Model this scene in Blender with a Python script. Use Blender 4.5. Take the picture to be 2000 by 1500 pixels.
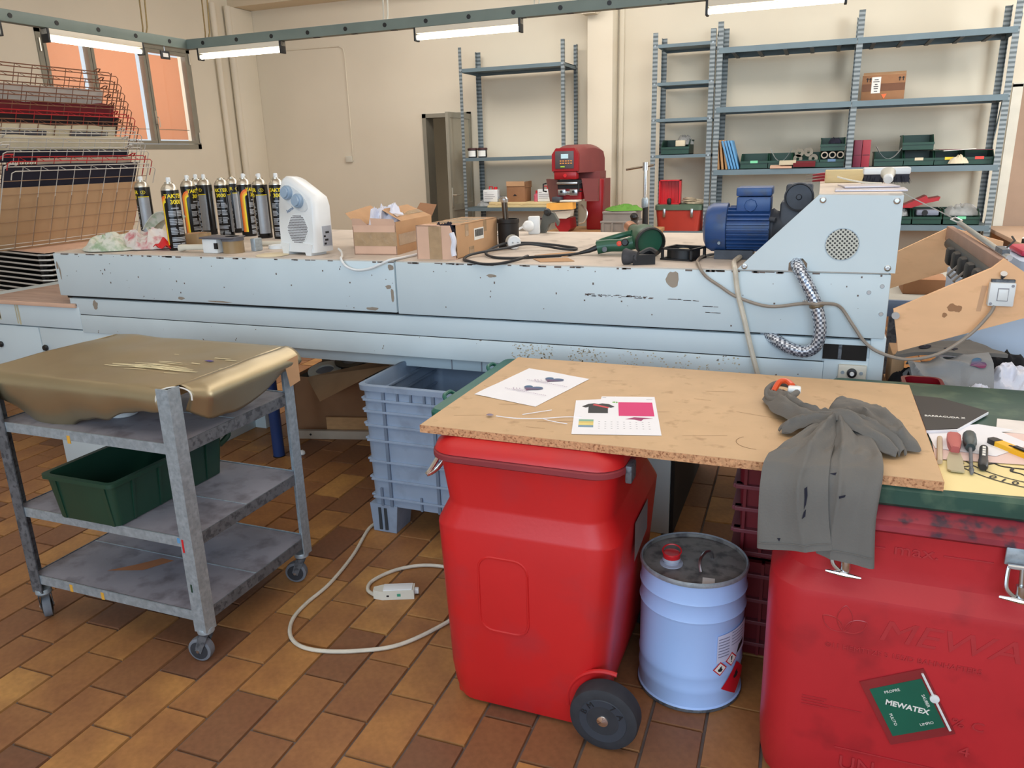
import bpy, bmesh, math, random
from mathutils import Vector, Matrix, noise

random.seed(7)
PI = math.pi
S = bpy.context.scene
C = S.collection
for o in list(bpy.data.objects):
    bpy.data.objects.remove(o)

# ------------------------------------------------------------------ camera
H = 1.4
PITCH, ROLL, YAW, FPX = 0.2878956, 0.0279411, 0.3766091, 1504.46
cy_, sy_, cp_, sp_ = math.cos(YAW), math.sin(YAW), math.cos(PITCH), math.sin(PITCH)
FW = Vector((-sy_*cp_, cy_*cp_, -sp_))
RT = Vector((cy_, sy_, 0))
DN = FW.cross(RT)
R2 = RT*math.cos(ROLL) + DN*math.sin(ROLL)
D2 = DN*math.cos(ROLL) - RT*math.sin(ROLL)
cam = bpy.data.objects.new('camera', bpy.data.cameras.new('camera'))
C.objects.link(cam)
cam.matrix_world = Matrix((( R2.x, -D2.x, -FW.x, 0), (R2.y, -D2.y, -FW.y, 0), (R2.z, -D2.z, -FW.z, H), (0, 0, 0, 1)))
cam.data.sensor_fit = 'HORIZONTAL'
cam.data.sensor_width = 36
cam.data.lens = FPX/2000*36
cam.data.clip_start = 0.05
S.camera = cam

# ------------------------------------------------------------------ world, daylight, exposure
W_ = bpy.data.worlds.new('overcast_sky')
S.world = W_
W_.use_nodes = True
bg = W_.node_tree.nodes['Background']
bg.inputs['Color'].default_value = (0.80, 0.90, 1.0, 1)
bg.inputs['Strength'].default_value = 1.0

def area(name, loc, target, sx, sy, power, col):
    l = bpy.data.lights.new(name, 'AREA')
    l.shape = 'RECTANGLE'; l.size = sx; l.size_y = sy
    l.energy = power; l.color = col
    o = bpy.data.objects.new(name, l); C.objects.link(o)
    o.location = loc
    d = Vector(target) - Vector(loc)
    o.rotation_euler = d.to_track_quat('-Z', 'Y').to_euler()
    return o
# tall workshop windows behind the photographer, added fill panels overhead and at right, the daylight outside the left window
area('front_window_light', (0.3, -3.2, 2.2), (-0.5, 3.0, 0.9), 6.5, 2.2, 175, (0.62, 0.81, 1.0))
area('ceiling_fill_front', (-0.9, 0.9, 3.36), (-0.9, 0.9, 0), 5.5, 3.0, 55, (1.0, 0.96, 0.90))  # broad overhead panel added to brighten level surfaces
area('ceiling_fill_rear', (-0.2, 5.2, 3.36), (-0.1, 5.7, 0), 7.5, 2.0, 250, (1.0, 0.96, 0.91))  # second overhead panel, added to lift the back wall
area('right_fill_light', (4.3, 4.6, 1.9), (0.2, 7.3, 1.3), 2.2, 1.8, 185, (0.86, 0.94, 1.0))  # unseen panel added to brighten the right part of the back wall
area('left_window_light', (-6.7, 5.7, 2.3), (-5.0, 5.7, 1.9), 1.9, 1.3, 24, (1.0, 0.97, 0.92))
S.view_settings.view_transform = 'Standard'
S.view_settings.look = 'None'
S.view_settings.gamma = 1
S.view_settings.use_curve_mapping = False
S.view_settings.exposure = 0.0

# ------------------------------------------------------------------ mesh builder
WM = {}                                            # world matrix of every root

class MB:
    def __init__(self, M=None):
        self.v = []; self.f = []; self.m = []; self.mi = 0
        self.M = M
    def add(self, vs, fs):
        n = len(self.v)
        if self.M is not None:
            vs = [self.M @ Vector(p) for p in vs]
        self.v += [tuple(p) for p in vs]
        for f in fs:
            self.f.append([i+n for i in f]); self.m.append(self.mi)
        return self
    def box(self, x0, x1, y0, y1, z0, z1, b=0.0):
        if b > 0:
            b = min(b, (x1-x0)*.45, (y1-y0)*.45, (z1-z0)*.45)
            bm = bmesh.new()
            bmesh.ops.create_cube(bm, size=1)
            for q in bm.verts:
                q.co = Vector(((x0+x1)/2+q.co.x*(x1-x0), (y0+y1)/2+q.co.y*(y1-y0), (z0+z1)/2+q.co.z*(z1-z0)))
            bmesh.ops.bevel(bm, geom=list(bm.edges), offset=b, segments=2, profile=.5, affect='EDGES')
            bm.verts.index_update()
            self.add([q.co.copy() for q in bm.verts], [[q.index for q in f.verts] for f in bm.faces])
            bm.free()
            return self
        return self.add([(x0,y0,z0),(x1,y0,z0),(x1,y1,z0),(x0,y1,z0),(x0,y0,z1),(x1,y0,z1),(x1,y1,z1),(x0,y1,z1)],
                        [(0,3,2,1),(4,5,6,7),(0,1,5,4),(1,2,6,5),(2,3,7,6),(3,0,4,7)])
    def loft(self, rings, cap0=True, cap1=True, closed=True):
        n = len(rings[0]); vs = [p for r in rings for p in r]; fs = []
        for i in range(len(rings)-1):
            for j in range(n if closed else n-1):
                k = (j+1) % n
                fs.append((i*n+j, i*n+k, (i+1)*n+k, (i+1)*n+j))
        if cap0: fs.append(tuple(range(n-1, -1, -1)))
        if cap1: fs.append(tuple(range((len(rings)-1)*n, len(rings)*n)))
        return self.add(vs, fs)
    def cyl(self, p, q, r, r2=None, n=16, cap=True):
        p = Vector(p); q = Vector(q); d = (q-p).normalized()
        a = d.orthogonal().normalized(); b = d.cross(a)
        r2 = r if r2 is None else r2
        R = lambda c, s: [c + (a*math.cos(2*PI*i/n)+b*math.sin(2*PI*i/n))*s for i in range(n)]
        return self.loft([R(p, r), R(q, r2)], cap, cap)
    def lathe(self, prof, c=(0,0,0), axis=(0,0,1), n=24, cap=True):
        d = Vector(axis).normalized(); c = Vector(c)
        a = Vector((1,0,0)) if abs(d.x) < .9 else Vector((0,1,0))
        a = (a - d*a.dot(d)).normalized(); b = d.cross(a)
        rings = [[c + d*z + (a*math.cos(2*PI*i/n)+b*math.sin(2*PI*i/n))*max(r, 1e-5) for i in range(n)] for r, z in prof]
        return self.loft(rings, cap, cap)
    def tube(self, pts, r, n=8, smooth=0, closed=False, cap=True):
        P = [Vector(p) for p in pts]
        if smooth: P = spline(P, smooth, closed)
        m = len(P); rings = []
        t0 = (P[1]-P[0]).normalized(); a = t0.orthogonal().normalized()
        for i in range(m):
            if closed: t = (P[(i+1) % m]-P[i-1]).normalized()
            else: t = (P[min(i+1, m-1)]-P[max(i-1, 0)]).normalized()
            a = (a - t*a.dot(t))
            a = a.normalized() if a.length > 1e-6 else t.orthogonal().normalized()
            b = t.cross(a)
            rr = r(i/(m-1)) if callable(r) else r
            rings.append([P[i]+(a*math.cos(2*PI*k/n)+b*math.sin(2*PI*k/n))*rr for k in range(n)])
        if closed: rings.append(rings[0])
        return self.loft(rings, cap and not closed, cap and not closed)
    def prism(self, poly, a, b, plane='xz'):
        def q(u, w, t):
            return {'xz': (u, t, w), 'xy': (u, w, t), 'yz': (t, u, w)}[plane]
        return self.loft([[q(u, w, a) for u, w in poly], [q(u, w, b) for u, w in poly]])
    def sheet(self, nx, ny, fn, th=0.0):
        vs = [Vector(fn(i/(nx-1), j/(ny-1))) for j in range(ny) for i in range(nx)]
        fs = [(j*nx+i, j*nx+i+1, (j+1)*nx+i+1, (j+1)*nx+i) for j in range(ny-1) for i in range(nx-1)]
        if th:
            nrm = [Vector() for _ in vs]
            for f in fs:
                k = (vs[f[1]]-vs[f[0]]).cross(vs[f[3]]-vs[f[0]])
                for i in f: nrm[i] += k
            m = len(vs)
            vs2 = [p - (k.normalized() if k.length > 0 else Vector((0,0,1)))*th for p, k in zip(vs, nrm)]
            fs2 = [tuple(i+m for i in reversed(f)) for f in fs]
            bd = [i for i in range(nx)] + [j*nx+nx-1 for j in range(1, ny)] + [(ny-1)*nx+i for i in range(nx-2, -1, -1)] + [j*nx for j in range(ny-2, 0, -1)]
            sd = [(bd[k], bd[(k+1) % len(bd)], bd[(k+1) % len(bd)]+m, bd[k]+m) for k in range(len(bd))]
            sd = [tuple(reversed(s)) for s in sd]
            return self.add(vs+vs2, fs+fs2+sd)
        return self.add(vs, fs)
    def poly(self, pts):
        return self.add(pts, [tuple(range(len(pts)))])
    def mesh(self, name, mats, smooth=35):
        me = bpy.data.meshes.new(name)
        me.from_pydata(self.v, [], self.f)
        for m in (mats if isinstance(mats, (list, tuple)) else [mats]): me.materials.append(m)
        if any(self.m): me.polygons.foreach_set('material_index', self.m)
        if smooth:
            me.polygons.foreach_set('use_smooth', [True]*len(me.polygons))
            me.set_sharp_from_angle(angle=math.radians(smooth))
        me.update()
        return me
    def build(self, name, mats, parent=None, smooth=35, local=False, kind=None, label=None):
        """link as one mesh object; coordinates are world metres unless local"""
        loc = Vector((0, 0, 0))
        if parent is not None:
            if not local:
                inv = WM[parent.name].inverted()
                self.v = [tuple(inv @ Vector(p)) for p in self.v]
        elif self.v:
            xs, ys, zs = zip(*self.v)
            loc = Vector(((min(xs)+max(xs))/2, (min(ys)+max(ys))/2, min(zs)))
            self.v = [tuple(Vector(p)-loc) for p in self.v]
        o = bpy.data.objects.new(name, self.mesh(name, mats, smooth))
        C.objects.link(o)
        o.location = loc
        if parent is not None: o.parent = parent
        WM[o.name] = WM[parent.name].copy() if parent is not None else Matrix.Translation(loc)
        if kind: o['kind'] = kind
        if label: o['label'] = label
        return o

def spline(P, k, closed=False):
    out = []; n = len(P)
    for i in range(n if closed else n-1):
        a, b, c, d = (P[(i-1) % n], P[i], P[(i+1) % n], P[(i+2) % n]) if closed else (P[max(i-1, 0)], P[i], P[i+1], P[min(i+2, n-1)])
        for s in range(k):
            t = s/k
            out.append(.5*((2*b)+(c-a)*t+(2*a-5*b+4*c-d)*t*t+(3*b-a-3*c+d)*t**3))
    if not closed: out.append(P[-1])
    return out

def rrect(cx, cy, hx, hy, r, z, seg=4):
    pts = []
    for (sx, sy, a0) in ((1, 1, 0), (-1, 1, PI/2), (-1, -1, PI), (1, -1, 1.5*PI)):
        for k in range(seg+1):
            a = a0+PI/2*k/seg
            pts.append((cx+sx*(hx-r)+r*math.cos(a), cy+sy*(hy-r)+r*math.sin(a), z))
    return pts

def thing(name, label, cat, loc=(0, 0, 0), rotz=0, group=None):
    o = bpy.data.objects.new(name, None); C.objects.link(o)
    o.empty_display_size = .05
    o.location = loc; o.rotation_euler = (0, 0, rotz)
    o['label'] = label; o['category'] = cat
    if group: o['group'] = group
    WM[o.name] = Matrix.Translation(loc) @ Matrix.Rotation(rotz, 4, 'Z')
    return o

def tag(o, label, cat, group=None):
    o['label'] = label; o['category'] = cat
    if group: o['group'] = group
    return o

def struct(o, label=None):
    o['kind'] = 'structure'
    if label: o['label'] = label
    return o

def dup(root, loc, rotz=None, label=None, group=None):
    r = root.copy(); C.objects.link(r); r.location = loc
    if rotz is not None: r.rotation_euler = (0, 0, rotz)
    if label: r['label'] = label
    if group: r['group'] = group
    for ch in list(root.children):
        c = ch.copy(); C.objects.link(c); c.parent = r
        for g in list(ch.children):
            d = g.copy(); C.objects.link(d); d.parent = c
    WM[r.name] = Matrix.Translation(loc) @ Matrix.Rotation(r.rotation_euler.z, 4, 'Z')
    return r

def frame(o, x, z=(0, 0, 1)):
    """matrix whose local x runs along x and whose local z is close to z"""
    x = Vector(x).normalized(); z = Vector(z); y = z.cross(x).normalized(); z = x.cross(y)
    return Matrix((( x.x, y.x, z.x, o[0]), (x.y, y.y, z.y, o[1]), (x.z, y.z, z.z, o[2]), (0, 0, 0, 1)))

def textmesh(s, size, depth=.0004, bold=0.0, align='CENTER', shear=0):
    cu = bpy.data.curves.new('lettering', 'FONT')
    cu.body = s; cu.size = size; cu.extrude = depth; cu.offset = bold; cu.align_x = align; cu.align_y = 'CENTER'; cu.shear = shear
    cu.resolution_u = 2
    ob = bpy.data.objects.new('lettering', cu)
    me = bpy.data.meshes.new_from_object(ob)
    vs = [v.co.copy() for v in me.vertices]; fs = [list(p.vertices) for p in me.polygons]
    bpy.data.objects.remove(ob); bpy.data.curves.remove(cu); bpy.data.meshes.remove(me)
    return vs, fs

def lettering(s, size, M, mat, parent, depth=.0004, bold=0.0, align='CENTER', shear=0, name='lettering', local=False, sx=1.0):
    vs, fs = textmesh(s, size, depth, bold, align, shear)
    b = MB(M); b.add([Vector((v.x*sx, v.y, v.z)) for v in vs], fs)
    return b.build(name, mat, parent, smooth=0, local=local)

def nz(x, y, z=0.0, s=1.0):
    return noise.noise(Vector((x*s, y*s, z)))
# ------------------------------------------------------------------ materials
def lin(c):
    return tuple(((x/255)/12.92 if x/255 <= .04045 else ((x/255+.055)/1.055)**2.4) for x in c)
_MC = {}
def mat(name, col, rough=.5, metal=0.0, var=.10, scale=9, bump=0.0, bscale=60, spec=.5, col2=None, lo=.45, hi=.6, detail=4, rnd=0.0, stretch=None, emit=None, estr=0, trans=0.0, alpha=1.0, chips=None, coat=0.0):
    """col: base colour; var: cloudy lightness variation; col2: second colour in blotches where noise is above lo..hi"""
    if name in _MC: return _MC[name]
    m = bpy.data.materials.new(name); m.use_nodes = True
    nt = m.node_tree; N = nt.nodes; L = nt.links
    b = N['Principled BSDF']
    b.inputs['Roughness'].default_value = rough; b.inputs['Metallic'].default_value = metal
    b.inputs['Specular IOR Level'].default_value = spec
    b.inputs['Coat Weight'].default_value = coat
    c = lin(col)
    tc = N.new('ShaderNodeTexCoord'); mp = N.new('ShaderNodeMapping')
    L.new(tc.outputs['Object'], mp.inputs['Vector'])
    if stretch: mp.inputs['Scale'].default_value = stretch
    n1 = N.new('ShaderNodeTexNoise'); n1.inputs['Scale'].default_value = scale; n1.inputs['Detail'].default_value = detail
    L.new(mp.outputs['Vector'], n1.inputs['Vector'])
    r1 = N.new('ShaderNodeMapRange'); r1.inputs[1].default_value = .3; r1.inputs[2].default_value = .7
    r1.inputs[3].default_value = 1-var; r1.inputs[4].default_value = 1+var
    L.new(n1.outputs['Fac'], r1.inputs[0])
    mul = N.new('ShaderNodeVectorMath'); mul.operation = 'SCALE'
    mul.inputs[0].default_value = c
    L.new(r1.outputs[0], mul.inputs['Scale'])
    out = mul.outputs['Vector']
    def mix(a, colr, fac):
        x = N.new('ShaderNodeMix'); x.data_type = 'RGBA'
        L.new(fac, x.inputs['Factor']); L.new(a, x.inputs[6]); x.inputs[7].default_value = (*lin(colr), 1)
        return x.outputs[2]
    if col2:
        n2 = N.new('ShaderNodeTexNoise'); n2.inputs['Scale'].default_value = scale*1.7; n2.inputs['Detail'].default_value = 6
        L.new(mp.outputs['Vector'], n2.inputs['Vector'])
        r2 = N.new('ShaderNodeMapRange'); r2.inputs[1].default_value = lo; r2.inputs[2].default_value = hi
        L.new(n2.outputs['Fac'], r2.inputs[0])
        out = mix(out, col2, r2.outputs[0])
    if chips:                                      # worn paint: small hard-edged flakes
        ccol, cs, th = chips
        n3 = N.new('ShaderNodeTexNoise'); n3.inputs['Scale'].default_value = cs; n3.inputs['Detail'].default_value = 3; n3.inputs['Roughness'].default_value = .6
        L.new(tc.outputs['Object'], n3.inputs['Vector'])
        r3 = N.new('ShaderNodeMapRange'); r3.inputs[1].default_value = th; r3.inputs[2].default_value = th+.012
        L.new(n3.outputs['Fac'], r3.inputs[0])
        out = mix(out, ccol, r3.outputs[0])
    if rnd:
        oi = N.new('ShaderNodeObjectInfo'); hs = N.new('ShaderNodeHueSaturation')
        rr = N.new('ShaderNodeMapRange'); rr.inputs[3].default_value = 1-rnd; rr.inputs[4].default_value = 1+rnd
        L.new(oi.outputs['Random'], rr.inputs[0]); L.new(rr.outputs[0], hs.inputs['Value']); L.new(out, hs.inputs['Color'])
        out = hs.outputs['Color']
    L.new(out, b.inputs['Base Color'])
    if bump:
        nb = N.new('ShaderNodeTexNoise'); nb.inputs['Scale'].default_value = bscale; nb.inputs['Detail'].default_value = 3
        L.new(mp.outputs['Vector'], nb.inputs['Vector'])
        bp = N.new('ShaderNodeBump'); bp.inputs['Strength'].default_value = min(1, bump); bp.inputs['Distance'].default_value = .003
        L.new(nb.outputs['Fac'], bp.inputs['Height']); L.new(bp.outputs['Normal'], b.inputs['Normal'])
    if emit:
        b.inputs['Emission Color'].default_value = (*lin(emit), 1); b.inputs['Emission Strength'].default_value = estr
    if trans: b.inputs['Transmission Weight'].default_value = trans
    if alpha < 1: b.inputs['Alpha'].default_value = alpha
    _MC[name] = m
    return m

M_WALL = mat('cream_plaster', (226, 216, 196), .9, var=.035, scale=1.2, bump=.15, bscale=25)
M_CEIL = mat('ceiling_plaster', (216, 200, 174), .9, var=.03, scale=1)
M_GROUT = mat('tile_grout', (104, 92, 86), .95, var=.2, scale=20)
M_PAINT = mat('pale_blue_machine_paint', (202, 216, 222), .42, var=.035, scale=3, chips=((120, 112, 102), 17, .765), bump=.05, bscale=14)
M_PAINTW = mat('worn_blue_machine_paint', (202, 216, 222), .45, var=.05, scale=4, chips=((116, 108, 98), 22, .70))
M_TOP = mat('bare_grey_machine_top', (206, 194, 182), .6, var=.10, scale=7, col2=(164, 152, 142), lo=.58, hi=.75)
M_BELT = mat('brown_infeed_board', (176, 150, 136), .7, var=.10, scale=9, col2=(138, 112, 100), lo=.55, hi=.75, stretch=(.4, 3, 1))
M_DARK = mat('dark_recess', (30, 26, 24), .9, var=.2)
M_BLACK = mat('black_plastic', (24, 25, 28), .45, var=.15)
M_BLACKM = mat('black_iron', (44, 40, 38), .55, metal=.4, var=.3, scale=14, bump=.2)
M_STEEL = mat('bright_steel', (200, 203, 206), .28, metal=1, var=.08)
M_CHROME = mat('chrome', (225, 228, 232), .12, metal=1, var=.03)
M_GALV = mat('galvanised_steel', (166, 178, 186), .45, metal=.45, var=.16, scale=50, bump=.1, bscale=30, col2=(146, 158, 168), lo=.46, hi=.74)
M_GALVD = mat('dark_galvanised_steel', (108, 112, 118), .55, metal=.4, var=.2, scale=40, col2=(78, 82, 88), lo=.5, hi=.62)
M_SHELFT = mat('grimy_trolley_tray', (142, 140, 150), .5, metal=.1, var=.12, scale=8, col2=(112, 108, 116), lo=.5, hi=.68)
M_RACK = mat('blue_grey_rack_paint', (104, 122, 130), .45, metal=.2, var=.07, scale=6)
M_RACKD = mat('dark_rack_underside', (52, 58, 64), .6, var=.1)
M_RAIL = mat('grey_green_trunking', (118, 132, 126), .5, var=.05)
M_WHITE = mat('white_plastic', (228, 231, 232), .35, var=.02)
M_OFFW = mat('aged_white_plastic', (214, 210, 196), .45, var=.05)
M_LAMPB = mat('white_lamp_housing', (226, 216, 196), .5, var=.02)
M_TUBE = mat('lit_fluorescent_tube', (255, 250, 235), .5, emit=(255, 246, 222), estr=8.0)
M_WINF = mat('grey_window_frame', (150, 146, 132), .5, metal=.2, var=.05)
M_CARD = mat('brown_cardboard', (190, 150, 112), .85, var=.07, scale=10, bump=.08, bscale=50)
M_CARDP = mat('pinkish_cardboard', (214, 176, 152), .85, var=.06, scale=10)
M_CARDD = mat('dark_cardboard', (150, 108, 76), .85, var=.08, scale=10)
M_CTAPE = mat('clear_parcel_tape', (176, 148, 116), .15, var=.12, scale=30, bump=.5, bscale=40, spec=.8, coat=.6)
M_LABEL = mat('white_paper_label', (232, 230, 224), .7, var=.03)
M_PAPER = mat('white_printer_paper', (236, 236, 242), .7, var=.015)
M_INK = mat('black_print', (28, 28, 32), .6, var=.02)
M_INKG = mat('grey_print', (150, 150, 158), .7, var=.02)
M_RED = mat('red_bin_plastic', (200, 32, 34), .40, var=.05, scale=4, bump=.06, bscale=120, col2=(178, 44, 50), lo=.5, hi=.8)
M_REDD = mat('dusty_red_bin_plastic', (184, 36, 44), .42, var=.07, scale=5, bump=.06, bscale=120, col2=(150, 30, 38), lo=.55, hi=.75)
M_MAROON = mat('maroon_crate_plastic', (120, 34, 42), .45, var=.10, scale=8)
M_GREEN = mat('dark_green_crate_plastic', (26, 62, 48), .38, var=.08, scale=6)
M_GREENL = mat('green_lid_plastic', (34, 96, 82), .4, var=.10, scale=8)
M_GREENO = mat('worn_olive_green_lid', (78, 100, 82), .5, var=.12, scale=10)
M_BINGREY = mat('grey_pallet_box_plastic', (148, 164, 186), .5, var=.08, scale=7, col2=(126, 138, 156), lo=.55, hi=.8)
M_BOARD = mat('chipboard_face', (200, 166, 126), .6, var=.05, scale=14, col2=(172, 138, 100), lo=.60, hi=.78, bump=.06, bscale=90)
M_EDGE = mat('raw_chipboard_edge', (206, 154, 112), .9, var=.2, scale=110, bump=.5, bscale=200, col2=(150, 98, 66), lo=.52, hi=.66)
M_GOLD = mat('gold_wrapping_foil', (172, 158, 128), .36, metal=.75, var=.05, scale=5, bump=.25, bscale=11)
M_TSHIRT = mat('grey_jersey', (108, 105, 101), .95, var=.06, scale=5, bump=.25, bscale=240)
M_TGREY = mat('light_grey_jersey', (140, 142, 144), .95, var=.06, scale=8, bump=.2, bscale=200)
M_TWHITE = mat('white_jersey', (222, 224, 236), .95, var=.04, scale=8, bump=.2, bscale=200)
M_TBLACK = mat('black_jersey', (22, 22, 26), .95, var=.1, scale=8)
M_NAVY = mat('navy_cloth', (30, 30, 46), .95, var=.12, scale=8)
M_WINE = mat('wine_red_cloth', (110, 34, 42), .95, var=.12, scale=8)
M_CREAM = mat('cream_cloth', (206, 196, 170), .95, var=.07, scale=9)
M_DRUM = mat('blue_lit_drum_paint', (172, 204, 254), .28, var=.03, scale=6, coat=.2)  # white paint with the blue of the daylight put into its colour
M_DRUMT = mat('scuffed_steel_lid', (132, 130, 126), .5, metal=.15, var=.2, scale=16, col2=(88, 86, 86), lo=.48, hi=.65)
M_REDP = mat('bright_red_plastic', (206, 36, 44), .3, var=.03)
M_CABLE = mat('dirty_white_cable', (206, 198, 182), .55, var=.10, scale=30)
M_CABLEG = mat('grey_beige_cable', (150, 138, 126), .55, var=.08, scale=30)
M_CABLEB = mat('black_cable', (34, 36, 40), .5, var=.1)
M_RUBBER = mat('black_rubber', (46, 48, 54), .75, var=.15, scale=30)
M_RUBG = mat('grey_rubber_tyre', (110, 114, 122), .75, var=.10, scale=30)
M_MOTOR = mat('blue_motor_enamel', (46, 80, 134), .4, var=.15, scale=12, col2=(66, 78, 98), lo=.55, hi=.8)
M_GEAR = mat('grimy_grey_gearbox', (74, 78, 86), .55, metal=.4, var=.2, scale=18)
M_PLY = mat('orange_varnished_panel', (240, 188, 140), .5, var=.05, scale=6, stretch=(1, 1, 3), col2=(216, 164, 116), lo=.6, hi=.8)
M_BEAM = mat('brown_wood_bar', (150, 116, 98), .6, var=.08, scale=12)
M_WOOD = mat('pale_raw_wood', (222, 200, 150), .7, var=.07, scale=12, stretch=(1, 6, 6))
M_WOODT = mat('tan_wood', (190, 146, 100), .7, var=.1, scale=12, stretch=(1, 6, 6))
M_YELLOW = mat('yellow_plastic', (246, 186, 30), .4, var=.03)
M_YINK = mat('yellow_print', (246, 222, 40), .5, var=.02)
M_OINK = mat('orange_print', (238, 112, 42), .5, var=.02)
M_GINK = mat('grey_can_panel', (156, 160, 166), .4, metal=.3, var=.06, scale=40)
M_CAN = mat('black_can_paint', (20, 20, 22), .25, metal=.3, var=.1)
M_ALU = mat('can_shoulder_metal', (206, 200, 186), .3, metal=.8, var=.06)
M_GREENG = mat('green_heat_gun_plastic', (36, 88, 66), .35, var=.07)
M_TOOLB = mat('brick_red_tool_box', (170, 54, 40), .45, var=.08)
M_PADR = mat('crimson_machine_enamel', (150, 24, 32), .3, var=.06)
M_PADW = mat('wine_machine_enamel', (124, 62, 60), .45, var=.06)
M_PADB = mat('brown_machine_door', (104, 62, 54), .5, var=.08)
M_BOOKB = mat('blue_board', (92, 150, 196), .6, var=.06)
M_LIME = mat('lime_green_cloth', (86, 134, 50), .9, var=.1, scale=10)
M_GREYB = mat('dusty_grey_plastic', (140, 134, 128), .6, var=.1)
M_ROPE = mat('beige_rope', (182, 168, 144), .9, var=.2, scale=30)
M_CLEAR = mat('crinkled_clear_plastic', (205, 206, 205), .25, var=.1, scale=20, bump=.8, bscale=30, alpha=.45)
M_KRAFT = mat('kraft_covered_table', (214, 184, 160), .8, var=.06, scale=3)
M_DOORB = mat('brown_door_leaf', (160, 134, 114), .7, var=.04)
M_WHITEM = mat('white_machine_panel', (176, 196, 220), .4, var=.03)
M_PINK = mat('magenta_print', (214, 36, 112), .6, var=.02)
M_MASK = mat('pale_yellow_stencil_sheet', (240, 222, 160), .6, var=.03)
M_BLUE = mat('blue_post_paint', (32, 60, 116), .4, var=.06)

def tile_mat(name, per_island):
    m = bpy.data.materials.new(name); m.use_nodes = True
    nt = m.node_tree; N = nt.nodes; L = nt.links; b = N['Principled BSDF']
    tc = N.new('ShaderNodeTexCoord')
    if per_island:
        g = N.new('ShaderNodeNewGeometry'); rnd = g.outputs['Random Per Island']
    else:
        g = N.new('ShaderNodeObjectInfo'); rnd = g.outputs['Random']
    cr = N.new('ShaderNodeValToRGB')
    e = cr.color_ramp.elements
    e[0].position = 0; e[0].color = (*lin((112, 78, 58)), 1)
    e[1].position = 1; e[1].color = (*lin((186, 138, 80)), 1)
    for p, c in ((.25, (142, 98, 64)), (.5, (158, 110, 68)), (.75, (172, 122, 70))):
        k = e.new(p); k.color = (*lin(c), 1)
    L.new(rnd, cr.inputs[0])
    # flame marks: each glazed tile darkens towards parts of its edge
    ad = N.new('ShaderNodeVectorMath'); ad.operation = 'ADD'
    sc = N.new('ShaderNodeVectorMath'); sc.operation = 'SCALE'; sc.inputs[0].default_value = (31, 57, 13)
    L.new(rnd, sc.inputs['Scale']); L.new(tc.outputs['Object'], ad.inputs[0]); L.new(sc.outputs[0], ad.inputs[1])
    n = N.new('ShaderNodeTexNoise'); n.inputs['Scale'].default_value = 7; n.inputs['Detail'].default_value = 2
    L.new(ad.outputs[0], n.inputs['Vector'])
    r = N.new('ShaderNodeMapRange'); r.inputs[1].default_value = .35; r.inputs[2].default_value = .72
    L.new(n.outputs['Fac'], r.inputs[0])
    x = N.new('ShaderNodeMix'); x.data_type = 'RGBA'; x.inputs[7].default_value = (*lin((124, 80, 56)), 1)
    f = N.new('ShaderNodeMath'); f.operation = 'MULTIPLY'; f.inputs[1].default_value = .62
    L.new(r.outputs[0], f.inputs[0]); L.new(f.outputs[0], x.inputs['Factor']); L.new(cr.outputs['Color'], x.inputs[6])
    n2 = N.new('ShaderNodeTexNoise'); n2.inputs['Scale'].default_value = 60; n2.inputs['Detail'].default_value = 3
    L.new(tc.outputs['Object'], n2.inputs['Vector'])
    r2 = N.new('ShaderNodeMapRange'); r2.inputs[1].default_value = .3; r2.inputs[2].default_value = .7; r2.inputs[3].default_value = .88; r2.inputs[4].default_value = 1.08
    L.new(n2.outputs['Fac'], r2.inputs[0])
    s = N.new('ShaderNodeVectorMath'); s.operation = 'SCALE'
    L.new(x.outputs[2], s.inputs[0]); L.new(r2.outputs[0], s.inputs['Scale'])
    L.new(s.outputs[0], b.inputs['Base Color'])
    b.inputs['Roughness'].default_value = .52; b.inputs['Specular IOR Level'].default_value = .35
    return m
M_TILE = tile_mat('terracotta_tile', False)
M_TILES = tile_mat('terracotta_tile_field', True)

def upright_mat():
    """slotted angle: rows of dark punched slots repeating up the post"""
    m = bpy.data.materials.new('slotted_upright'); m.use_nodes = True
    nt = m.node_tree; N = nt.nodes; L = nt.links; b = N['Principled BSDF']
    tc = N.new('ShaderNodeTexCoord'); sp = N.new('ShaderNodeSeparateXYZ'); L.new(tc.outputs['Object'], sp.inputs[0])
    a = N.new('ShaderNodeMath'); a.operation = 'MULTIPLY'; a.inputs[1].default_value = 30; L.new(sp.outputs['Z'], a.inputs[0])
    fr = N.new('ShaderNodeMath'); fr.operation = 'FRACT'; L.new(a.outputs[0], fr.inputs[0])
    g = N.new('ShaderNodeMath'); g.operation = 'GREATER_THAN'; g.inputs[1].default_value = .52; L.new(fr.outputs[0], g.inputs[0])
    x = N.new('ShaderNodeMix'); x.data_type = 'RGBA'
    x.inputs[6].default_value = (*lin((140, 150, 154)), 1); x.inputs[7].default_value = (*lin((92, 102, 106)), 1)
    L.new(g.outputs[0], x.inputs['Factor']); L.new(x.outputs[2], b.inputs['Base Color'])
    b.inputs['Roughness'].default_value = .5; b.inputs['Metallic'].default_value = .2
    return m
M_UP = upright_mat()

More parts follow.
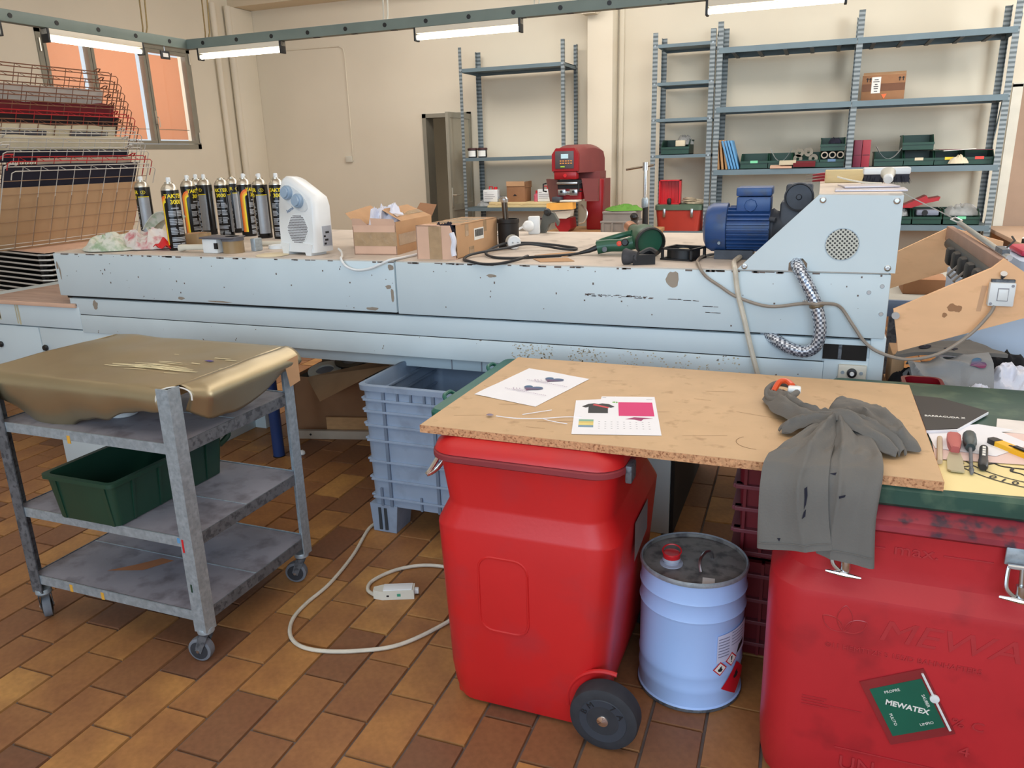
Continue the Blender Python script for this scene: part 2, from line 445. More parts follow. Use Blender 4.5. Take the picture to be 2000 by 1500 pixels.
def simple_mat(name, build):
    m = bpy.data.materials.new(name); m.use_nodes = True
    nt = m.node_tree; N = nt.nodes; N.remove(N['Principled BSDF'])
    out = N['Material Output']; nt.links.new(build(N, nt.links), out.inputs['Surface'])
    return m
def _blind(N, L):
    a = N.new('ShaderNodeBsdfTranslucent'); a.inputs[0].default_value = (*lin((240, 200, 172)), 1)
    d = N.new('ShaderNodeBsdfDiffuse'); d.inputs[0].default_value = (*lin((226, 172, 144)), 1)
    x = N.new('ShaderNodeMixShader'); x.inputs[0].default_value = .45
    L.new(a.outputs[0], x.inputs[1]); L.new(d.outputs[0], x.inputs[2]); return x.outputs[0]
M_BLIND = simple_mat('orange_roller_blind', _blind)
def _glass(N, L):
    a = N.new('ShaderNodeBsdfTransparent'); g = N.new('ShaderNodeBsdfGlossy'); g.inputs['Roughness'].default_value = .03
    x = N.new('ShaderNodeMixShader'); x.inputs[0].default_value = .06
    L.new(a.outputs[0], x.inputs[1]); L.new(g.outputs[0], x.inputs[2]); return x.outputs[0]
M_GLASS = simple_mat('window_glass', _glass)
def _mesh(N, L):
    # perforated steel disc: hexagonal-looking dots
    p = N.new('ShaderNodeBsdfPrincipled'); tc = N.new('ShaderNodeTexCoord')
    v = N.new('ShaderNodeTexVoronoi'); v.voronoi_dimensions = '2D'; v.inputs['Scale'].default_value = 105; v.inputs['Randomness'].default_value = 0.0
    s = N.new('ShaderNodeSeparateXYZ'); c = N.new('ShaderNodeCombineXYZ'); mp = N.new('ShaderNodeMapping'); mp.inputs['Rotation'].default_value = (0, 0, .785)
    L.new(tc.outputs['Object'], s.inputs[0]); L.new(s.outputs['X'], c.inputs['X']); L.new(s.outputs['Z'], c.inputs['Y']); L.new(c.outputs[0], mp.inputs[0]); L.new(mp.outputs[0], v.inputs['Vector'])
    g = N.new('ShaderNodeMath'); g.operation = 'LESS_THAN'; g.inputs[1].default_value = .33; L.new(v.outputs['Distance'], g.inputs[0])
    x = N.new('ShaderNodeMix'); x.data_type = 'RGBA'; x.inputs[6].default_value = (*lin((196, 196, 186)), 1); x.inputs[7].default_value = (*lin((52, 52, 50)), 1)
    L.new(g.outputs[0], x.inputs['Factor']); L.new(x.outputs[2], p.inputs['Base Color']); return p.outputs[0]
M_PERF = simple_mat('perforated_steel', _mesh)
def _braid(N, L):
    p = N.new('ShaderNodeBsdfPrincipled'); tc = N.new('ShaderNodeTexCoord')
    w = N.new('ShaderNodeTexChecker'); w.inputs['Scale'].default_value = 130
    w.inputs['Color1'].default_value = (*lin((222, 228, 238)), 1); w.inputs['Color2'].default_value = (*lin((104, 110, 124)), 1)
    L.new(tc.outputs['Object'], w.inputs['Vector']); L.new(w.outputs['Color'], p.inputs['Base Color'])
    p.inputs['Metallic'].default_value = .6; p.inputs['Roughness'].default_value = .3; return p.outputs[0]
M_BRAID = simple_mat('braided_steel_sleeve', _braid)
def _heart(N, L):
    p = N.new('ShaderNodeBsdfPrincipled'); tc = N.new('ShaderNodeTexCoord'); sp = N.new('ShaderNodeSeparateXYZ')
    L.new(tc.outputs['Generated'], sp.inputs[0])
    cr = N.new('ShaderNodeValToRGB'); e = cr.color_ramp.elements
    e[0].color = (*lin((122, 34, 78)), 1); e[1].color = (*lin((26, 92, 132)), 1); e[1].position = .8
    L.new(sp.outputs['Y'], cr.inputs[0]); L.new(cr.outputs[0], p.inputs['Base Color']); return p.outputs[0]
M_HEART = simple_mat('blue_to_crimson_print', _heart)
# ================================================================== THE ROOM
YB, XL, ZC = 7.5, -5.95, 3.4
b = MB().box(-6.3, 4.6, -3.6, 12, -.2, -.007)
floor = struct(b.build('floor', M_GROUT), 'terracotta tiled workshop floor')
# tiles: running bond, long side in depth, turned one degree against the room
TA = 0.0184186
TU, TV, TW, TL = .138, .236, .133, .231
T1 = Vector((math.cos(TA), math.sin(TA), 0)); T2 = Vector((-math.sin(TA), math.cos(TA), 0))
def tile_verts(cx, cy):
    hw, hl, i = TW/2, TL/2, .0022
    bot = [(-hw, -hl), (hw, -hl), (hw, hl), (-hw, hl)]; top = [(-hw+i, -hl+i), (hw-i, -hl+i), (hw-i, hl-i), (-hw+i, hl-i)]
    o = Vector((cx, cy, 0))
    return [o+T1*x+T2*y+Vector((0, 0, -.010)) for x, y in bot] + [o+T1*x+T2*y for x, y in top]
TF = [(4,5,6,7), (0,1,5,4), (1,2,6,5), (2,3,7,6), (3,0,4,7)]
near, rest = [], []
for i in range(-34, 46):
    off = .013 if i % 2 == 0 else .131
    for j in range(-16, 48):
        u = -1.651+i*TU+TW/2+.0025; v = off+j*TV+TL/2
        p = T1*u+T2*v
        if not (-6.2 < p.x < 4.5 and -3.4 < p.y < 11.6): continue
        (near if (-3.62 < p.x < .12 and 1.16 < p.y < 3.36) else rest).append((p.x, p.y))
near.sort(key=lambda q: math.hypot(q[0]+.6, q[1]-.8))
rest += near[298:]; near = near[:298]
tb = MB(); tb.add(tile_verts(0, 0), TF); tme = tb.mesh('tile', M_TILE, smooth=0)
for k, (x, y) in enumerate(near):
    o = bpy.data.objects.new('tile', tme); C.objects.link(o); o.parent = floor
    o.location = Vector((x, y, random.uniform(-.0012, .0004))) - WM[floor.name].translation
    o.rotation_euler = (random.uniform(-.002, .002), random.uniform(-.003, .003), random.uniform(-.004, .004))
rb = MB()
for x, y in rest: rb.add(tile_verts(x, y), TF)
rb.build('tile_field', M_TILES, floor, smooth=0, kind='stuff')

# back wall with the two door openings
D0, D1, DZ = -3.86, -3.34, 1.815
E0, E1, EZ = 1.36, 3.2, 1.835
b = MB()
b.box(XL-.2, D0, YB, YB+.14, 0, ZC).box(D0, D1, YB, YB+.14, DZ, ZC).box(D1, E0, YB, YB+.14, 0, ZC).box(E0, E1, YB, YB+.14, EZ, ZC).box(E1, 4.6, YB, YB+.14, 0, ZC)
struct(b.build('wall_back', M_WALL, smooth=0), 'cream plaster back wall')
# left wall with the window hole
WY0, WY1, WZ0, WZ1 = 4.88, 6.56, 1.553, 2.50
b = MB()
b.box(XL-.15, XL, -3.6, WY0, 0, ZC).box(XL-.15, XL, WY1, YB, 0, ZC).box(XL-.15, XL, WY0, WY1, 0, WZ0).box(XL-.15, XL, WY0, WY1, WZ1, ZC)
struct(b.build('wall_left', M_WALL, smooth=0), 'cream plaster side wall with the window')
struct(MB().box(4.5, 4.65, -3.6, 12, 0, ZC).build('wall_right', M_WALL, smooth=0), 'cream plaster wall')
struct(MB().box(-6.3, 4.7, -3.6, 12, ZC, ZC+.15).build('ceiling', M_CEIL, smooth=0), 'cream ceiling')
# front wall: only piers, the rest is the tall window opening
struct(MB().box(-6.3, 4.7, -3.75, -3.6, 0, .55).box(-6.3, -4.2, -3.75, -3.6, .55, ZC).box(3.9, 4.7, -3.75, -3.6, .55, ZC).build('wall_front', M_WALL, smooth=0), 'cream wall behind the viewer')
# far room behind the right doorway and passage behind the left door
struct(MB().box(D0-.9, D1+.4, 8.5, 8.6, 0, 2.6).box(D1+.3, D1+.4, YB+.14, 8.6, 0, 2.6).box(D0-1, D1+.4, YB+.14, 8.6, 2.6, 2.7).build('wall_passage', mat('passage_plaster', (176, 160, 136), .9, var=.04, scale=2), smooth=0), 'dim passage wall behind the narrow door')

# ceiling beam along the back wall, corner pilaster, pillar and its bracket, wall joint strip
struct(MB().box(XL, 1.3, 7.22, YB, 2.97, ZC).build('trim_1', M_CEIL, smooth=0), 'cream ceiling beam along the back wall')
b = MB().box(XL, -5.865, 7.16, YB, 0, 2.97, .012)
b.cyl((-5.90, 7.15, 0), (-5.90, 7.15, 2.97), .035).cyl((-5.90, 6.93, 0), (-5.90, 6.93, 2.97), .03)
struct(b.build('trim_2', M_WALL), 'rounded corner pilaster by the window')
b = MB().box(-2.06, -1.825, 7.29, YB, 0, ZC, .006)
struct(b.build('trim_3', M_WALL), 'flat cream pillar behind the press')
b = MB().prism([(-2.15, 2.72), (-2.15, 2.63), (-2.08, 2.585), (-1.96, 2.585), (-1.90, 2.64), (-1.90, 2.72)], 7.18, 7.30)
struct(b.build('trim_4', M_WALL), 'small bracket under the beam')
struct(MB().box(-1.81, -1.765, 7.47, YB, 0, ZC, .01).build('trim_5', M_WALL), 'narrow cream strip beside the pillar')

# window: frame, three sashes, panes, blinds
wf = MB()
t = .045
wf.box(XL-.05, XL+.012, WY0, WY1, WZ0, WZ0+t).box(XL-.05, XL+.012, WY0, WY1, WZ1-t, WZ1).box(XL-.05, XL+.012, WY0, WY0+t, WZ0, WZ1).box(XL-.05, XL+.012, WY1-t, WY1, WZ0, WZ1)
win = struct(wf.build('window_1', M_WINF, smooth=0), 'grey metal window with three orange blinds')
ym = [WY0+t, 5.38, 5.985, WY1-t]
for k in range(3):
    y0, y1 = ym[k]+.004, ym[k+1]-.004
    z0, z1 = WZ0+t+.004, WZ1-t-.004
    s = .028
    sb = MB().box(XL-.035, XL+.02, y0, y1, z0, z0+s).box(XL-.035, XL+.02, y0, y1, z1-s, z1).box(XL-.035, XL+.02, y0, y0+s, z0+s, z1-s).box(XL-.035, XL+.02, y1-s, y1, z0+s, z1-s)
    sash = sb.build('sash', M_WINF, win, smooth=0)
    MB().box(XL-.02, XL-.016, y0+s, y1-s, z0+s, z1-s).build('pane', M_GLASS, sash, smooth=0)
    MB().box(XL-.06, XL-.057, y0+s+.004, y1-s-.020, z0+s+.014, z1-s-.012).build('blind', M_BLIND, win, smooth=0)
MB().tube([(XL-.045, WY0+.08, 1.74), (XL-.045, WY1-.08, 1.735)], .003, 6).build('blind_cord', M_WINF, win)
hb = MB().box(XL+.02, XL+.035, 5.985, 6.005, 1.78, 1.90, .004).tube([(XL+.035, 5.995, 1.84), (XL+.06, 5.995, 1.84), (XL+.06, 5.995, 1.75)], .006)
hb.build('window_handle', M_ALU, win)
hg = MB()
for y, z in ((WY0+.02, 2.36), (WY1-.02, 2.40), (WY1-.02, 1.66)): hg.cyl((XL+.02, y, z-.05), (XL+.02, y, z+.05), .008, n=8)
hg.build('hinge', M_ALU, win)

# narrow metal door standing open, and its frame
b = MB().box(D0-.012, D0+.03, YB-.02, YB+.15, 0, DZ+.02).box(D1-.03, D1+.012, YB-.02, YB+.15, 0, DZ+.02).box(D0-.012, D1+.012, YB-.02, YB+.15, DZ-.02, DZ+.02)
door1 = struct(b.build('door_1', M_WINF, smooth=0), 'narrow grey metal door standing open')
lx = D1+.018
b = MB().box(lx-.03, lx, 6.95, 6.99, .01, DZ).box(lx-.03, lx, 7.44, 7.485, .01, DZ).box(lx-.03, lx, 6.99, 7.44, DZ-.05, DZ).box(lx-.03, lx, 6.99, 7.44, .9, .96).box(lx-.03, lx, 6.99, 7.44, .01, .12)
leaf = b.build('door_leaf', M_WINF, door1, smooth=0)
MB().box(lx-.022, lx-.010, 6.99, 7.44, .96, DZ-.05).build('upper_panel', mat('frosted_door_pane', (158, 150, 132), .35, var=.05), leaf, smooth=0)
MB().box(lx-.022, lx-.010, 6.99, 7.44, .12, .9).build('lower_panel', mat('door_sheet', (138, 132, 118), .5, var=.05), leaf, smooth=0)
b = MB().box(lx, lx+.008, 6.955, 6.985, .93, 1.12, .002).tube([(lx, 6.97, 1.05), (lx+.04, 6.97, 1.05), (lx+.04, 7.07, 1.05)], .008)
b.build('door_handle', M_ALU, leaf)

# right doorway: white frame, brown leaf
b = MB().box(E0, E0+.07, YB-.015, YB+.15, 0, EZ).box(E1-.07, E1, YB-.015, YB+.15, 0, EZ).box(E0, E1, YB-.015, YB+.15, EZ-.02, EZ+.01)
door2 = struct(b.build('door_2', M_OFFW, smooth=0), 'wide brown door with a white frame')
leaf = MB().box(E0+.07, E1-.07, YB+.03, YB+.07, 0, EZ-.02).build('door_leaf', M_DOORB, door2, smooth=0)

# surface cable and old socket on the back wall
t = thing('wall_socket', 'old cream socket at the end of a thin cable run on the back wall', 'socket', (-4.79, YB-.03, 1.40))
b = MB().box(-4.825, -4.745, YB-.03, YB, 1.38, 1.445, .006)
b.build('socket_cover', M_OFFW, t)
b = MB().tube([(-5.84, YB-.008, 2.555), (-4.80, YB-.008, 2.545), (-4.755, YB-.008, 2.52), (-4.742, YB-.008, 2.46), (-4.738, YB-.008, 1.44), (-4.74, YB-.01, 1.40), (-4.75, YB-.012, 1.39)], .006, 6)
b.build('surface_cable', M_WALL, t)

# ================================================================== HANGING TRUNKING AND TUBE LAMPS
XR, YR, RZ0, RZ1 = -3.63, 4.0, 2.070, 2.125
t = thing('lighting_trunking', 'grey-green metal lighting trunking hanging on thin cables below the ceiling', 'light rail', (XR, YR, RZ0))
MB().box(XR-.025, 3.2, YR, YR+.045, RZ0, RZ1, .003).build('rail', M_RAIL, t)
MB().box(XR-.045, XR, -.5, YR+.045, RZ0, RZ1, .003).build('rail', M_RAIL, t)
b = MB()
for k in range(28):
    x = -3.508+k*.2488
    if x < 3.1: b.cyl((x, YR-.0025, 2.097), (x, YR+.01, 2.097), .0115, n=12)
    if -3.1 < x < 3.1: b.box(x+.03, x+.062, YR+.006, YR+.03, RZ0-.002, RZ0+.006)
for k in range(16):
    y = 3.862-k*.2492
    b.cyl((XR+.0025, y, 2.099), (XR-.01, y, 2.099), .0115, n=12)
b.build('knockout', M_BLACK, t, kind='stuff')
def hang(p, dx, mt, r=.004):
    for s in (-1, 1):
        MB().tube([(p[0]+s*.012, p[1], RZ1-.005), (p[0]+s*.012+s*dx, p[1]+.01, RZ1+.03), (p[0]+s*(.012+dx*8), p[1]+.08, ZC)], r, 6).build('suspension_cable', mt, t)
M_CHAIN = mat('brass_cable', (150, 128, 84), .5, metal=.5, var=.15, scale=60)
hang((XR-.02, 3.70, 0), .004, M_CHAIN)
hang((-3.49, YR+.02, 0), .004, M_CHAIN)
hang((-2.27, YR+.02, 0), .001, M_OFFW, .005)
hang((-1.40, YR+.02, 0), .002, M_OFFW, .004)
hang((.6, YR+.02, 0), .002, M_OFFW, .004)

LAMPS = []
def lamp(x, y, along, label):
    """a 61 cm single tube batten under the trunking, origin at its left end"""
    t = thing('tube_lamp', label, 'lamp', (x, y, 2.0), 0 if along == 'x' else PI/2, 'tube lamps under the trunking')
    if not LAMPS:
        b = MB().box(0, .61, -.02, .025, .040, .070, .003); b.build('housing', M_LAMPB, t, local=True)
        b = MB().cyl((.012, .0, .022), (.598, .0, .022), .0125, n=14); b.build('tube', M_TUBE, t, local=True)
        for xx in (0, .598):
            MB().box(xx, xx+.012, -.021, .026, .003, .071, .002).build('end_cap', M_BLACK, t, local=True)
    else:
        for ch in LAMPS[0].children:
            c = ch.copy(); C.objects.link(c); c.parent = t
    LAMPS.append(t)
lamp(-2.092, YR+.02, 'x', 'lit tube lamp above the left shelf rack, hung from the trunking')
lamp(-3.562, YR+.02, 'x', 'lit tube lamp just right of the trunking corner')
lamp(-.562, YR+.02, 'x', 'lit tube lamp above the ladder-like narrow rack')
lamp(XR-.02, 3.052, 'y', 'lit tube lamp crossing in front of the orange window')
lamp(XR-.02, 2.205, 'y', 'lit tube lamp cut off at the upper left picture corner')
t = thing('hanging_tag', 'small black framed tag hanging below the trunking corner', 'tag', (XR-.02, 3.85, 1.98))
MB().box(XR-.026, XR-.018, 3.80, 3.87, 2.00, 2.045, .002).build('tag_frame', M_BLACK, t)
MB().box(XR-.0175, XR-.0165, 3.815, 3.855, 2.012, 2.033).build('tag_card', M_LABEL, t)
MB().tube([(XR-.022, 3.835, 2.04), (XR-.022, 3.835, 2.075)], .0025, 6).build('hook', M_STEEL, t)
# ================================================================== SLOTTED RACKS ON THE BACK WALL
def upright(x, y, h, sx, sy, w, t):
    """L-shaped slotted post; sx, sy say which way the flanges point"""
    a = MB(); e = .003
    P = [(x, y), (x+sx*w, y), (x+sx*w, y+sy*e), (x+sx*e, y+sy*e), (x+sx*e, y+sy*w), (x, y+sy*w)]
    a.prism(P if sx*sy > 0 else P[::-1], 0, h, 'xy')
    return a.build('upright', M_UP, t, smooth=0)
def tray(x0, x1, y0, y1, ztop, lip, t, mtop=None):
    a = MB()
    a.box(x0, x1, y0, y1, ztop-.006, ztop-.001)
    a.box(x0, x1, y0-.001, y0+.004, ztop-lip, ztop); a.box(x0, x1, y1-.004, y1+.001, ztop-lip, ztop)
    a.box(x0, x0+.004, y0, y1, ztop-lip, ztop); a.box(x1-.004, x1, y0, y1, ztop-lip, ztop)
    return a.build('shelf', M_RACK, t, smooth=0)
def bolts(xs, y, zs, t):
    a = MB()
    for x in xs:
        for z in zs: a.cyl((x, y-.006, z), (x, y, z), .009, n=6)
    a.build('bolt_heads', M_GALV, t, kind='stuff')

# left rack
t = thing('shelf_rack', 'tall sparse grey-green slotted rack beside the narrow door', 'rack', (-2.7, 7.2, 0), 0)
for x, s in ((-3.212, 1), (-2.19, -1)):
    upright(x, 7.0, 2.37, s, 1, .03, t); upright(x, 7.43, 2.37, s, -1, .04, t)
for z in (2.185, 1.392, .926): tray(-3.205, -2.196, 7.004, 7.426, z, .032, t)
bolts((-3.195, -2.207), 7.0, (2.17, 1.377, .911), t)
# narrow ladder rack
t = thing('shelf_rack', 'narrow ladder-like grey slotted rack between pillar and wide rack', 'rack', (-1.15, 7.2, 0), 0)
for x, s in ((-1.405, 1), (-.89, -1)):
    upright(x, 7.0, 2.355, s, 1, .042, t); upright(x, 7.43, 2.36, s, -1, .042, t)
for z in (2.262, 1.963, 1.671, 1.371, .72): tray(-1.362, -.932, 7.004, 7.426, z, .026, t)
bolts((-1.385, -.91), 7.0, (2.25, 1.95, 1.66, 1.36), t)
# wide rack of two bays
t = thing('shelf_rack', 'wide blue-grey two-bay rack holding the green bins', 'rack', (.2, 7.2, 0), 0)
for x, s in ((-.874, 1), (.178, 1), (1.262, -1)):
    upright(x, 7.0, 2.40, s, 1, .045, t); upright(x, 7.42, 2.40, s, -1, .045, t)
for z in (2.203, 1.742, 1.237, .782):
    for x0, x1 in ((-.86, .178), (.186, 1.25)): tray(x0, x1, 6.998, 7.422, z, .043, t)
for x0, x1 in ((-.86, .178), (.186, 1.25)):
    for k in range(5):
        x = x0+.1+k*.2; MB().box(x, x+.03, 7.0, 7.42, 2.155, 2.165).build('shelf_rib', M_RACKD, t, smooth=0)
for z0, z1 in ((2.29, 1.42), (1.235, .55)):
    MB().add([(1.262, 7.40, z1), (1.262, 7.43, z1), (1.262, 7.03, z0), (1.262, 7.0, z0), (1.267, 7.40, z1), (1.267, 7.43, z1), (1.267, 7.03, z0), (1.267, 7.0, z0)],
             [(0,1,2,3), (7,6,5,4), (0,4,5,1), (1,5,6,2), (2,6,7,3), (3,7,4,0)]).build('brace', M_RACK, t, smooth=0)
MB().box(-.874, -.868, 7.0, 7.42, 2.29, 2.32).build('brace', M_RACK, t, smooth=0)

# ------------------------------------------------------------------ things on the left rack
def jar(x, y, z, r, h, label, body, lid, g):
    t = thing('paint_jar', label, 'jar', (x, y, z), 0, g)
    MB().lathe([(r*.92, 0), (r, h*.1), (r, h*.8)], (x, y, z)).build('jar_body', body, t)
    MB().lathe([(r*1.12, h*.78), (r*1.12, h*.95), (r*.9, h)], (x, y, z)).build('lid', lid, t)
    a = MB()
    vs = []; n = 9
    for k in range(n):
        an = -PI*.95+PI*.8*k/(n-1)
        for zz in (h*.12, h*.72): vs.append((x+(r+.001)*math.cos(an), y+(r+.001)*math.sin(an), z+zz))
    a.add(vs, [(2*k, 2*k+2, 2*k+3, 2*k+1) for k in range(n-1)]); a.build('label_wrap', M_LABEL, t)
jar(-3.158, 7.12, 1.392, .043, .09, 'dark paint jar, the one nearer the narrow door, on the left rack', M_BLACK, mat('dark_red_lid', (70, 36, 36), .5), 'paint jars on the left rack')
jar(-3.058, 7.13, 1.392, .043, .09, 'dark paint jar, right one of the pair on the left rack', M_BLACK, mat('dark_red_lid', (70, 36, 36), .5), 'paint jars on the left rack')
# planks on lower shelf
PLZ = .926
t = thing('plank', 'pale wooden plank lying along the low shelf of the left rack', 'plank', (-2.6, 7.15, PLZ))
MB().box(-2.985, -2.2, 7.03, 7.3, PLZ, PLZ+.022, .003).build('lower_board', M_WOOD, t)
MB().box(-2.97, -2.2, 7.035, 7.3, PLZ+.024, PLZ+.05, .003).build('upper_board', M_WOOD, t)
for x in (-2.90, -2.64, -2.37): MB().box(x, x+.02, 7.028, 7.31, PLZ+.02, PLZ+.03).build('cleat', M_WOOD, t)
PZ = PLZ+.05
def canister(x, y, label):
    t = thing('solvent_can', label, 'canister', (x, y, PZ), 0, 'white solvent cans on the plank')
    MB().box(x-.075, x+.075, y-.045, y+.045, PZ, PZ+.115, .008).build('can_body', M_WHITE, t)
    MB().cyl((x+.042, y, PZ+.115), (x+.042, y, PZ+.14), .017).build('cap', M_REDP, t)
    MB().tube([(x-.025, y, PZ+.113), (x-.025, y, PZ+.14), (x+.01, y, PZ+.14), (x+.01, y, PZ+.113)], .006).build('handle', M_REDP, t)
    a = MB()
    for k, w in enumerate((.03, .10, .11, .09)): a.box(x-.06, x-.06+w, y-.0465, y-.046, PZ+.085-k*.018, PZ+.089-k*.018)
    a.build('print', M_INKG, t, kind='stuff')
canister(-2.975, 7.13, 'white solvent can with red cap left of the brown carton')
canister(-2.415, 7.13, 'white solvent can with red cap beside the pink bottle')
t = thing('metal_bowl', 'small upturned metal bowl beside the brown carton on the plank', 'bowl', (-2.855, 7.12, PZ))
MB().lathe([(.048, 0), (.048, .022), (.05, .026), (.04, .045), (.02, .054)], (-2.855, 7.12, PZ)).build('bowl_body', M_STEEL, t)
t = thing('cardboard_box', 'upright brown carton with a printed black triangle on the plank', 'box', (-2.70, 7.17, PZ))
MB().box(-2.80, -2.615, 7.08, 7.26, PZ, PZ+.175, .003).build('carton', M_CARDD, t)
MB().box(-2.80, -2.615, 7.074, 7.079, PZ+.145, PZ+.19).build('flap', M_CARD, t)
MB().box(-2.612, -2.608, 7.09, 7.26, PZ+.13, PZ+.188).build('flap', M_CARDD, t)
MB().poly([(-2.735, 7.078, PZ+.055), (-2.695, 7.078, PZ+.055), (-2.715, 7.078, PZ+.075)]).build('triangle_mark', M_INK, t, smooth=0)
t = thing('bottle', 'small pink plastic bottle between carton and white can', 'bottle', (-2.51, 7.12, PZ))
MB().lathe([(.024, 0), (.026, .006), (.026, .06), (.012, .075)], (-2.51, 7.12, PZ)).build('bottle_body', mat('pink_plastic', (206, 104, 124), .35), t)
MB().lathe([(.010, .074), (.010, .098), (.006, .102)], (-2.51, 7.12, PZ)).build('cap', M_REDP, t)

def lump(cx, cy, z, rx, ry, h, seed, n=22, wr=.35, fr=7.0, pw=.7):
    """crumpled cloth lying on a surface: an irregular dome with soft folds"""
    R_ = max(rx, ry)
    def fn(u, v):
        a = 2*PI*u; r = v
        k = 1+.22*noise.noise(Vector((math.cos(a)*1.3, math.sin(a)*1.3, seed)))+.10*noise.noise(Vector((math.cos(a)*4, math.sin(a)*4, seed+3)))
        x = rx*r*k*math.cos(a); y = ry*r*k*math.sin(a)
        e = max(0, 1-r*r)**pw
        X, Y = x/R_, y/R_
        f = noise.noise(Vector((X*1.7+seed, Y*1.7, seed*2)))
        w1 = noise.noise(Vector((X*1.2-seed, Y*1.2, seed*3)))
        q = 3.0*fr/5
        g = 1-2*min(1, abs(noise.noise(Vector((X*q+w1*1.2+seed, Y*q*.6-w1, seed*5))))*2.6)
        d = noise.noise(Vector((X*q*2.3, Y*q*2.3, seed*7)))
        zz = h*e*(.74+.55*wr*f)+h*min(1, e*1.4)*wr*(.36*g+.14*d)
        return (cx+x+.12*rx*e*w1, cy+y+.12*ry*e*f, z+.004+max(0, zz))
    return MB().sheet(n*2, n, fn)
o = lump(-3.06, 7.15, .93, .085, .09, .07, 4.4, wr=.3).build('plastic_bag', M_CLEAR); tag(o, 'crumpled clear plastic bag at the low left end of the left rack', 'bag')

# ------------------------------------------------------------------ bins and things on ladder and wide rack
BIN = []
def stack_bin(x0, x1, y0, z, h, label, tagcol=None, g='green open-front storage bins'):
    """green plastic open-fronted storage bin, width stretched to fit"""
    t = thing('storage_bin', label, 'storage bin', (x0, y0, z), 0, g)
    w = x1-x0; d = .28
    a = MB()
    zf = h*.52
    a.box(0, w, 0, d, 0, .006); a.box(0, w, d-.006, d, 0, h)
    a.box(0, w, 0, .006, 0, zf); a.box(-.003, w+.003, -.008, .004, zf-.018, zf)
    for xx in (0, w-.006):
        a.add([(xx, 0, 0), (xx+.006, 0, 0), (xx+.006, d, 0), (xx, d, 0), (xx, 0, zf), (xx+.006, 0, zf), (xx+.006, .08, h), (xx, .08, h), (xx+.006, d, h), (xx, d, h)],
              [(0, 4, 7, 9, 3), (1, 2, 8, 6, 5), (4, 5, 6, 7), (7, 6, 8, 9)])
    a.build('bin_shell', M_GREEN, t, smooth=0, local=True)
    MB().box(-.004, w+.004, d-.008, d+.002, h-.012, h).build('rim', M_GREEN, t, local=True)
    if tagcol: MB().box(w*.5-.03, w*.5+.03, -.0095, -.008, zf-.017, zf+.004).build('name_tag', tagcol, t, smooth=0, local=True)
    return t
TGW = M_LABEL; TGY = mat('yellow_tag', (236, 206, 60), .6); TGR = mat('red_tag', (206, 70, 60), .6); TGG = mat('mint_tag', (120, 206, 160), .6); TGB = mat('blue_tag', (92, 122, 156), .6)
stack_bin(-1.325, -1.085, 7.06, 1.371, .125, 'green storage bin alone on the narrow ladder rack')
o = MB().box(-1.20, -1.12, 7.055, 7.10, 1.44, 1.49, .004).build('card_box', M_CREAM); tag(o, 'small cream carton inside the bin on the ladder rack', 'carton')
o = lump(-1.14, 7.2, 1.45, .08, .08, .10, 8.1, wr=.3).build('plastic_bag', M_CLEAR); tag(o, 'clear plastic bag spilling from the bin on the ladder rack', 'bag')
SZ = 1.237
stack_bin(-.645, -.425, 7.05, SZ, .125, 'green storage bin next to the blue boards, mint tag', TGG)
stack_bin(-.42, -.235, 7.05, SZ, .125, 'green storage bin behind the loose tan cards')
stack_bin(-.235, -.02, 7.05, SZ, .125, 'green storage bin filled with rolls, left of the middle post')
stack_bin(-.02, .165, 7.05, SZ, .125, 'lower green storage bin beside the middle post, blue tag', TGB)
stack_bin(-.02, .165, 7.07, SZ+.127, .11, 'upper green storage bin stacked beside the middle post')
stack_bin(.39, .60, 7.05, SZ, .115, 'green storage bin right of the maroon folders')
stack_bin(.605, .815, 7.05, SZ, .115, 'green storage bin with cream tag carrying another bin', M_CREAM)
stack_bin(.585, .805, 7.07, SZ+.117, .12, 'raised green storage bin on top in the right bay')
stack_bin(.82, 1.02, 7.05, SZ, .115, 'green storage bin with yellow tag under the flat sheets', TGY)
stack_bin(1.025, 1.225, 7.05, SZ, .115, 'green storage bin with red tag by the right post', TGR)
LZ = .782
stack_bin(.56, .705, 7.05, LZ, .12, 'green storage bin on the lowest shelf, half hidden by the motor cover')
stack_bin(.715, .92, 7.05, LZ, .12, 'green storage bin with a grey part on the lowest shelf')
stack_bin(.935, 1.185, 7.05, LZ, .12, 'green storage bin full of clear bags on the lowest shelf', TGG)
# rolls in the bins
for k, (x, z, lab) in enumerate(((-.19, SZ+.075, 'leftmost lower'), (-.07, SZ+.075, 'rightmost lower'), (-.18, SZ+.125, 'upper left'), (-.11, SZ+.128, 'upper right'))):
    t = thing('tape_roll', 'grey tape roll, %s one piled in the open bin' % lab, 'tape roll', (x, 7.10, z-.03), 0, 'rolls in the bin')
    MB().lathe([(.012, 0), (.036, 0), (.036, .1), (.012, .1), (.012, 0)], (x, 7.07, z), (0, 1, 0), n=18, cap=False).build('roll', mat('grey_roll', (120, 116, 104), .6, var=.2), t)
for k, (x, lab) in enumerate(((.015, 'left'), (.075, 'middle'), (.135, 'right'))):
    t = thing('tape_roll', '%s of three pale tubes end-on in the bin by the middle post' % lab, 'tube', (x, 7.05, SZ+.068), 0, 'tubes in the bin')
    MB().lathe([(.018, 0), (.027, 0), (.027, .12), (.018, .12), (.018, 0)], (x, 7.06, SZ+.1), (0, 1, 0), n=18, cap=False).build('roll', mat('pale_roll', (170, 162, 146), .6, var=.2), t)
o = lump(.09, 7.14, SZ+.185, .05, .06, .06, 2.2).build('blue_cloth', M_NAVY); tag(o, 'dark blue rag in the upper stacked bin', 'rag')
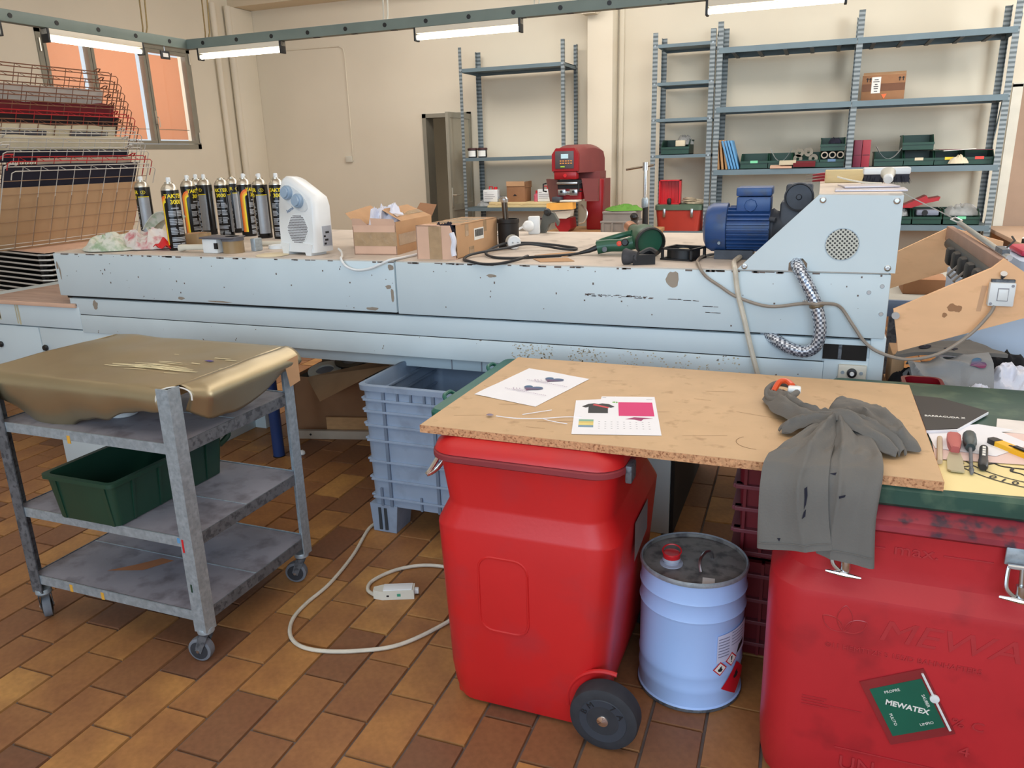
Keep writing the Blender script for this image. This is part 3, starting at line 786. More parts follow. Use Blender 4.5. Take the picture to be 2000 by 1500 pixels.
# folders, boards
for k in range(3):
    o = MB(Matrix.Translation((-.836+k*.034, 7.06, SZ)) @ Matrix.Rotation(-.10-k*.03, 4, 'Y')).box(0, .018, 0, .22, 0, .245, .002).build('wooden_board', M_WOODT)
    tag(o, ['tan wooden board nearest the left post of the wide rack', 'second tan wooden board leaning beside the post', 'third tan board leaning against the blue ones'][k], 'board', 'leaning tan boards')
for k in range(4):
    o = MB(Matrix.Translation((-.742+k*.024, 7.05, SZ)) @ Matrix.Rotation(-.30, 4, 'Y')).box(0, .017, 0, .2, 0, .245, .003).build('blue_board', M_BOOKB)
    tag(o, ['first blue panel, touching the tan boards', 'second blue panel of the leaning four', 'third blue panel of the leaning four', 'last blue panel, nearest the green bins'][k], 'panel', 'leaning blue panels')
for k, (x, c) in enumerate(((.232, (112, 34, 56)), (.295, (150, 44, 58)))):
    t = thing('binder', ['dark maroon binder standing right of the middle post', 'lighter red binder standing beside the maroon one'][k], 'binder', (x+.03, 7.15, SZ), 0, 'two binders')
    MB().box(x, x+.06, 7.06, 7.28, SZ, SZ+.21, .003).build('cover', mat('binder_%d' % k, c, .5), t)
    MB().box(x+.004, x+.056, 7.0575, 7.06, SZ+.09, SZ+.097).build('band', mat('binder_band', (90, 24, 40), .5), t)
# loose cards, sheets, bag
for k, (x0, x1, z, c, lab) in enumerate(((-.40, -.23, .004, M_CARDP, 'loose tan card lying before the bins'), (-.33, -.2, .03, M_CREAM, 'cream card propped on the tan one'), (-.22, -.05, .012, M_WINE, 'dark red printed card before the rolls'))):
    o = MB(Matrix.Translation((x0, 6.985, SZ+z)) @ Matrix.Rotation(.25, 4, 'X')).box(0, x1-x0, 0, .06, 0, .012+.01*k).build('printed_card', c); tag(o, lab, 'card')
o = MB(Matrix.Translation((.84, 7.03, SZ+.12)) @ Matrix.Rotation(.03, 4, 'Y')).box(0, .37, 0, .26, 0, .004).build('flat_sheet', mat('plum_sheet', (110, 44, 56), .5)); tag(o, 'plum sheet lying flat across the yellow and red tagged bins', 'sheet')
o = MB(Matrix.Translation((.87, 7.0, SZ+.108)) @ Matrix.Rotation(-.05, 4, 'Y')).box(0, .22, 0, .2, 0, .004).build('flat_sheet', M_LABEL); tag(o, 'pale sheet poking out under the plum sheet', 'sheet')
o = lump(.985, 7.02, SZ+.01, .07, .03, .08, 5.5, wr=.2).build('paper_wad', M_CREAM); tag(o, 'crumpled cream wrapper stuck in front of the yellow tagged bin', 'wrapper')
# curved clear sheets standing in two bins
for k, (x0, x1, lab) in enumerate(((-.41, -.245, 'curled clear sheet standing in the bin behind the tan cards'), (.40, .595, 'curled clear sheet standing in the bin right of the binders'))):
    a = MB().sheet(14, 4, lambda u, v: (x0+(x1-x0)*u, 7.10+.1*v, SZ+.06+.10*(2*u-1)**2), .002)
    o = a.build('curled_sheet', mat('smoky_clear_sheet', (150, 152, 150), .3, var=.05)); tag(o, lab, 'sheet')
# carton on the second shelf
t = thing('cardboard_box', 'brown shipping carton alone on the upper right shelf', 'box', (.41, 7.2, 1.742))
bx = MB(Matrix.Translation((.41, 7.22, 1.742)) @ Matrix.Rotation(-.06, 4, 'Z'))
bx.box(-.155, .155, -.12, .12, 0, .19, .003).build('carton', M_CARDD, t)
MT = Matrix.Translation((.41, 7.22, 1.742)) @ Matrix.Rotation(-.06, 4, 'Z')
a = MB(MT).box(-.15, .155, -.1215, -.1205, .07, .125); a.build('printed_band', mat('band_print', (112, 76, 56), .8), t)
MB(MT).box(-.085, -.02, -.1235, -.122, .055, .175).build('shipping_label', M_LABEL, t)
a = MB(MT)
for z, w in ((.155, .03), (.14, .045), (.12, .02), (.105, .035), (.09, .03), (.07, .025)): a.box(-.052-w/2, -.052+w/2, -.1245, -.1235, z-.003, z+.003)
a.build('label_print', M_INK, t, kind='stuff')
MB(MT).poly([(-.01, -.1225, .045), (.03, -.1225, .048), (.012, -.1225, .012)]).build('orange_sticker', mat('orange_sticker', (240, 110, 60), .6), t, smooth=0)
a = MB(MT)
for x in (-.12, -.1, .11, .135): a.box(x, x+.006, -.1225, -.121, .14, .17); a.box(x-.006, x+.012, -.1225, -.121, .160, .165)
a.build('arrow_mark', M_INK, t, kind='stuff')
MB(MT @ Matrix.Translation((-.15, -.12, .19)) @ Matrix.Rotation(.35, 4, 'X')).box(0, .305, 0, .06, 0, .003).build('flap', M_CARD, t)
MB(MT @ Matrix.Translation((-.155, -.12, .188)) @ Matrix.Rotation(.5, 4, 'Y')).box(0, .05, 0, .23, 0, .003).build('flap', M_CARDD, t)
# red folded plastic and grey part on the lowest shelf
o = MB().prism([(.60, LZ+.13), (.80, LZ+.225), (.815, LZ+.20), (.90, LZ+.215), (.89, LZ+.185), (.80, LZ+.165), (.70, LZ+.13)], 7.08, 7.26).build('red_tray', mat('deep_red_plastic', (160, 30, 38), .4)); tag(o, 'bent red plastic tray tipped on top of the lowest bins', 'tray')
t = thing('vent_part', 'grey plastic housing with a round hole in the lowest bin', 'housing', (.82, 7.1, LZ+.07))
MB().box(.74, .90, 7.065, 7.2, LZ+.07, LZ+.115, .01).build('housing', mat('grey_blue_plastic', (120, 126, 142), .4), t)
MB().lathe([(.008, 0), (.022, 0), (.022, .006), (.008, .006)], (.80, 7.062, LZ+.092), (0, 1, 0)).build('hole_rim', M_BLACK, t)
o = lump(1.06, 7.16, LZ+.065, .14, .09, .11, 9.3, wr=.3).build('plastic_bag', M_CLEAR); tag(o, 'clear plastic bags bulging from the lowest right bin', 'bag')
o = lump(.63, 7.15, LZ+.06, .06, .07, .09, 3.7, wr=.3).build('plastic_bag', M_CLEAR); tag(o, 'clear bag in the lowest bin nearest the motor cover', 'bag')

# ------------------------------------------------------------------ tool chest, red crate and rope on the ladder rack
CZ = .72
t = thing('tool_chest', 'brick red latched chest with a worn olive lid behind the machine', 'chest', (-1.13, 7.1, CZ))
a = MB().loft([rrect(-1.147, 7.16, .188, .15, .05, CZ), rrect(-1.147, 7.16, .198, .155, .05, CZ+.11), rrect(-1.147, 7.16, .206, .16, .05, CZ+.18)]); a.build('chest_body', M_TOOLB, t)
a = MB().loft([rrect(-1.147, 7.16, .212, .168, .05, CZ+.182), rrect(-1.147, 7.16, .212, .168, .05, CZ+.222), rrect(-1.147, 7.16, .20, .16, .05, CZ+.228)]); a.build('lid', M_GREENO, t)
for x in (-1.27, -1.03):
    MB().box(x-.012, x+.012, 6.985, 7.0, CZ+.12, CZ+.195, .003).build('latch', M_STEEL, t)
CT = CZ+.228
t = thing('red_crate', 'small red crate standing on edge on the chest', 'crate', (-1.24, 7.1, CT))
MB().box(-1.335, -1.145, 7.13, 7.14, CT, CT+.21).build('crate_bottom', M_REDP, t)
a = MB().box(-1.335, -1.325, 7.06, 7.13, CT, CT+.21).box(-1.155, -1.145, 7.06, 7.13, CT, CT+.21).box(-1.335, -1.145, 7.06, 7.13, CT, CT+.008).box(-1.335, -1.145, 7.06, 7.13, CT+.202, CT+.21)
a.build('crate_sides', M_REDP, t, smooth=0)
for k in range(5): MB().box(-1.305+k*.031, -1.297+k*.031, 7.12, 7.13, CT+.01, CT+.2).build('rib', M_REDP, t, smooth=0)
o = MB().lathe([(.012, 0), (.018, .01), (.02, .04), (.012, .055)], (-1.235, 7.03, CT)).build('dark_cone', M_BLACKM); tag(o, 'small dark conical piece standing before the red crate', 'cone')  # dark tapered piece of no known use
pts = []
for k in range(120):
    a_ = k*.42; r_ = .035+.03*math.sin(k*.37)+.02*noise.noise(Vector((k*.3, 2, 1)))
    pts.append((-1.03+1.5*r_*math.cos(a_), 7.12+r_*math.sin(a_), CT+.008+.045*abs(math.sin(k*.19))*(.5+.5*math.sin(k*.05+1))))
o = MB().tube(pts, .0065, 6, smooth=2).build('rope', M_ROPE); tag(o, 'tangled beige rope heaped on the chest lid', 'rope')

# ------------------------------------------------------------------ bench with pad press, grey crates, T-handle stand
t = thing('wooden_bench', 'low wooden bench carrying the crimson press behind the machine', 'bench', (-1.65, 6.3, 0))
MB().box(-2.1, -1.2, 5.95, 6.65, .76, .79, .003).build('bench_top', M_WOODT, t)
for x in (-2.06, -1.24):
    for y in (5.99, 6.61): MB().box(x-.03, x+.03, y-.03, y+.03, 0, .76).build('leg', M_WOODT, t)
PB = .79
t = thing('pad_press', 'crimson bench-top printing press with a grey control panel', 'machine', (-1.84, 6.3, PB))
MB().box(-1.80, -1.67, 6.34, 6.56, PB, 1.20, .012).build('column', M_PADR, t)
MB().prism([(6.36, PB), (6.60, PB), (6.60, 1.2), (6.42, 1.2)], -1.80, -1.66, 'yz').box(-1.90, -1.70, 6.40, 6.60, 1.19, 1.26).build('back_column', M_PADW, t)
# head: rounded hood
hd = []
for k in range(9):
    s = k/8; y = 6.18+.42*s
    top = 1.405+.070*math.sin(PI*min(.80, s*.62+.18))
    hw = .105+.03*math.sin(PI*s*.7)
    cx = -1.925+.085*s
    hd.append([(cx-hw, y, 1.255), (cx+hw, y, 1.255), (cx+hw, y, 1.36), (cx+hw*.9, y, top-.03), (cx+hw*.6, y, top), (cx-hw*.6, y, top), (cx-hw*.9, y, top-.03), (cx-hw, y, 1.36)])
MB().loft(hd).build('hood', M_PADW, t, smooth=40)
a = MB(); fr = [(-2.035, 1.27), (-1.815, 1.27), (-1.815, 1.40), (-1.845, 1.448), (-2.0, 1.448), (-2.035, 1.40)]
a.prism(fr, 6.155, 6.20); a.build('front_plate', M_PADR, t)
MB().box(-2.005, -1.85, 6.15, 6.156, 1.29, 1.425, .002).build('control_panel', mat('control_panel_grey', (84, 80, 84), .4), t)
MB().box(-1.955, -1.895, 6.147, 6.151, 1.368, 1.402).build('display', mat('lcd_screen', (176, 206, 214), .3, emit=(170, 210, 220), estr=.25), t)
a = MB()
for r_ in range(2):
    for k in range(5): a.box(-1.965+k*.022, -1.952+k*.022, 6.147, 6.151, 1.345-r_*.018, 1.353-r_*.018)
a.build('keypad', mat('amber_keys', (236, 152, 70), .5), t, kind='stuff')
MB().box(-1.96, -1.925, 6.147, 6.151, 1.300, 1.310).build('green_key', mat('green_key', (170, 206, 70), .5), t)
MB().box(-2.02, -1.83, 6.16, 6.24, 1.205, 1.27, .008).build('nose', M_PADR, t)
MB().cyl((-1.925, 6.155, 1.235), (-1.925, 6.17, 1.235), .014).build('stop_button', M_REDP, t)
for s, x0, x1, lab in ((-1, -2.10, -1.995, None), (1, -1.80, -1.66, None)):
    MB().prism([(x0, 1.21), (x1, 1.205), (x1-.005, 1.02 if s < 0 else 1.03), (x0+.03, 1.03)], 6.2, 6.25).build('side_door', M_PADB if s < 0 else M_PADW, t)
    hx = -2.10 if s < 0 else -1.80
    MB().tube([(hx, 6.2, 1.175), (hx+s*.0-.015, 6.17, 1.17), (hx-.015, 6.17, 1.115), (hx, 6.2, 1.11)], .007).build('door_handle', M_BLACK, t)
MB().box(-2.0, -1.80, 6.20, 6.34, 1.13, 1.20).build('dark_cavity', M_BLACK, t)
MB().box(-2.0, -1.80, 6.19, 6.34, 1.045, 1.13).build('carriage', M_PADR, t)
MB().box(-1.995, -1.82, 6.15, 6.2, 1.165, 1.185, .004).build('slide_bar', M_STEEL, t)
MB().box(-1.985, -1.82, 6.155, 6.19, 1.085, 1.115, .004).build('clamp_bar', M_STEEL, t)
for x in (-1.95, -1.85):
    MB().box(x-.033, x+.033, 6.14, 6.17, 1.08, 1.128, .004).build('clamp_block', M_STEEL, t)
    MB().cyl((x, 6.13, 1.11), (x, 6.14, 1.11), .010).build('clamp_screw', M_BLACK, t)
MB().prism([(-2.06, 1.02), (-1.84, 1.03), (-1.84, .975), (-2.06, .965)], 6.08, 6.18).build('yellow_tray', mat('orange_yellow_tray', (244, 178, 84), .5), t)
MB().box(-1.95, -1.80, 6.08, 6.25, 1.03, 1.045, .006).build('ink_cloth', M_OFFW, t)
MB().box(-2.02, -1.95, 6.1, 6.2, 1.03, 1.07, .004).build('junction_box', M_GEAR, t)
MB().prism([(-2.0, .955), (-1.86, .965), (-1.87, .915), (-1.9, .90), (-1.99, .90)], 6.1, 6.2).build('drip_plate', M_OFFW, t)
MB().prism([(-2.0, .90), (-1.88, .90), (-1.87, .82), (-1.9, PB), (-1.96, PB), (-2.0, .84)], 6.12, 6.3).build('pedestal', M_PADR, t)
for x in (-1.94, -1.91): MB().cyl((x, 6.15, PB), (x, 6.15, PB+.02), .012).build('foot', M_CHROME, t)
MB().tube([(-1.80, 6.2, 1.0), (-1.74, 6.15, .95), (-1.75, 6.13, .88), (-1.80, 6.13, .86)], .008, smooth=5).build('air_hose', M_STEEL, t)

t = thing('grey_crate', 'lower dusty grey plastic crate beside the crimson press', 'crate', (-1.44, 6.2, PB), 0, 'stacked grey crates')
a = MB().box(-1.60, -1.30, 6.06, 6.34, PB, PB+.09).box(-1.605, -1.295, 6.055, 6.345, PB+.078, PB+.094, .003); a.build('crate_shell', M_GREYB, t)
for x in (-1.585, -1.51, -1.42, -1.34): MB().box(x, x+.012, 6.045, 6.06, PB, PB+.08).build('rib', M_GREYB, t)
t = thing('grey_crate', 'upper dusty grey plastic crate under the lime green cloth', 'crate', (-1.44, 6.2, PB+.094), 0, 'stacked grey crates')
a = MB().box(-1.585, -1.335, 6.07, 6.33, PB+.094, PB+.16).box(-1.59, -1.33, 6.065, 6.335, PB+.15, PB+.168, .003); a.build('crate_shell', M_GREYB, t)
o = lump(-1.44, 6.2, PB+.168, .17, .12, .05, 6.2, wr=.5).build('cleaning_cloth', M_LIME); tag(o, 'lime green cloth draped over the grey crates', 'cloth')
t = thing('grey_bracket', 'dark grey bracket leaning in front of the grey crates', 'bracket', (-1.33, 6.0, PB))
MB().prism([(-1.37, PB), (-1.33, PB), (-1.285, PB+.13), (-1.33, PB+.15)], 5.98, 6.02).build('bracket_arm', mat('bracket_grey', (84, 80, 76), .6), t)
MB().lathe([(.028, 0), (.03, .02), (.02, .035)], (-1.315, 5.98, PB+.125), (0, -.5, 1)).build('bracket_knob', M_BLACK, t)
t = thing('t_handle_stand', 'upright steel pole with a sliding T-handle behind the machine', 'stand', (-.925, 4.5, 0))
MB().box(-1.08, -.78, 4.35, 4.65, 0, .03, .006).build('base_plate', M_BLACKM, t)
MB().cyl((-.925, 4.5, .03), (-.925, 4.5, 1.12), .017).build('pole', M_BLACKM, t)
MB().cyl((-.93, 4.5, 1.12), (-.93, 4.5, 1.34), .011).build('steel_rod', M_CHROME, t)
MB().lathe([(.014, 0), (.02, .01), (.02, .05), (.014, .06)], (-.928, 4.5, 1.09)).build('collar', M_GALV, t)
MB().cyl((-.93, 4.5, 1.30), (-.93, 4.5, 1.345), .015).build('head', M_STEEL, t)
MB().tube([(-1.035, 4.47, 1.307), (-.89, 4.53, 1.328)], .006).build('cross_bar', M_CHROME, t)
# ================================================================== SCREEN DRYING RACK, left
M_WIREB = mat('rusty_brown_wire', (134, 92, 72), .5, metal=.3, var=.2, scale=30)
M_WIREW = mat('pale_wire', (206, 204, 198), .4, metal=.3, var=.06)
M_WIRER = mat('red_wire', (176, 40, 44), .45, var=.06)
t = thing('drying_rack', 'tall wire drying rack with many lifted shelves, left of the long machine', 'rack', (-4.6, 3.6, 0))
DY0, DY1 = 3.10, 4.12
dd = Vector((.21, 0, .47)).normalized(); dn_ = Vector((.47, 0, -.21)).normalized()
def wire_shelf_mesh(m):
    a = MB(); Ls = .50; n = 6
    A = lambda s, y, off=0: tuple(dd*(-Ls*s)+dn_*off+Vector((0, y, 0)))
    r = .0032
    # front lip: two wires with rounded far corner, running back along the side
    for off, rr in ((.0, r), (.060, r*.9)):
        a.tube([A(.10, DY0, off), A(.02, DY0, off), A(0, DY0+.02, off), A(0, DY1-.02, off), A(.03, DY1, off), A(.22, DY1, off)], rr, n)
    a.tube([A(0, DY0), A(1, DY0)], r, n); a.tube([A(0, DY1), A(1, DY1)], r, n); a.tube([A(1, DY0), A(1, DY1)], r, n)
    for k in range(1, 9):
        y = DY0+(DY1-DY0)*k/9
        a.tube([A(0, y, .060), A(0, y, 0), A(1, y, 0)], .0022, 5)
    for k in (1,): a.tube([A(.95, DY0), A(.95, DY1)], .0022, 5)
    a.tube([A(.0, DY0+.0, 0), A(-.05, DY0+.02, .02), A(-.05, DY0+.06, .02), A(0, DY0+.06, 0)], .004, 6)
    a.tube([A(.0, DY1-.10, 0), A(-.05, DY1-.11, .02), A(-.05, DY1-.13, .02), A(0, DY1-.14, 0)], .004, 6)
    return a.mesh('wire_shelf', m)
M_WIRED = mat('dull_tan_wire', (146, 116, 88), .6, var=.1)
wm = {m.name: wire_shelf_mesh(m) for m in (M_WIREB, M_WIREW, M_WIRER)}
NS0 = None
NS = 12
for k in range(NS):
    m = M_WIRER if k in (1, 6) else (M_WIREW if k < 5 else M_WIREB)
    o = bpy.data.objects.new('wire_shelf', wm[m.name]); C.objects.link(o); o.parent = t
    s = k/(NS-1)
    o.location = Vector((-4.195-.20*s, 0, 1.415+.575*s)) - WM[t.name].translation
ga = MB()
for k in range(1, 6): ga.tube([tuple(Vector((-4.195, DY0, 1.415))-dd*(.5*k/6)), tuple(Vector((-4.195, DY1, 1.415))-dd*(.5*k/6))], .0024, 5)
for k in range(1, 9):
    y = DY0+(DY1-DY0)*k/9; ga.tube([tuple(Vector((-4.192, y, 1.415))-dd*.19), tuple(Vector((-4.192, y, 1.415))-dd*.5)], .0028, 5)
ga.build('grid_wires', M_WIRED, t, kind='stuff')
for y in (DY0+.03, DY1-.03):
    MB().box(-4.98, -4.93, y-.02, y+.02, 0, 1.75, .004).build('post', M_WIREB, t)
    MB().box(-4.95, -4.18, y-.02, y+.02, .10, .14, .004).build('base_rail', M_WIREB, t)
MB().box(-4.97, -4.94, DY0, DY1, .5, .55, .004).build('cross_rail', M_WIREB, t)
# closed lower shelves, seen from their corner
for k in range(9):
    z = .672+k*.030; a = MB()
    P = [(-4.21, 3.24, z), (-4.19, 4.08, z), (-5.0, 4.08, z+.045), (-5.0, 3.24, z+.045)]
    a.tube([P[3], (-4.25, 3.24, z+.002), (-4.21, 3.28, z), P[1], P[2]], .0055, 6)
    a.build('wire_shelf', M_WIREW, t)
    MB().add([(-4.23, 3.26, z-.006), (-4.21, 4.06, z-.006), (-5.0, 4.06, z+.040), (-5.0, 3.26, z+.040), (-4.23, 3.26, z-.012), (-4.21, 4.06, z-.012), (-5.0, 4.06, z+.034), (-5.0, 3.26, z+.034)], [(0,1,2,3), (7,6,5,4), (0,4,5,1), (1,5,6,2), (2,6,7,3), (3,7,4,0)]).build('tray_sheet', M_BLACK, t, smooth=0)
for y in (3.30, 4.02): MB().box(-4.32, -4.29, y-.015, y+.015, .14, .90, .003).build('spring_post', M_BLACK, t)
# sheets and garments lying on the lifted shelves
def rack_sheet(ztop, zbot, y0, y1, m, th=.006, inset=.012, wav=0.0, seed=0):
    def fn(u, v):
        y = y0+(y1-y0)*u
        zt = ztop + wav*noise.noise(Vector((u*3.1+seed, seed, 0))) + .3*wav*noise.noise(Vector((u*9+seed, 1, 0)))
        z = zbot+(zt-zbot)*v
        s = max(0, (ztop+.02-1.415)/.575)
        x = -4.195-.20*s-(1.415+.575*s-z)*.447-inset
        return (x+wav*.25*noise.noise(Vector((u*8, v*4, seed+5))), y, z)
    return MB().sheet(26, 8, fn, th)
for zt, zb, y0, y1, m, w, nm, lab, cat in (
    (1.875, 1.70, 3.12, 4.02, mat('grey_white_panel', (196, 190, 184), .7, var=.03), .003, 'print_panel', 'greyish white panel on the upper lifted shelves of the drying rack', 'panel'),
    (1.775, 1.63, 3.12, 4.06, M_WINE, .035, 'folded_garment', 'wine red cloth spread on a lifted drying shelf', 'cloth'),
    (1.705, 1.60, 3.13, 4.05, mat('black_cloth', (34, 24, 28), .95), .006, 'folded_garment', 'black cloth hanging just below the wine red one', 'cloth'),
    (1.648, 1.56, 3.13, 4.0, M_CREAM, .012, 'folded_garment', 'upper cream cloth with dark grey prints on the drying rack', 'cloth'),
    (1.585, 1.49, 3.13, 4.07, mat('pale_ecru_cloth', (214, 204, 178), .95, var=.06), .012, 'folded_garment', 'lower ecru cloth beneath the printed cream one', 'cloth'),
    (1.505, 1.44, 3.13, 4.03, M_NAVY, .004, 'folded_garment', 'narrow navy cloth in the middle of the drying rack', 'cloth'),
    (1.458, 1.41, 3.35, 4.03, mat('beige_sheet', (196, 178, 158), .8), .003, 'print_panel', 'beige panel showing between the two navy cloths', 'panel'),
    (1.425, 1.235, 3.12, 4.06, M_NAVY, .008, 'folded_garment', 'large navy cloth hanging on the lowest lifted shelf', 'cloth'),
    (1.30, .945, 3.05, 4.10, mat('plain_brown_board', (186, 152, 116), .8, var=.03, scale=2), .0, 'brown_board', 'large brown cardboard sheet behind the wire of the lowest lifted shelf', 'board')):
    ins = .012 if nm != 'brown_board' else .020
    o = rack_sheet(zt, zb, y0, y1, m, inset=ins, wav=w, seed=zt*7).build(nm, m); tag(o, lab, cat)
    if 'dark grey prints' in lab:
        for ya, yb in ((3.22, 3.50), (3.66, 3.94)):
            MB().sheet(8, 2, lambda u, v: (-4.195-.20*(zt+.02-1.415)/.575-(.085-.032*v)*.447-.006, ya+(yb-ya)*u, zt-.065+.032*v), .001).build('dark_print', M_INKG if False else mat('slate_print', (84, 84, 92), .8), o)
a = MB()
o = MB().box(-4.62, -4.40, 3.06, 3.30, 1.93, 1.99, .004).box(-4.6, -4.42, 3.06, 3.2, 1.99, 2.06, .004).build('blue_carton', mat('blue_carton_card', (48, 116, 172), .6)); tag(o, 'blue carton lying on top at the near end of the drying rack', 'box')
o = MB(Matrix.Translation((-4.6, 3.66, .945)) @ Matrix.Rotation(.05, 4, 'Y')).box(-.40, .40, -.42, .42, 0, .006).build('print_panel', M_CARDP); tag(o, 'pinkish board lying on the flat lower drying shelves', 'panel')

# ================================================================== LONG CONVEYOR MACHINE
t = thing('conveyor_dryer', 'long pale blue conveyor dryer with chipped paint crossing the room', 'machine', (-1.6, 3.1, 0))
YF, YK = 2.57, 3.73
hl = MB().box(-3.278, -1.486, YF, YK, .830, 1.026, .004).build('hood_panel', M_PAINT, t)
MB().box(-3.270, -1.488, YF+.006, YK, 1.0262, 1.030).build('top_sheet', M_TOP, hl, smooth=0)
hr = MB().box(-1.480, .222, YF, YK, .826, 1.026, .004).build('hood_panel', M_PAINT, t)
MB().box(-1.478, .215, YF+.006, YK, 1.0262, 1.030).build('top_sheet', M_TOP, hr, smooth=0)
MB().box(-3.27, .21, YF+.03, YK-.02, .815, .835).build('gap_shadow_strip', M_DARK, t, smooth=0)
MB().box(-3.24, .198, YF+.012, YK, .742, .817, .003).build('middle_band', M_PAINT, t)
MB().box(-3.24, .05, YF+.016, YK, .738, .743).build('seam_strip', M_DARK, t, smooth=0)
MB().box(-4.10, -3.19, YF+.010, YF+.05, .668, .775, .003).build('side_rail', M_PAINT, t)
MB().box(-3.19, .055, YF+.010, YK, .655, .739, .003).build('lower_band', M_PAINTW, t)
MB().box(.055, .228, YF+.010, YF+.06, .668, .760, .003).build('end_band', M_PAINTW, t)
MB().box(.185, .229, YF+.008, YK, .64, .83, .003).build('end_post', M_PAINTW, t)
MB().box(-4.10, -3.19, YF+.05, YK, .66, .770, .003).build('infeed_frame', M_PAINT, t)
# infeed board with its wooden edge
MB().box(-3.86, -3.2, YF+.005, 3.72, .778, .792, .002).build('infeed_board', M_BELT, t)
MB().box(-3.86, -3.2, YF-.002, YF+.012, .772, .790, .002).build('infeed_edge', M_CARDP, t)
# cabinet panels with knobs
MB().box(-4.10, -3.493, YF+.016, YF+.04, .38, .662, .002).build('cabinet_door', M_PAINT, t)
MB().box(-3.487, -2.775, YF+.016, YF+.04, .38, .662, .002).build('cabinet_door', M_PAINT, t)
for x, z in ((-3.775, .562), (-3.462, .563)):
    MB().lathe([(.013, 0), (.016, .008), (.012, .016)], (x, YF+.017, z), (0, -1, 0), n=14).build('door_knob', M_BLACK, t)
MB().box(-2.79, -2.765, YF+.02, YF+.05, .62, .664).build('corner_bracket', M_BLACK, t)
# legs and under-frame
MB().box(-3.37, -2.80, 2.50, 3.25, 0, .385, .004).build('leg_cabinet', M_PAINT, t)
MB().box(-2.84, -2.73, 3.22, 3.32, 0, .66, .003).build('leg', M_PAINT, t)
MB().box(-2.78, .2, 2.69, 2.75, .583, .632, .003).build('front_beam', M_PAINT, t)
MB().box(-2.78, .2, 2.66, 3.7, .634, .656).build('under_shade_panel', M_DARK, t)  # black panel added to stand for the shade beneath the machine
MB().box(-.560, -.435, 2.675, 2.76, 0, .634, .003).build('leg', M_PAINT, t)
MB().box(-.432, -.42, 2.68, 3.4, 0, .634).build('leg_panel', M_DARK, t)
MB().box(.06, .18, 3.5, 3.6, 0, .64, .003).build('leg', M_PAINT, t)
for x in (-1.32, -1.19): MB().box(x-.002, x+.002, 2.687, 2.69, .585, .63).build('beam_joint', M_INKG, t, smooth=0)
# bare patches where paint has come off the front
def patch(cx, cz, w, h, seed, y, par, m=None, n=16):
    pts = []
    for k in range(n):
        a_ = 2*PI*k/n; r_ = 1+.45*noise.noise(Vector((math.cos(a_)*1.6, math.sin(a_)*1.6, seed)))
        pts.append((cx+w*r_*math.cos(a_), y, cz+h*r_*math.sin(a_)))
    return MB().poly(pts).build('bare_patch', m or mat('bare_metal_patch', (150, 138, 124), .6, var=.1), par, smooth=0)
patch(-.432, .992, .022, .027, 1.1, YF-.0006, hr)
patch(-3.08, .792, .014, .020, 2.3, YF+.0115, t)
patch(-1.595, .83+.012, .03, .006, 3.2, YF-.0006, hl)
patch(-2.35, .838, .06, .004, 4.2, YF-.0006, hl)
patch(-2.55, .845, .02, .006, 5.2, YF-.0006, hl)
patch(-1.515, .93, .014, .007, 6.2, YF-.0006, hl); patch(-1.50, .90, .006, .03, 7.2, YF-.0006, hl)
patch(-1.50, 1.005, .014, .010, 8.1, YF-.0006, hl)
patch(-1.085, .985, .018, .006, 9.4, YF-.0006, hr)
patch(-3.262, .97, .007, .02, 3.9, YF-.0006, hl); patch(-3.25, .94, .004, .028, 2.9, YF-.0006, hl)
a = MB()
for k in range(60):                                 # a long row of scraped dashes
    x = -.735+.235*random.random(); z = .929+.004*random.uniform(-1, 1)-.012*(x+.735)
    a.box(x, x+random.uniform(.004, .016), YF-.0007, YF-.0002, z, z+random.uniform(.001, .003))
for x0, z0 in ((-.455, .925), (-.335, .905), (-.33, .885), (-.40, .922)):
    for k in range(7): 
        x = x0+random.uniform(0, .05); a.box(x, x+random.uniform(.008, .02), YF-.0007, YF-.0002, z0, z0+random.uniform(.001, .0025))
random.seed(11)
for k in range(70):
    x = random.uniform(-3.25, .2); z = random.uniform(.835, 1.02); w = random.uniform(.002, .006)
    if abs(x+1.483) > .01: a.box(x, x+w, YF-.0007, YF-.0002, z, z+w*random.uniform(.4, 1.6))
for k in range(90):                                 # worn upper edge
    x = random.uniform(-3.26, .0); w = random.uniform(.006, .03); a.box(x, x+w, YF-.0007, YF-.0002, 1.026-random.uniform(.002, .006), 1.0265)
a.build('paint_scrapes', mat('scrape_grey', (112, 100, 94), .7), t, smooth=0, kind='stuff')
a = MB()
for x0, x1, n in ((-1.02, -.86, 160), (-.80, -.66, 130), (-.62, -.2, 120)):
    for k in range(n):
        x = random.uniform(x0, x1); z = random.uniform(.662, .733); w = random.uniform(.002, .006); a.box(x, x+w, YF+.0092, YF+.0098, z, z+w*random.uniform(.4, 1))
a.build('glue_specks', mat('dry_glue', (188, 176, 150), .8, var=.2, scale=40), t, smooth=0, kind='stuff')
a = MB()
for k in range(10):
    x = -4.0+random.uniform(0, .5); a.box(x, x+random.uniform(.004, .02), YF+.0092, YF+.0098, random.uniform(.67, .70), .774)
a.build('rust_runs', mat('rust_run', (190, 184, 158), .6), t, smooth=0, kind='stuff')

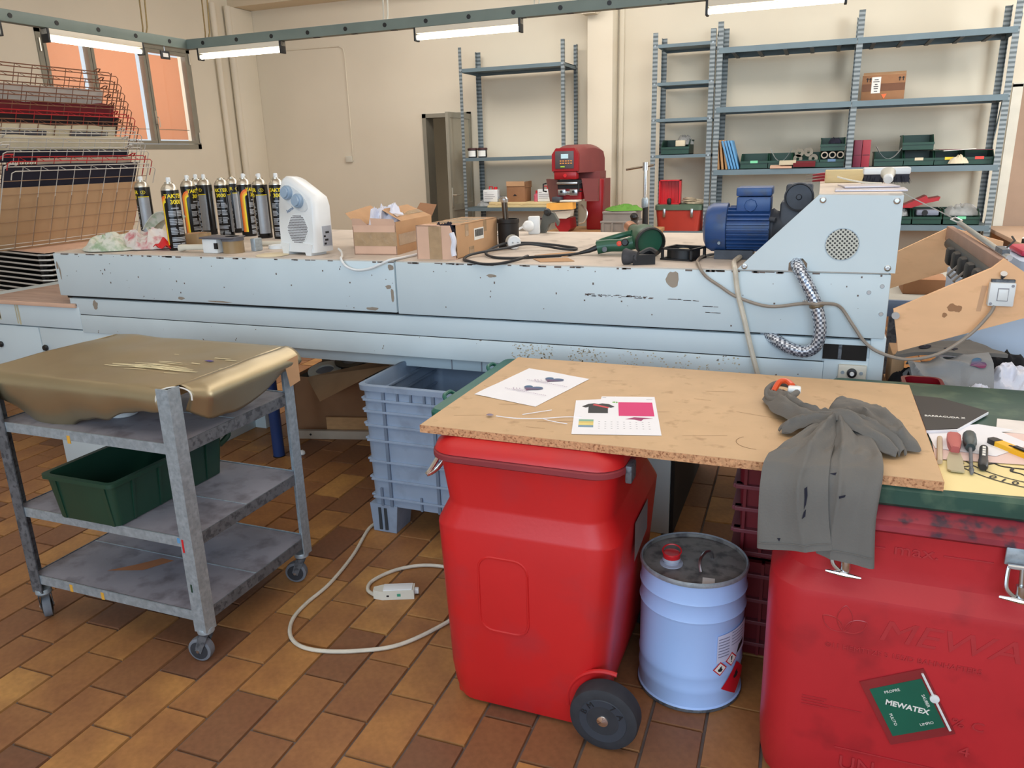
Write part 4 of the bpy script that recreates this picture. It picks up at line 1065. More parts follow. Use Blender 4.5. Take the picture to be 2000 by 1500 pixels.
# drive cover: front plate with sloped edge, back plate, roof
cv = [(-.228, 1.031), (.0, 1.262), (.231, 1.258), (.231, 1.031), (-.018, 1.031), (-.018, 1.055), (-.032, 1.070), (-.058, 1.070), (-.072, 1.055), (-.072, 1.031)]
cover = MB().prism(cv, YF-.004, YF+.008).build('drive_cover', M_PAINT, t, smooth=0)
MB().prism([(.0, 1.031), (.0, 1.262), (.231, 1.258), (.231, 1.031)], YK-.02, YK-.01).build('rear_plate', M_PAINT, cover, smooth=0)
MB().box(.0, .231, YF+.008, YK-.01, 1.2585, 1.264).build('roof_plate', M_TOP, cover, smooth=0)
MB().box(.225, .231, YF+.008, YK-.01, 1.031, 1.2585).build('side_plate', M_PAINT, cover, smooth=0)
for x, z in ((.012, 1.247), (.214, 1.243), (.209, 1.046), (-.205, 1.042)):
    MB().lathe([(.0095, 0), (.0095, .002), (.006, .004), (.0045, .004), (.0045, .0025), (0, .0025)], (x, YF-.004, z), (0, -1, 0), n=16).build('screw', M_STEEL, cover)
MB().cyl((.0765, YF-.0045, 1.115), (.0765, YF-.0055, 1.115), .049, n=36).build('vent_ring', M_GALV, cover)
MB().cyl((.0765, YF-.0052, 1.115), (.0765, YF-.0062, 1.115), .0465, n=36).build('vent_disc', M_PERF, cover)
for x, z in ((.165, .97), (.205, .905), (.2, .99)): MB().lathe([(.007, 0), (.005, .003)], (x, YF, z), (0, -1, 0), n=12).build('screw', M_STEEL, hr)
# thermostat plate, dark opening
MB().box(.05, .178, YF+.006, YF+.012, .752, .80).build('service_opening', M_DARK, t, smooth=0)
MB().box(.095, .105, YF+.004, YF+.010, .755, .80).build('service_bar', M_GALVD, t, smooth=0)
th = MB().box(.100, .182, YF-.004, YF+.012, .689, .738, .003).build('thermostat_plate', M_OFFW, t)
MB().lathe([(.015, 0), (.014, .012), (.009, .014)], (.140, YF-.004, .714), (0, -1, 0), n=18).build('dial', M_BLACK, th)
MB().lathe([(.007, 0), (.006, .004)], (.140, YF-.018, .714), (0, -1, 0), n=14).build('dial_cap', M_WHITE, th)
for x in (.113, .167): MB().cyl((x, YF-.006, .714), (x, YF-.004, .714), .0055).build('screw', M_GALV, th)
MB().box(.105, .18, YF, YF+.012, .677, .689).build('terminal_strip', M_GALVD, th)
# blue motor
MC = Vector((-.255, 2.86, 1.137))
mo = MB().cyl((-.292, 2.86, 1.137), (-.150, 2.86, 1.137), .070, n=28).build('motor_body', M_MOTOR, t)
MB().lathe([(.052, 0), (.074, .010), (.084, .028), (.085, .078), (.083, .080)], (-.372, 2.86, 1.137), (1, 0, 0), n=32).build('fan_cover', M_MOTOR, mo)
for k in range(30):
    a_ = 2*PI*k/30
    if 62 < math.degrees(a_) < 118: continue
    Mx = Matrix.Translation((0, 2.86, 1.137)) @ Matrix.Rotation(a_, 4, 'X')
    MB(Mx).box(-.290, -.152, .068, .083, -.0022, .0022).build('fin', M_MOTOR, mo, smooth=0)
MB().box(-.262, -.150, 2.80, 2.92, 1.195, 1.245, .006).build('terminal_box', M_MOTOR, mo)
MB().box(-.264, -.148, 2.796, 2.924, 1.247, 1.276, .005).build('terminal_lid', M_MOTOR, mo)
MB().lathe([(.022, 0), (.020, .006), (.014, .008)], (-.215, 2.80, 1.216), (0, -1, 0), n=8).build('cable_gland', M_MOTOR, mo)
MB().box(-.33, -.20, 2.81, 2.91, 1.031, 1.062).build('motor_foot', M_GEAR, mo)
MB().cyl((-.312, 2.790, 1.092), (-.312, 2.776, 1.090), .005).build('screw', M_GALV, mo)
ge = MB().lathe([(.062, 0), (.066, .01), (.058, .02), (.05, .06), (.055, .11)], (-.150, 2.86, 1.137), (1, 0, 0), n=20).build('gearbox', M_GEAR, t)
MB().box(-.12, .0, 2.81, 2.95, 1.06, 1.23, .012).build('gear_housing', M_GEAR, ge)
MB().box(-.105, -.02, 2.81, 2.90, 1.21, 1.287, .01).build('gear_head', M_GEAR, ge)
MB().lathe([(.047, 0), (.047, .02), (.043, .022), (.040, .014), (.010, .014), (.007, .020), (0, .020)], (-.062, 2.81, 1.243), (0, -1, 0), n=30).build('round_cap', M_GEAR, ge)
MB().cyl((-.15, 2.80, 1.17), (-.13, 2.79, 1.168), .008).build('bolt', M_GEAR, ge)
# braided hose and its clamp
hp = [(-.052, 2.66, 1.045), (-.050, 2.60, 1.052), (-.045, 2.555, 1.048), (-.020, 2.535, 1.008), (.008, 2.53, .955), (.028, 2.528, .90), (.036, 2.528, .85), (.028, 2.53, .805), (.0, 2.535, .782), (-.045, 2.548, .785), (-.09, 2.57, .803), (-.13, 2.61, .825)]
ho = MB().tube(hp, .0195, 14, smooth=6).build('braided_hose', M_BRAID, t, smooth=60)
MB().lathe([(.0212, 0), (.0225, .002), (.0225, .010), (.0212, .012)], (.018, 2.529, .938), (.25, 0, -1), n=16, cap=False).build('hose_clamp', mat('bronze_clamp', (140, 126, 104), .4, metal=.6), ho)
MB().lathe([(.0075, 0), (.0075, .006), (.004, .010)], (-.016, 2.57, .934), (0, -1, 0), n=14).build('clamp_screw', M_STEEL, t)

# cables over the front
o = MB().tube([(-.292, 2.956, 1.037), (-.335, 2.90, 1.037), (-.372, 2.825, 1.037), (-.372, 2.70, 1.037), (-.352, 2.60, 1.037), (-.340, 2.553, 1.030), (-.320, 2.556, 1.005), (-.277, 2.556, .977), (-.220, 2.556, .943), (-.124, 2.556, .917), (-.033, 2.55, .930), (-.005, 2.525, .937), (.018, 2.502, .940), (.040, 2.52, .940), (.086, 2.555, .926), (.127, 2.556, .872), (.168, 2.556, .817), (.214, 2.55, .788), (.286, 2.52, .780), (.366, 2.50, .808), (.439, 2.515, .865), (.482, 2.522, .925), (.492, 2.523, .953)], .0052, 8, smooth=5).build('switch_cable', M_CABLEG)
tag(o, 'thin grey-beige cable sagging from the motor to the white switch box', 'cable')
o = MB().tube([(-.249, 3.026, 1.040), (-.240, 2.86, 1.040), (-.248, 2.70, 1.040), (-.240, 2.60, 1.040), (-.232, 2.556, 1.030), (-.226, 2.556, .99), (-.218, 2.556, .95), (-.197, 2.556, .879), (-.169, 2.556, .778), (-.146, 2.56, .70), (-.135, 2.57, .66), (-.13, 2.60, .60)], .0085, 8, smooth=5).build('motor_cable', M_CABLE)
tag(o, 'thick off-white cable running straight down the machine front', 'cable')

# ================================================================== OUTFEED: varnished side boards, bar, switch
t = thing('outfeed_chute', 'outfeed of two orange varnished boards joined by a brown bar', 'chute', (.4, 3.0, .8))
MB().prism([(.236, .925), (.262, .797), (.60, .925), (1.0, 1.075), (1.0, .96+.22), (.80, .93+.14), (.560, 1.045), (.505, 1.083), (.478, 1.056)], 2.545, 2.562).build('side_board', M_PLY, t, smooth=0)
MB().prism([(.236, .925), (.262, .80), (.70, .965), (.70, 1.02), (.505, 1.075)], 3.60, 3.617).build('side_board', M_PLY, t, smooth=0)
for (sx_, sz_, sw_, sh_, sd_) in ((.391, .938, .013, .011, 2.1), (.405, .935, .011, .010, 3.4), (.373, .915, .007, .007, 5.2)):
    patch(sx_, sz_, sw_, sh_, sd_, 2.5446-.0004*(sd_ > 3), t, mat('brown_stain', (164, 116, 76), .5, var=.1))
MB().poly([(.452, 2.5446, .93), (.464, 2.5446, .93), (.472, 2.5446, 1.005), (.458, 2.5446, 1.005)]).build('grey_smear', mat('grey_smear', (206, 160, 122), .5), t, smooth=0)
MB().cyl((.243, 2.545, .908), (.243, 2.536, .908), .011, n=14).build('pivot_bolt', M_STEEL, t)
fr_ = frame((.505, 2.565, 1.058), (0.0, 1.0, 0.0), (0, 0, 1))
MB(fr_).box(0, 1.035, -.012, .012, -.035, .022, .003).build('cross_bar', M_BEAM, t)
MB().tube([(.50, 2.62, 1.02), (.50, 3.1, 1.02), (.50, 3.5, 1.02)], .022, 12).build('roller', M_BLACK, t)
for y in (2.72, 2.86, 3.0, 3.14, 3.28): MB().box(.46, .50, y-.04, y+.035, .965, 1.03, .012).build('roller_bracket', M_BLACKM, t)
a = MB()
for y in (2.78, 2.93, 3.07): a.tube([(.47, y, .99), (.445, y+.02, .955), (.46, y+.05, .94), (.49, y+.05, .97)], .004, 6)
a.build('loose_wire', M_CABLEG, t)
sw = MB().box(.474, .538, 2.520, 2.545, .951, 1.018, .003).build('switch_box', M_WHITE, t)
MB().box(.496, .520, 2.5165, 2.5205, .968, 1.000, .001).build('rocker', M_WHITE, sw)
MB().box(.4945, .5215, 2.5185, 2.5203, .9665, 1.0035).build('rocker_gap', M_INKG, sw, smooth=0)
MB().cyl((.530, 2.519, 1.010), (.530, 2.5205, 1.010), .004).cyl((.481, 2.519, .958), (.481, 2.5205, .958), .004).build('screw', M_INKG, sw)
MB().lathe([(.005, 0), (.008, .012), (.009, .02)], (.505, 2.545, 1.03), (0, -1, .9), n=10).build('hook_bolt', M_STEEL, t)
MB().box(.478, .536, 2.53, 2.546, 1.018, 1.026).build('bracket', M_GALVD, t)
# steel rod with a thin wire to the machine roof
t = thing('tension_rod', 'steel tension rod lying along the brown bar with a thin wire and ring', 'rod', (.4, 3.0, 1.1))
MB().cyl((.514, 3.45, 1.105), (.520, 2.57, 1.082), .009, n=12).build('rod', M_STEEL, t)
MB().tube([(.512, 3.47, 1.105), (.49, 3.50, 1.115), (.508, 3.53, 1.12), (.53, 3.50, 1.11), (.512, 3.47, 1.105)], .003, 6).build('ring', M_STEEL, t)
MB().tube([(.505, 3.52, 1.115), (.36, 3.58, 1.19), (.225, 3.64, 1.266)], .0022, 6).build('wire', M_STEEL, t)
MB().box(.510, .530, 2.62, 2.72, 1.085, 1.10).build('slot_plate', M_GALVD, t)
MB().tube([(.53, 2.70, 1.09), (.56, 2.73, 1.115), (.555, 2.75, 1.125)], .003, 6).build('pin', M_BLACKM, t)
# table and carton seen through the outfeed, white cabinet, kraft table
t = thing('grey_table', 'low grey steel table seen between the outfeed boards', 'table', (.8, 4.4, 0))
MB().box(.32, 1.05, 3.8, 5.1, .70, .73, .003).build('table_top', mat('grey_table_top', (160, 158, 150), .6, var=.08), t)
MB().box(.32, 1.05, 3.79, 3.81, .66, .735, .003).build('blue_rail', mat('blue_grey_rail', (112, 128, 152), .4, metal=.3), t)
for x in (.36, 1.01):
    for y in (3.84, 5.06): MB().box(x-.02, x+.02, y-.02, y+.02, 0, .70).build('leg', M_GALVD, t)
o = MB().box(.40, .585, 4.0, 4.2, .73, .80, .003).build('cardboard_box', M_CARDD); tag(o, 'flat dark brown carton on the low grey table', 'box')
t = thing('white_cabinet', 'tall pale bluish white cabinet behind the outfeed board', 'cabinet', (.9, 3.2, 0))
MB().box(.50, 1.5, 2.92, 3.5, 0, .93, .006).build('cabinet_body', M_WHITEM, t)
MB().loft([rrect(.97, 3.2, .35, .25, .03, .93), rrect(.97, 3.2, .33, .23, .03, 1.02)]).build('raised_lid', M_WHITEM, t)
o = MB().box(.66, .9, 3.1, 3.3, 1.021, 1.045, .01).build('red_folder', mat('magenta_red_plastic', (190, 40, 76), .4)); tag(o, 'magenta red folder lying on the pale cabinet', 'folder')
t = thing('kraft_table', 'long table covered in pinkish kraft paper by the brown door', 'table', (1.9, 6.2, 0))
MB().box(1.30, 2.6, 4.6, 7.45, .71, .74, .003).build('table_top', M_KRAFT, t)
for x in (1.36, 2.54):
    for y in (4.66, 7.3): MB().box(x-.03, x+.03, y-.03, y+.03, 0, .71).build('leg', M_WOODT, t)
for k, (x, y, lab) in enumerate(((1.30, 6.15, 'nearer dark strip with white edge on the kraft table'), (1.42, 6.5, 'farther dark strip with white edge on the kraft table'))):
    o = MB(Matrix.Translation((x, y, .741)) @ Matrix.Rotation(-.35, 4, 'Z')).box(0, .4, 0, .05, 0, .03, .002).build('dark_strip', M_BLACKM); tag(o, lab, 'strip', 'dark strips on the kraft table')
    o2 = MB(Matrix.Translation((x, y, .772)) @ Matrix.Rotation(-.35, 4, 'Z')).box(0, .4, 0, .05, 0, .006).build('white_strip', M_LABEL, o)
# ================================================================== ON TOP OF THE MACHINE
ZT = 1.0302
# ------------------------------------------------------------------ spray cans
def spray_can(x, y, rot, label, nozzle=True):
    t = thing('spray_can', label, 'spray can', (x, y, ZT), rot, 'black spray cans on the machine')
    r = .0375; h = .262
    def patch_(a0, a1, z0, z1, rr, m, name, n=8, par=t):
        vs = []
        for k in range(n+1):
            a_ = math.radians(a0+(a1-a0)*k/n)
            for z in (z0, z1): vs.append((rr*math.sin(a_), -rr*math.cos(a_), z))
        return MB().add(vs, [(2*k, 2*k+2, 2*k+3, 2*k+1) for k in range(n)]).build(name, m, par, smooth=180, local=True)
    body = MB().lathe([(r*.97, 0), (r, .004), (r, h), (r*.97, h+.003)], n=32).build('can_body', M_CAN, t, local=True)
    MB().lathe([(r*.985, h+.002), (r*.98, h+.008), (r*.72, h+.024), (r*.5, h+.030), (r*.5, h+.036), (r*.42, h+.037)], n=28).build('shoulder', M_ALU, t, local=True)
    if nozzle:
        MB().lathe([(.010, h+.036), (.0105, h+.05), (.009, h+.057), (0, h+.058)], n=16).box(-.004, .004, -.013, -.008, h+.045, h+.053).build('nozzle', M_WHITE, t, local=True)
    else:
        MB().lathe([(.010, h+.036), (.008, h+.041), (0, h+.041)], n=16).build('valve', M_ALU, t, local=True)
    # text side, centred on angle 0
    def wrapped(s, size, z, a0, m, bold):
        vs, fs = textmesh(s, size, .0, bold, 'CENTER')
        q = [(.0381*math.sin(math.radians(a0)+v.x/.0381), -.0381*math.cos(math.radians(a0)+v.x/.0381), z+v.y) for v in vs]
        return MB().add(q, fs).build('lettering', m, body, smooth=0, local=True)
    wrapped('TAKTER', .0245, h-.024, 0, M_YINK, .0006)
    wrapped('3000', .0260, h-.050, 8, M_YINK, .0006)
    a = MB()
    rr = .0379
    def strip(a0, a1, z0, z1):
        n = max(2, int(abs(a1-a0)/10)); vs = []
        for k in range(n+1):
            a_ = math.radians(a0+(a1-a0)*k/n)
            for z in (z0, z1): vs.append((rr*math.sin(a_), -rr*math.cos(a_), z))
        a.add(vs, [(2*k, 2*k+2, 2*k+3, 2*k+1) for k in range(n)])
    for z0, z1, a0, a1 in ((.182, .190, -30, 22), (.150, .176, -52, -4), (.150, .176, 2, 50), (.112, .140, -52, -4), (.112, .140, 2, 50), (.070, .103, -52, -4), (.070, .103, 2, 50), (.040, .060, -52, 50), (.012, .034, -52, -2), (.012, .034, 4, 50)):
        nl = max(1, int((z1-z0)/.0062)); st = (z1-z0)/nl
        for q in range(nl): strip(a0, a1-random.choice((0, 0, 6, 12)), z0+q*st+.0012, z0+(q+1)*st-.0012)
    a.build('small_print', M_GINK, body, smooth=180, local=True, kind='stuff')
    # grey panel with emblem
    patch_(62, 150, .024, .212, .0378, M_GINK, 'grey_panel', par=body)
    patch_(62, 150, .213, .217, .0379, M_YINK, 'yellow_line', par=body)
    vs = []
    for k in range(20):
        a_ = 2*PI*k/20
        for s in (1, .82): 
            an = math.radians(106)+.012*s*math.cos(a_)/.0379; vs.append((.0379*math.sin(an), -.0379*math.cos(an), .238+.009*s*math.sin(a_)))
    MB().add(vs, [(2*k, (2*k+2) % 40, (2*k+3) % 40, 2*k+1) for k in range(20)]).build('oval_emblem', M_YINK, body, smooth=0, local=True)
    wrapped('S', .012, .238, 106, M_YINK, .0004)
    # orange bend: three colour bands running up and turning right
    for k, m in enumerate((M_OINK, mat('amber_print', (248, 164, 52), .5), M_YINK)):
        w = 13
        a0 = -118+k*w
        patch_(a0, a0+w, .024, .196+.0*k, .0379, m, 'colour_band', 3, body)
        vs = []; n = 10
        for j in range(n+1):
            b_ = PI/2*j/n
            for rad in (58-k*w, 58-(k+1)*w):
                an = math.radians(-60-rad*math.cos(b_)); vs.append((.0379*math.sin(an), -.0379*math.cos(an), .196+rad/58*.046*math.sin(b_)))
        MB().add(vs, [(2*j, 2*j+1, 2*j+3, 2*j+2) for j in range(n)]).build('colour_bend', m, body, smooth=180, local=True)
    patch_(-150, -122, .03, .23, .0379, M_LABEL if False else M_GINK, 'grey_panel', 4, body)
    return t
cans = [(-3.33, 3.20, 106, 'spray can at the left end of the row, rising behind the stained rags', True),
        (-2.705, 2.752, -22, 'nearest spray can, standing at the front edge beside the rags', True),
        (-3.055, 3.235, -55, 'spray can with an orange bend behind the brown tape roll', True),
        (-3.215, 3.47, -30, 'spray can half hidden behind the one with the orange bend', True),
        (-3.105, 3.41, 150, 'spray can showing its grey panel between two orange bands', True),
        (-2.915, 3.325, 25, 'spray can without a nozzle in the middle of the row', False),
        (-3.02, 3.53, 70, 'spray can mostly hidden behind the one without a nozzle', False),
        (-2.80, 3.36, -75, 'spray can with an orange bend right of the one without nozzle', True),
        (-2.640, 3.285, 100, 'spray can with a wide grey panel, second from the right', True),
        (-2.525, 3.27, 2, 'right end spray can of the row, beside the white heater', True)]
for x, y, rd, lab, nz_ in cans:
    # turn so that the wanted side faces the camera
    face = math.atan2(-x, y)
    spray_can(x, y, face - math.radians(rd), lab, nz_)

# ------------------------------------------------------------------ rags, tapes, dispenser
def rag(cx, cy, rx, ry, h, seed, col, label, rot=0.0):
    a = lump(0, 0, 0, rx, ry, h, seed, n=26, wr=.55, fr=5, pw=.6)
    a.v = [tuple(Matrix.Translation((cx, cy, ZT)) @ Matrix.Rotation(rot, 4, 'Z') @ Vector(p)) for p in a.v]
    o = a.build('rag', col); tag(o, label, 'rag', 'stained rags on the machine')
M_RAGG = mat('green_stained_rag', (206, 208, 196), .95, var=.05, scale=14, col2=(150, 172, 140), lo=.5, hi=.68, bump=.3, bscale=120)
M_RAGP = mat('pink_stained_rag', (214, 206, 200), .95, var=.05, scale=14, col2=(196, 122, 126), lo=.48, hi=.66, bump=.3, bscale=120)
rag(-3.06, 2.72, .16, .13, .085, 1.7, M_RAGG, 'greenish stained rag at the left corner of the machine top', .2)
rag(-2.90, 2.80, .15, .11, .10, 5.1, M_RAGP, 'pink stained rag piled against the nearest spray can', .3)
o = MB().sheet(14, 16, lambda u, v: (-3.04+.24*v+.03*math.sin(u*7), 2.93-.05*v+.09*(u-.5)*(1-.4*v), ZT+.03+.115*math.sin(PI*(.12+.6*v))+.016*math.sin(u*11+v*3)), .004).build('rag', M_RAGG)
tag(o, 'twisted green and pink rag peak behind the other rags', 'rag', 'stained rags on the machine')
o = MB().sheet(10, 10, lambda u, v: (-2.80+.09*u, 2.700+.05*v, ZT+.018+.035*math.sin(PI*u)*math.sin(PI*v)+.008*math.sin(u*9+v*7)), .003).build('rag', M_REDP)
tag(o, 'small bright red rag scrap tucked in beside the nearest can', 'rag', 'stained rags on the machine')
t = thing('parcel_tape', 'roll of brown parcel tape lying flat behind the dispenser', 'tape roll', (-2.83, 3.0, ZT))
MB().lathe([(.043, 0), (.062, 0), (.062, .052), (.043, .052), (.043, 0)], (-2.80, 2.985, ZT), n=32, cap=False).build('tape_wound', mat('brown_parcel_tape', (150, 126, 92), .25, var=.05), t)
MB().lathe([(.039, 0), (.043, 0), (.043, .052), (.039, .052), (.039, 0)], (-2.80, 2.985, ZT), n=32, cap=False).build('core', M_CARD, t)
t = thing('tape_dispenser', 'hand tape dispenser with a cream handle lying on its side', 'dispenser', (-2.45, 2.72, ZT))
hd_ = [rrect(0, 0, .017, .012, .010, 0)]
hf = frame((-2.59, 2.69, ZT+.020), (0, .1, 1), (1, .15, 0))
Mh = Matrix.Translation((-2.625, 2.688, ZT+.017)) @ Matrix.Rotation(PI/2, 4, 'Y') @ Matrix.Rotation(.0, 4, 'Z')
MB(Mh).loft([rrect(0, 0, .015, .021, .012, 0), rrect(0, 0, .015, .021, .012, .006), rrect(-.003, 0, .012, .017, .010, .03), rrect(-.006, 0, .012, .016, .010, .15)]).build('handle', M_OFFW, t)
MB(Mh).loft([rrect(0, 0, .010, .015, .008, -.001), rrect(0, 0, .010, .015, .008, .001)]).build('handle_opening', M_INKG, t)
MB().box(-2.475, -2.395, 2.655, 2.73, ZT, ZT+.062, .006).build('dispenser_frame', M_WHITE, t)
MB().box(-2.48, -2.31, 2.645, 2.745, ZT+.062, ZT+.070, .003).build('grey_plate', mat('slate_plastic', (92, 92, 100), .5), t)
MB().lathe([(.014, 0), (.045, 0), (.045, .058), (.014, .058)], (-2.345, 2.70, ZT), n=28).build('tape_wound', mat('brown_parcel_tape', (150, 126, 92), .25, var=.05), t)
MB().lathe([(.047, .052), (.047, .068), (.03, .070)], (-2.345, 2.70, ZT), n=28).build('reel_cap', mat('slate_plastic', (92, 92, 100), .5), t)
MB().box(-2.405, -2.39, 2.648, 2.656, ZT+.02, ZT+.045).build('brake', M_BLACK, t)
MB().box(-2.295, -2.27, 2.75, 2.80, ZT, ZT+.055, .004).build('steel_guard', M_GALV, t)
t = thing('plastic_ring', 'flat white plastic ring lid left of the heater', 'lid', (-2.25, 2.885, ZT))
MB().lathe([(.038, 0), (.046, 0), (.046, .014), (.038, .014), (.036, .004), (0, .004)], (-2.25, 2.885, ZT), n=28).build('ring', M_WHITE, t)
o = MB().lathe([(.066, 0), (.068, .002), (.064, .004), (0, .004)], (-2.10, 2.645, ZT), n=36).build('cream_disc', mat('cream_disc', (228, 214, 182), .6)); tag(o, 'thin cream disc lying in front of the heater', 'disc')
o = MB().cyl((-2.42, 2.93, ZT+.012), (-2.19, 2.99, ZT+.012), .011, n=14).build('white_tube', M_OFFW); tag(o, 'short pale tube lying behind the white ring', 'tube')

# ------------------------------------------------------------------ fan heater
t = thing('fan_heater', 'white fan heater with two blue-grey dials and a round grille', 'heater', (-1.95, 2.72, ZT))
A0 = Vector((-2.088, 2.692, ZT)); A1 = Vector((-1.898, 2.652, ZT))
hx = (A1-A0).normalized()
FH = frame(A0, hx, (0, 0, 1))                       # x along the front, y into the depth, z up
prof = [(.006, .0), (-.008, .05), (-.012, .12), (-.007, .20), (.002, .26), (.014, .292), (.035, .303), (.06, .298), (.125, .262), (.185, .226), (.197, .19), (.199, .10), (.199, .0)]
rg = []
for y, s in ((.0, .94), (.006, .98), (.016, 1.0), (.045, 1.0), (.085, .99), (.105, .96)):
    rg.append([(.095+(x-.095)*s, y+.02*(z/.3)*(1 if y < .03 else .3), max(.012, .012+z*s)) for x, z in prof])
MB(FH).loft(rg).build('heater_shell', M_WHITE, t, smooth=50)
FF = FH @ Matrix.Translation((0, 0, .0)) @ Matrix.Rotation(-.066, 4, 'X')
def disc(cx, cz, r, d, m, nm, n=30, par=t):
    return MB(FF).lathe([(r, -.0), (r, d*.7), (r*.88, d), (0, d)], (cx, .0, cz), (0, -1, 0), n=n).build(nm, m, par)
DIAL = mat('blue_grey_dial', (150, 172, 194), .35, var=.04)
pl = MB(FF).loft([[(.094+(.105 if k in (0, 11) else .105)*math.cos(2*PI*k/24)*.80*math.cos(-.52)-.036*math.sin(2*PI*k/24)*math.sin(-.52), y_, .228+.105*.80*math.cos(2*PI*k/24)*math.sin(-.52)+.036*math.sin(2*PI*k/24)*math.cos(-.52)) for k in range(24)] for y_ in (.004, -.003)])
pl.build('dial_recess', mat('shaded_white_plastic', (214, 218, 220), .35), t)
for cx, cz in ((.058, .250), (.120, .218)):
    d_ = disc(cx, cz, .029, .018, DIAL, 'dial')
    MB(FF).lathe([(.021, .018), (.020, .026), (0, .027)], (cx, 0, cz), (0, -1, 0), n=24).build('dial_grip', DIAL, d_)
MB(FF).lathe([(.003, 0), (.003, .006)], (.0885, 0, .224), (0, -1, 0), n=8).build('pilot_lamp', mat('dark_red_lamp', (110, 30, 34), .3), t)
lettering('hemine', .020, FF @ Matrix.Translation((.072, -.002, .186)) @ Matrix.Rotation(-.45, 4, 'Y') @ Matrix.Rotation(PI/2, 4, 'X'), mat('blue_print', (96, 124, 160), .5), t, .0004)
gr = MB(FF).lathe([(.062, .0), (.062, .002), (0, .002)], (.105, .0, .105), (0, -1, 0), n=36).build('grille_disc', M_WHITE, t)
a = MB(FF)
for i in range(-9, 10):
    for j in range(-9, 10):
        u = i*.0074+(j % 2)*.0037; w = j*.0066
        if u*u+w*w < .058**2:
            a.box(.105+u-.0024, .105+u+.0024, -.0029, -.0019, .105+w-.0019, .105+w+.0019)
a.build('grille_slots', mat('grille_shadow', (92, 84, 88), .8), gr, smooth=0, kind='stuff')
for cx in (.030, .165): MB(FH).prism([(cx-.028, .05), (cx-.016, 0), (cx+.014, 0), (cx+.024, .045)], -.004, .08).build('foot', M_WHITE, t)
MB(FH).box(.1965, .2005, .05, .098, .035, .115).build('rating_label', mat('grey_rating_label', (164, 168, 176), .4), t, smooth=0)
a = MB(FH)
for k, (y, z, w) in enumerate(((.055, .04, .012), (.06, .055, .018), (.055, .07, .01), (.065, .085, .02))): a.box(.2004, .2009, y, y+w, z, z+.008)
a.build('rating_print', M_INK, t, kind='stuff')
MB(FH).loft([rrect(.12, .07, .045, .022, .012, .278), rrect(.12, .07, .04, .018, .012, .288)]).build('top_handle', M_WHITE, t) if False else None
o = MB().tube([(-1.835, 2.735, ZT+.02), (-1.80, 2.70, ZT+.014), (-1.745, 2.62, ZT+.007), (-1.715, 2.566, ZT+.006), (-1.700, 2.552, 1.022), (-1.687, 2.555, 1.006), (-1.645, 2.558, .993), (-1.585, 2.556, 1.000), (-1.53, 2.553, 1.020), (-1.495, 2.56, 1.035), (-1.48, 2.60, 1.036), (-1.472, 2.68, 1.036), (-1.46, 2.78, 1.036)], .0048, 8, smooth=5).build('heater_cord', M_WHITE); tag(o, 'white heater cord looping over the machine edge', 'cord')

# ------------------------------------------------------------------ two cartons
t = thing('cardboard_box', 'torn open carton stuffed with white rags, taped with clear tape', 'box', (-1.65, 2.85, ZT))
B0 = Vector((-1.752, 2.722, ZT)); B1 = Vector((-1.560, 2.735, ZT))
FB = frame(B0, (B1-B0), (0, 0, 1))
W1, D1_, H1 = .192, .36, .118
a = MB(FB).box(0, W1, 0, .004, 0, H1).box(0, .004, 0, D1_, 0, H1*.95).box(W1-.004, W1, 0, D1_, 0, H1+.012).box(0, W1, D1_-.004, D1_, 0, H1).box(0, W1, 0, D1_, 0, .004)
a.build('carton_body', M_CARDP, t, smooth=0)
MB(FB).box(W1-.003, W1+.001, .0, D1_+.001, 0, H1+.012).build('right_side', M_CARD, t, smooth=0)
MB(FB).box(.004, W1+.002, -.0012, -.0004, .035, .090).build('front_tape', M_CTAPE, t, smooth=0)
MB(FB).box(W1+.0012, W1+.0018, .02, .30, .035, .08).build('side_tape', M_CTAPE, t, smooth=0)
MB(FB).add([(-.003, .05, H1*.93), (-.003, D1_, H1*.93), (-.11, D1_+.02, H1+.055), (-.085, .10, H1+.04)], [(0, 1, 2, 3)]).build('flap', M_CARD, t, smooth=0)
MB(FB).add([(W1+.001, .05, H1+.012), (W1+.001, D1_, H1+.012), (W1-.10, D1_-.02, H1+.06), (W1-.11, .10, H1+.055)], [(0, 1, 2, 3)]).build('flap', M_CARD, t, smooth=0)
MB(FB).add([(.10, D1_, H1), (W1, D1_, H1), (W1-.02, D1_+.12, H1+.05), (.10, D1_+.10, H1+.06)], [(0, 1, 2, 3)]).build('flap', M_CARDD, t, smooth=0)
MB(FB).add([(.0, -.001, H1), (.07, -.001, H1), (.045, -.012, H1+.026), (.006, -.012, H1+.028)], [(0, 1, 2, 3)]).build('torn_flap', M_CARDP, t, smooth=0)
MB(FB).add([(.085, -.001, H1), (W1, -.001, H1), (W1-.005, -.006, H1+.024), (.085, -.006, H1+.028)], [(0, 1, 2, 3)]).build('torn_flap', M_CARDP, t, smooth=0)
MB(FB).add([(W1-.055, .1, H1+.0375), (W1-.055, D1_-.01, H1+.0395), (W1-.03, D1_-.01, H1+.0285), (W1-.03, .08, H1+.027)], [(0, 1, 2, 3)]).build('top_tape', M_CTAPE, t, smooth=0)
a = lump(0, 0, 0, .088, .12, .175, 7.3, n=30, wr=.5, fr=5); a.v = [tuple(FB @ Vector((p[0]+.082, p[1]+.15, p[2]+.05))) for p in a.v]
o = a.build('white_rags', M_TWHITE); tag(o, 'bunched white rags spilling out of the torn carton', 'rags')
t = thing('cardboard_box', 'long brown carton with a barcode label, torn at its front corner', 'box', (-1.3, 2.9, ZT))
B0 = Vector((-1.420, 2.640, ZT)); B1 = Vector((-1.258, 2.637, ZT))
FB = frame(B0, (B1-B0), (0, 0, 1))
Wb, Db, Hb = .164, .40, .126
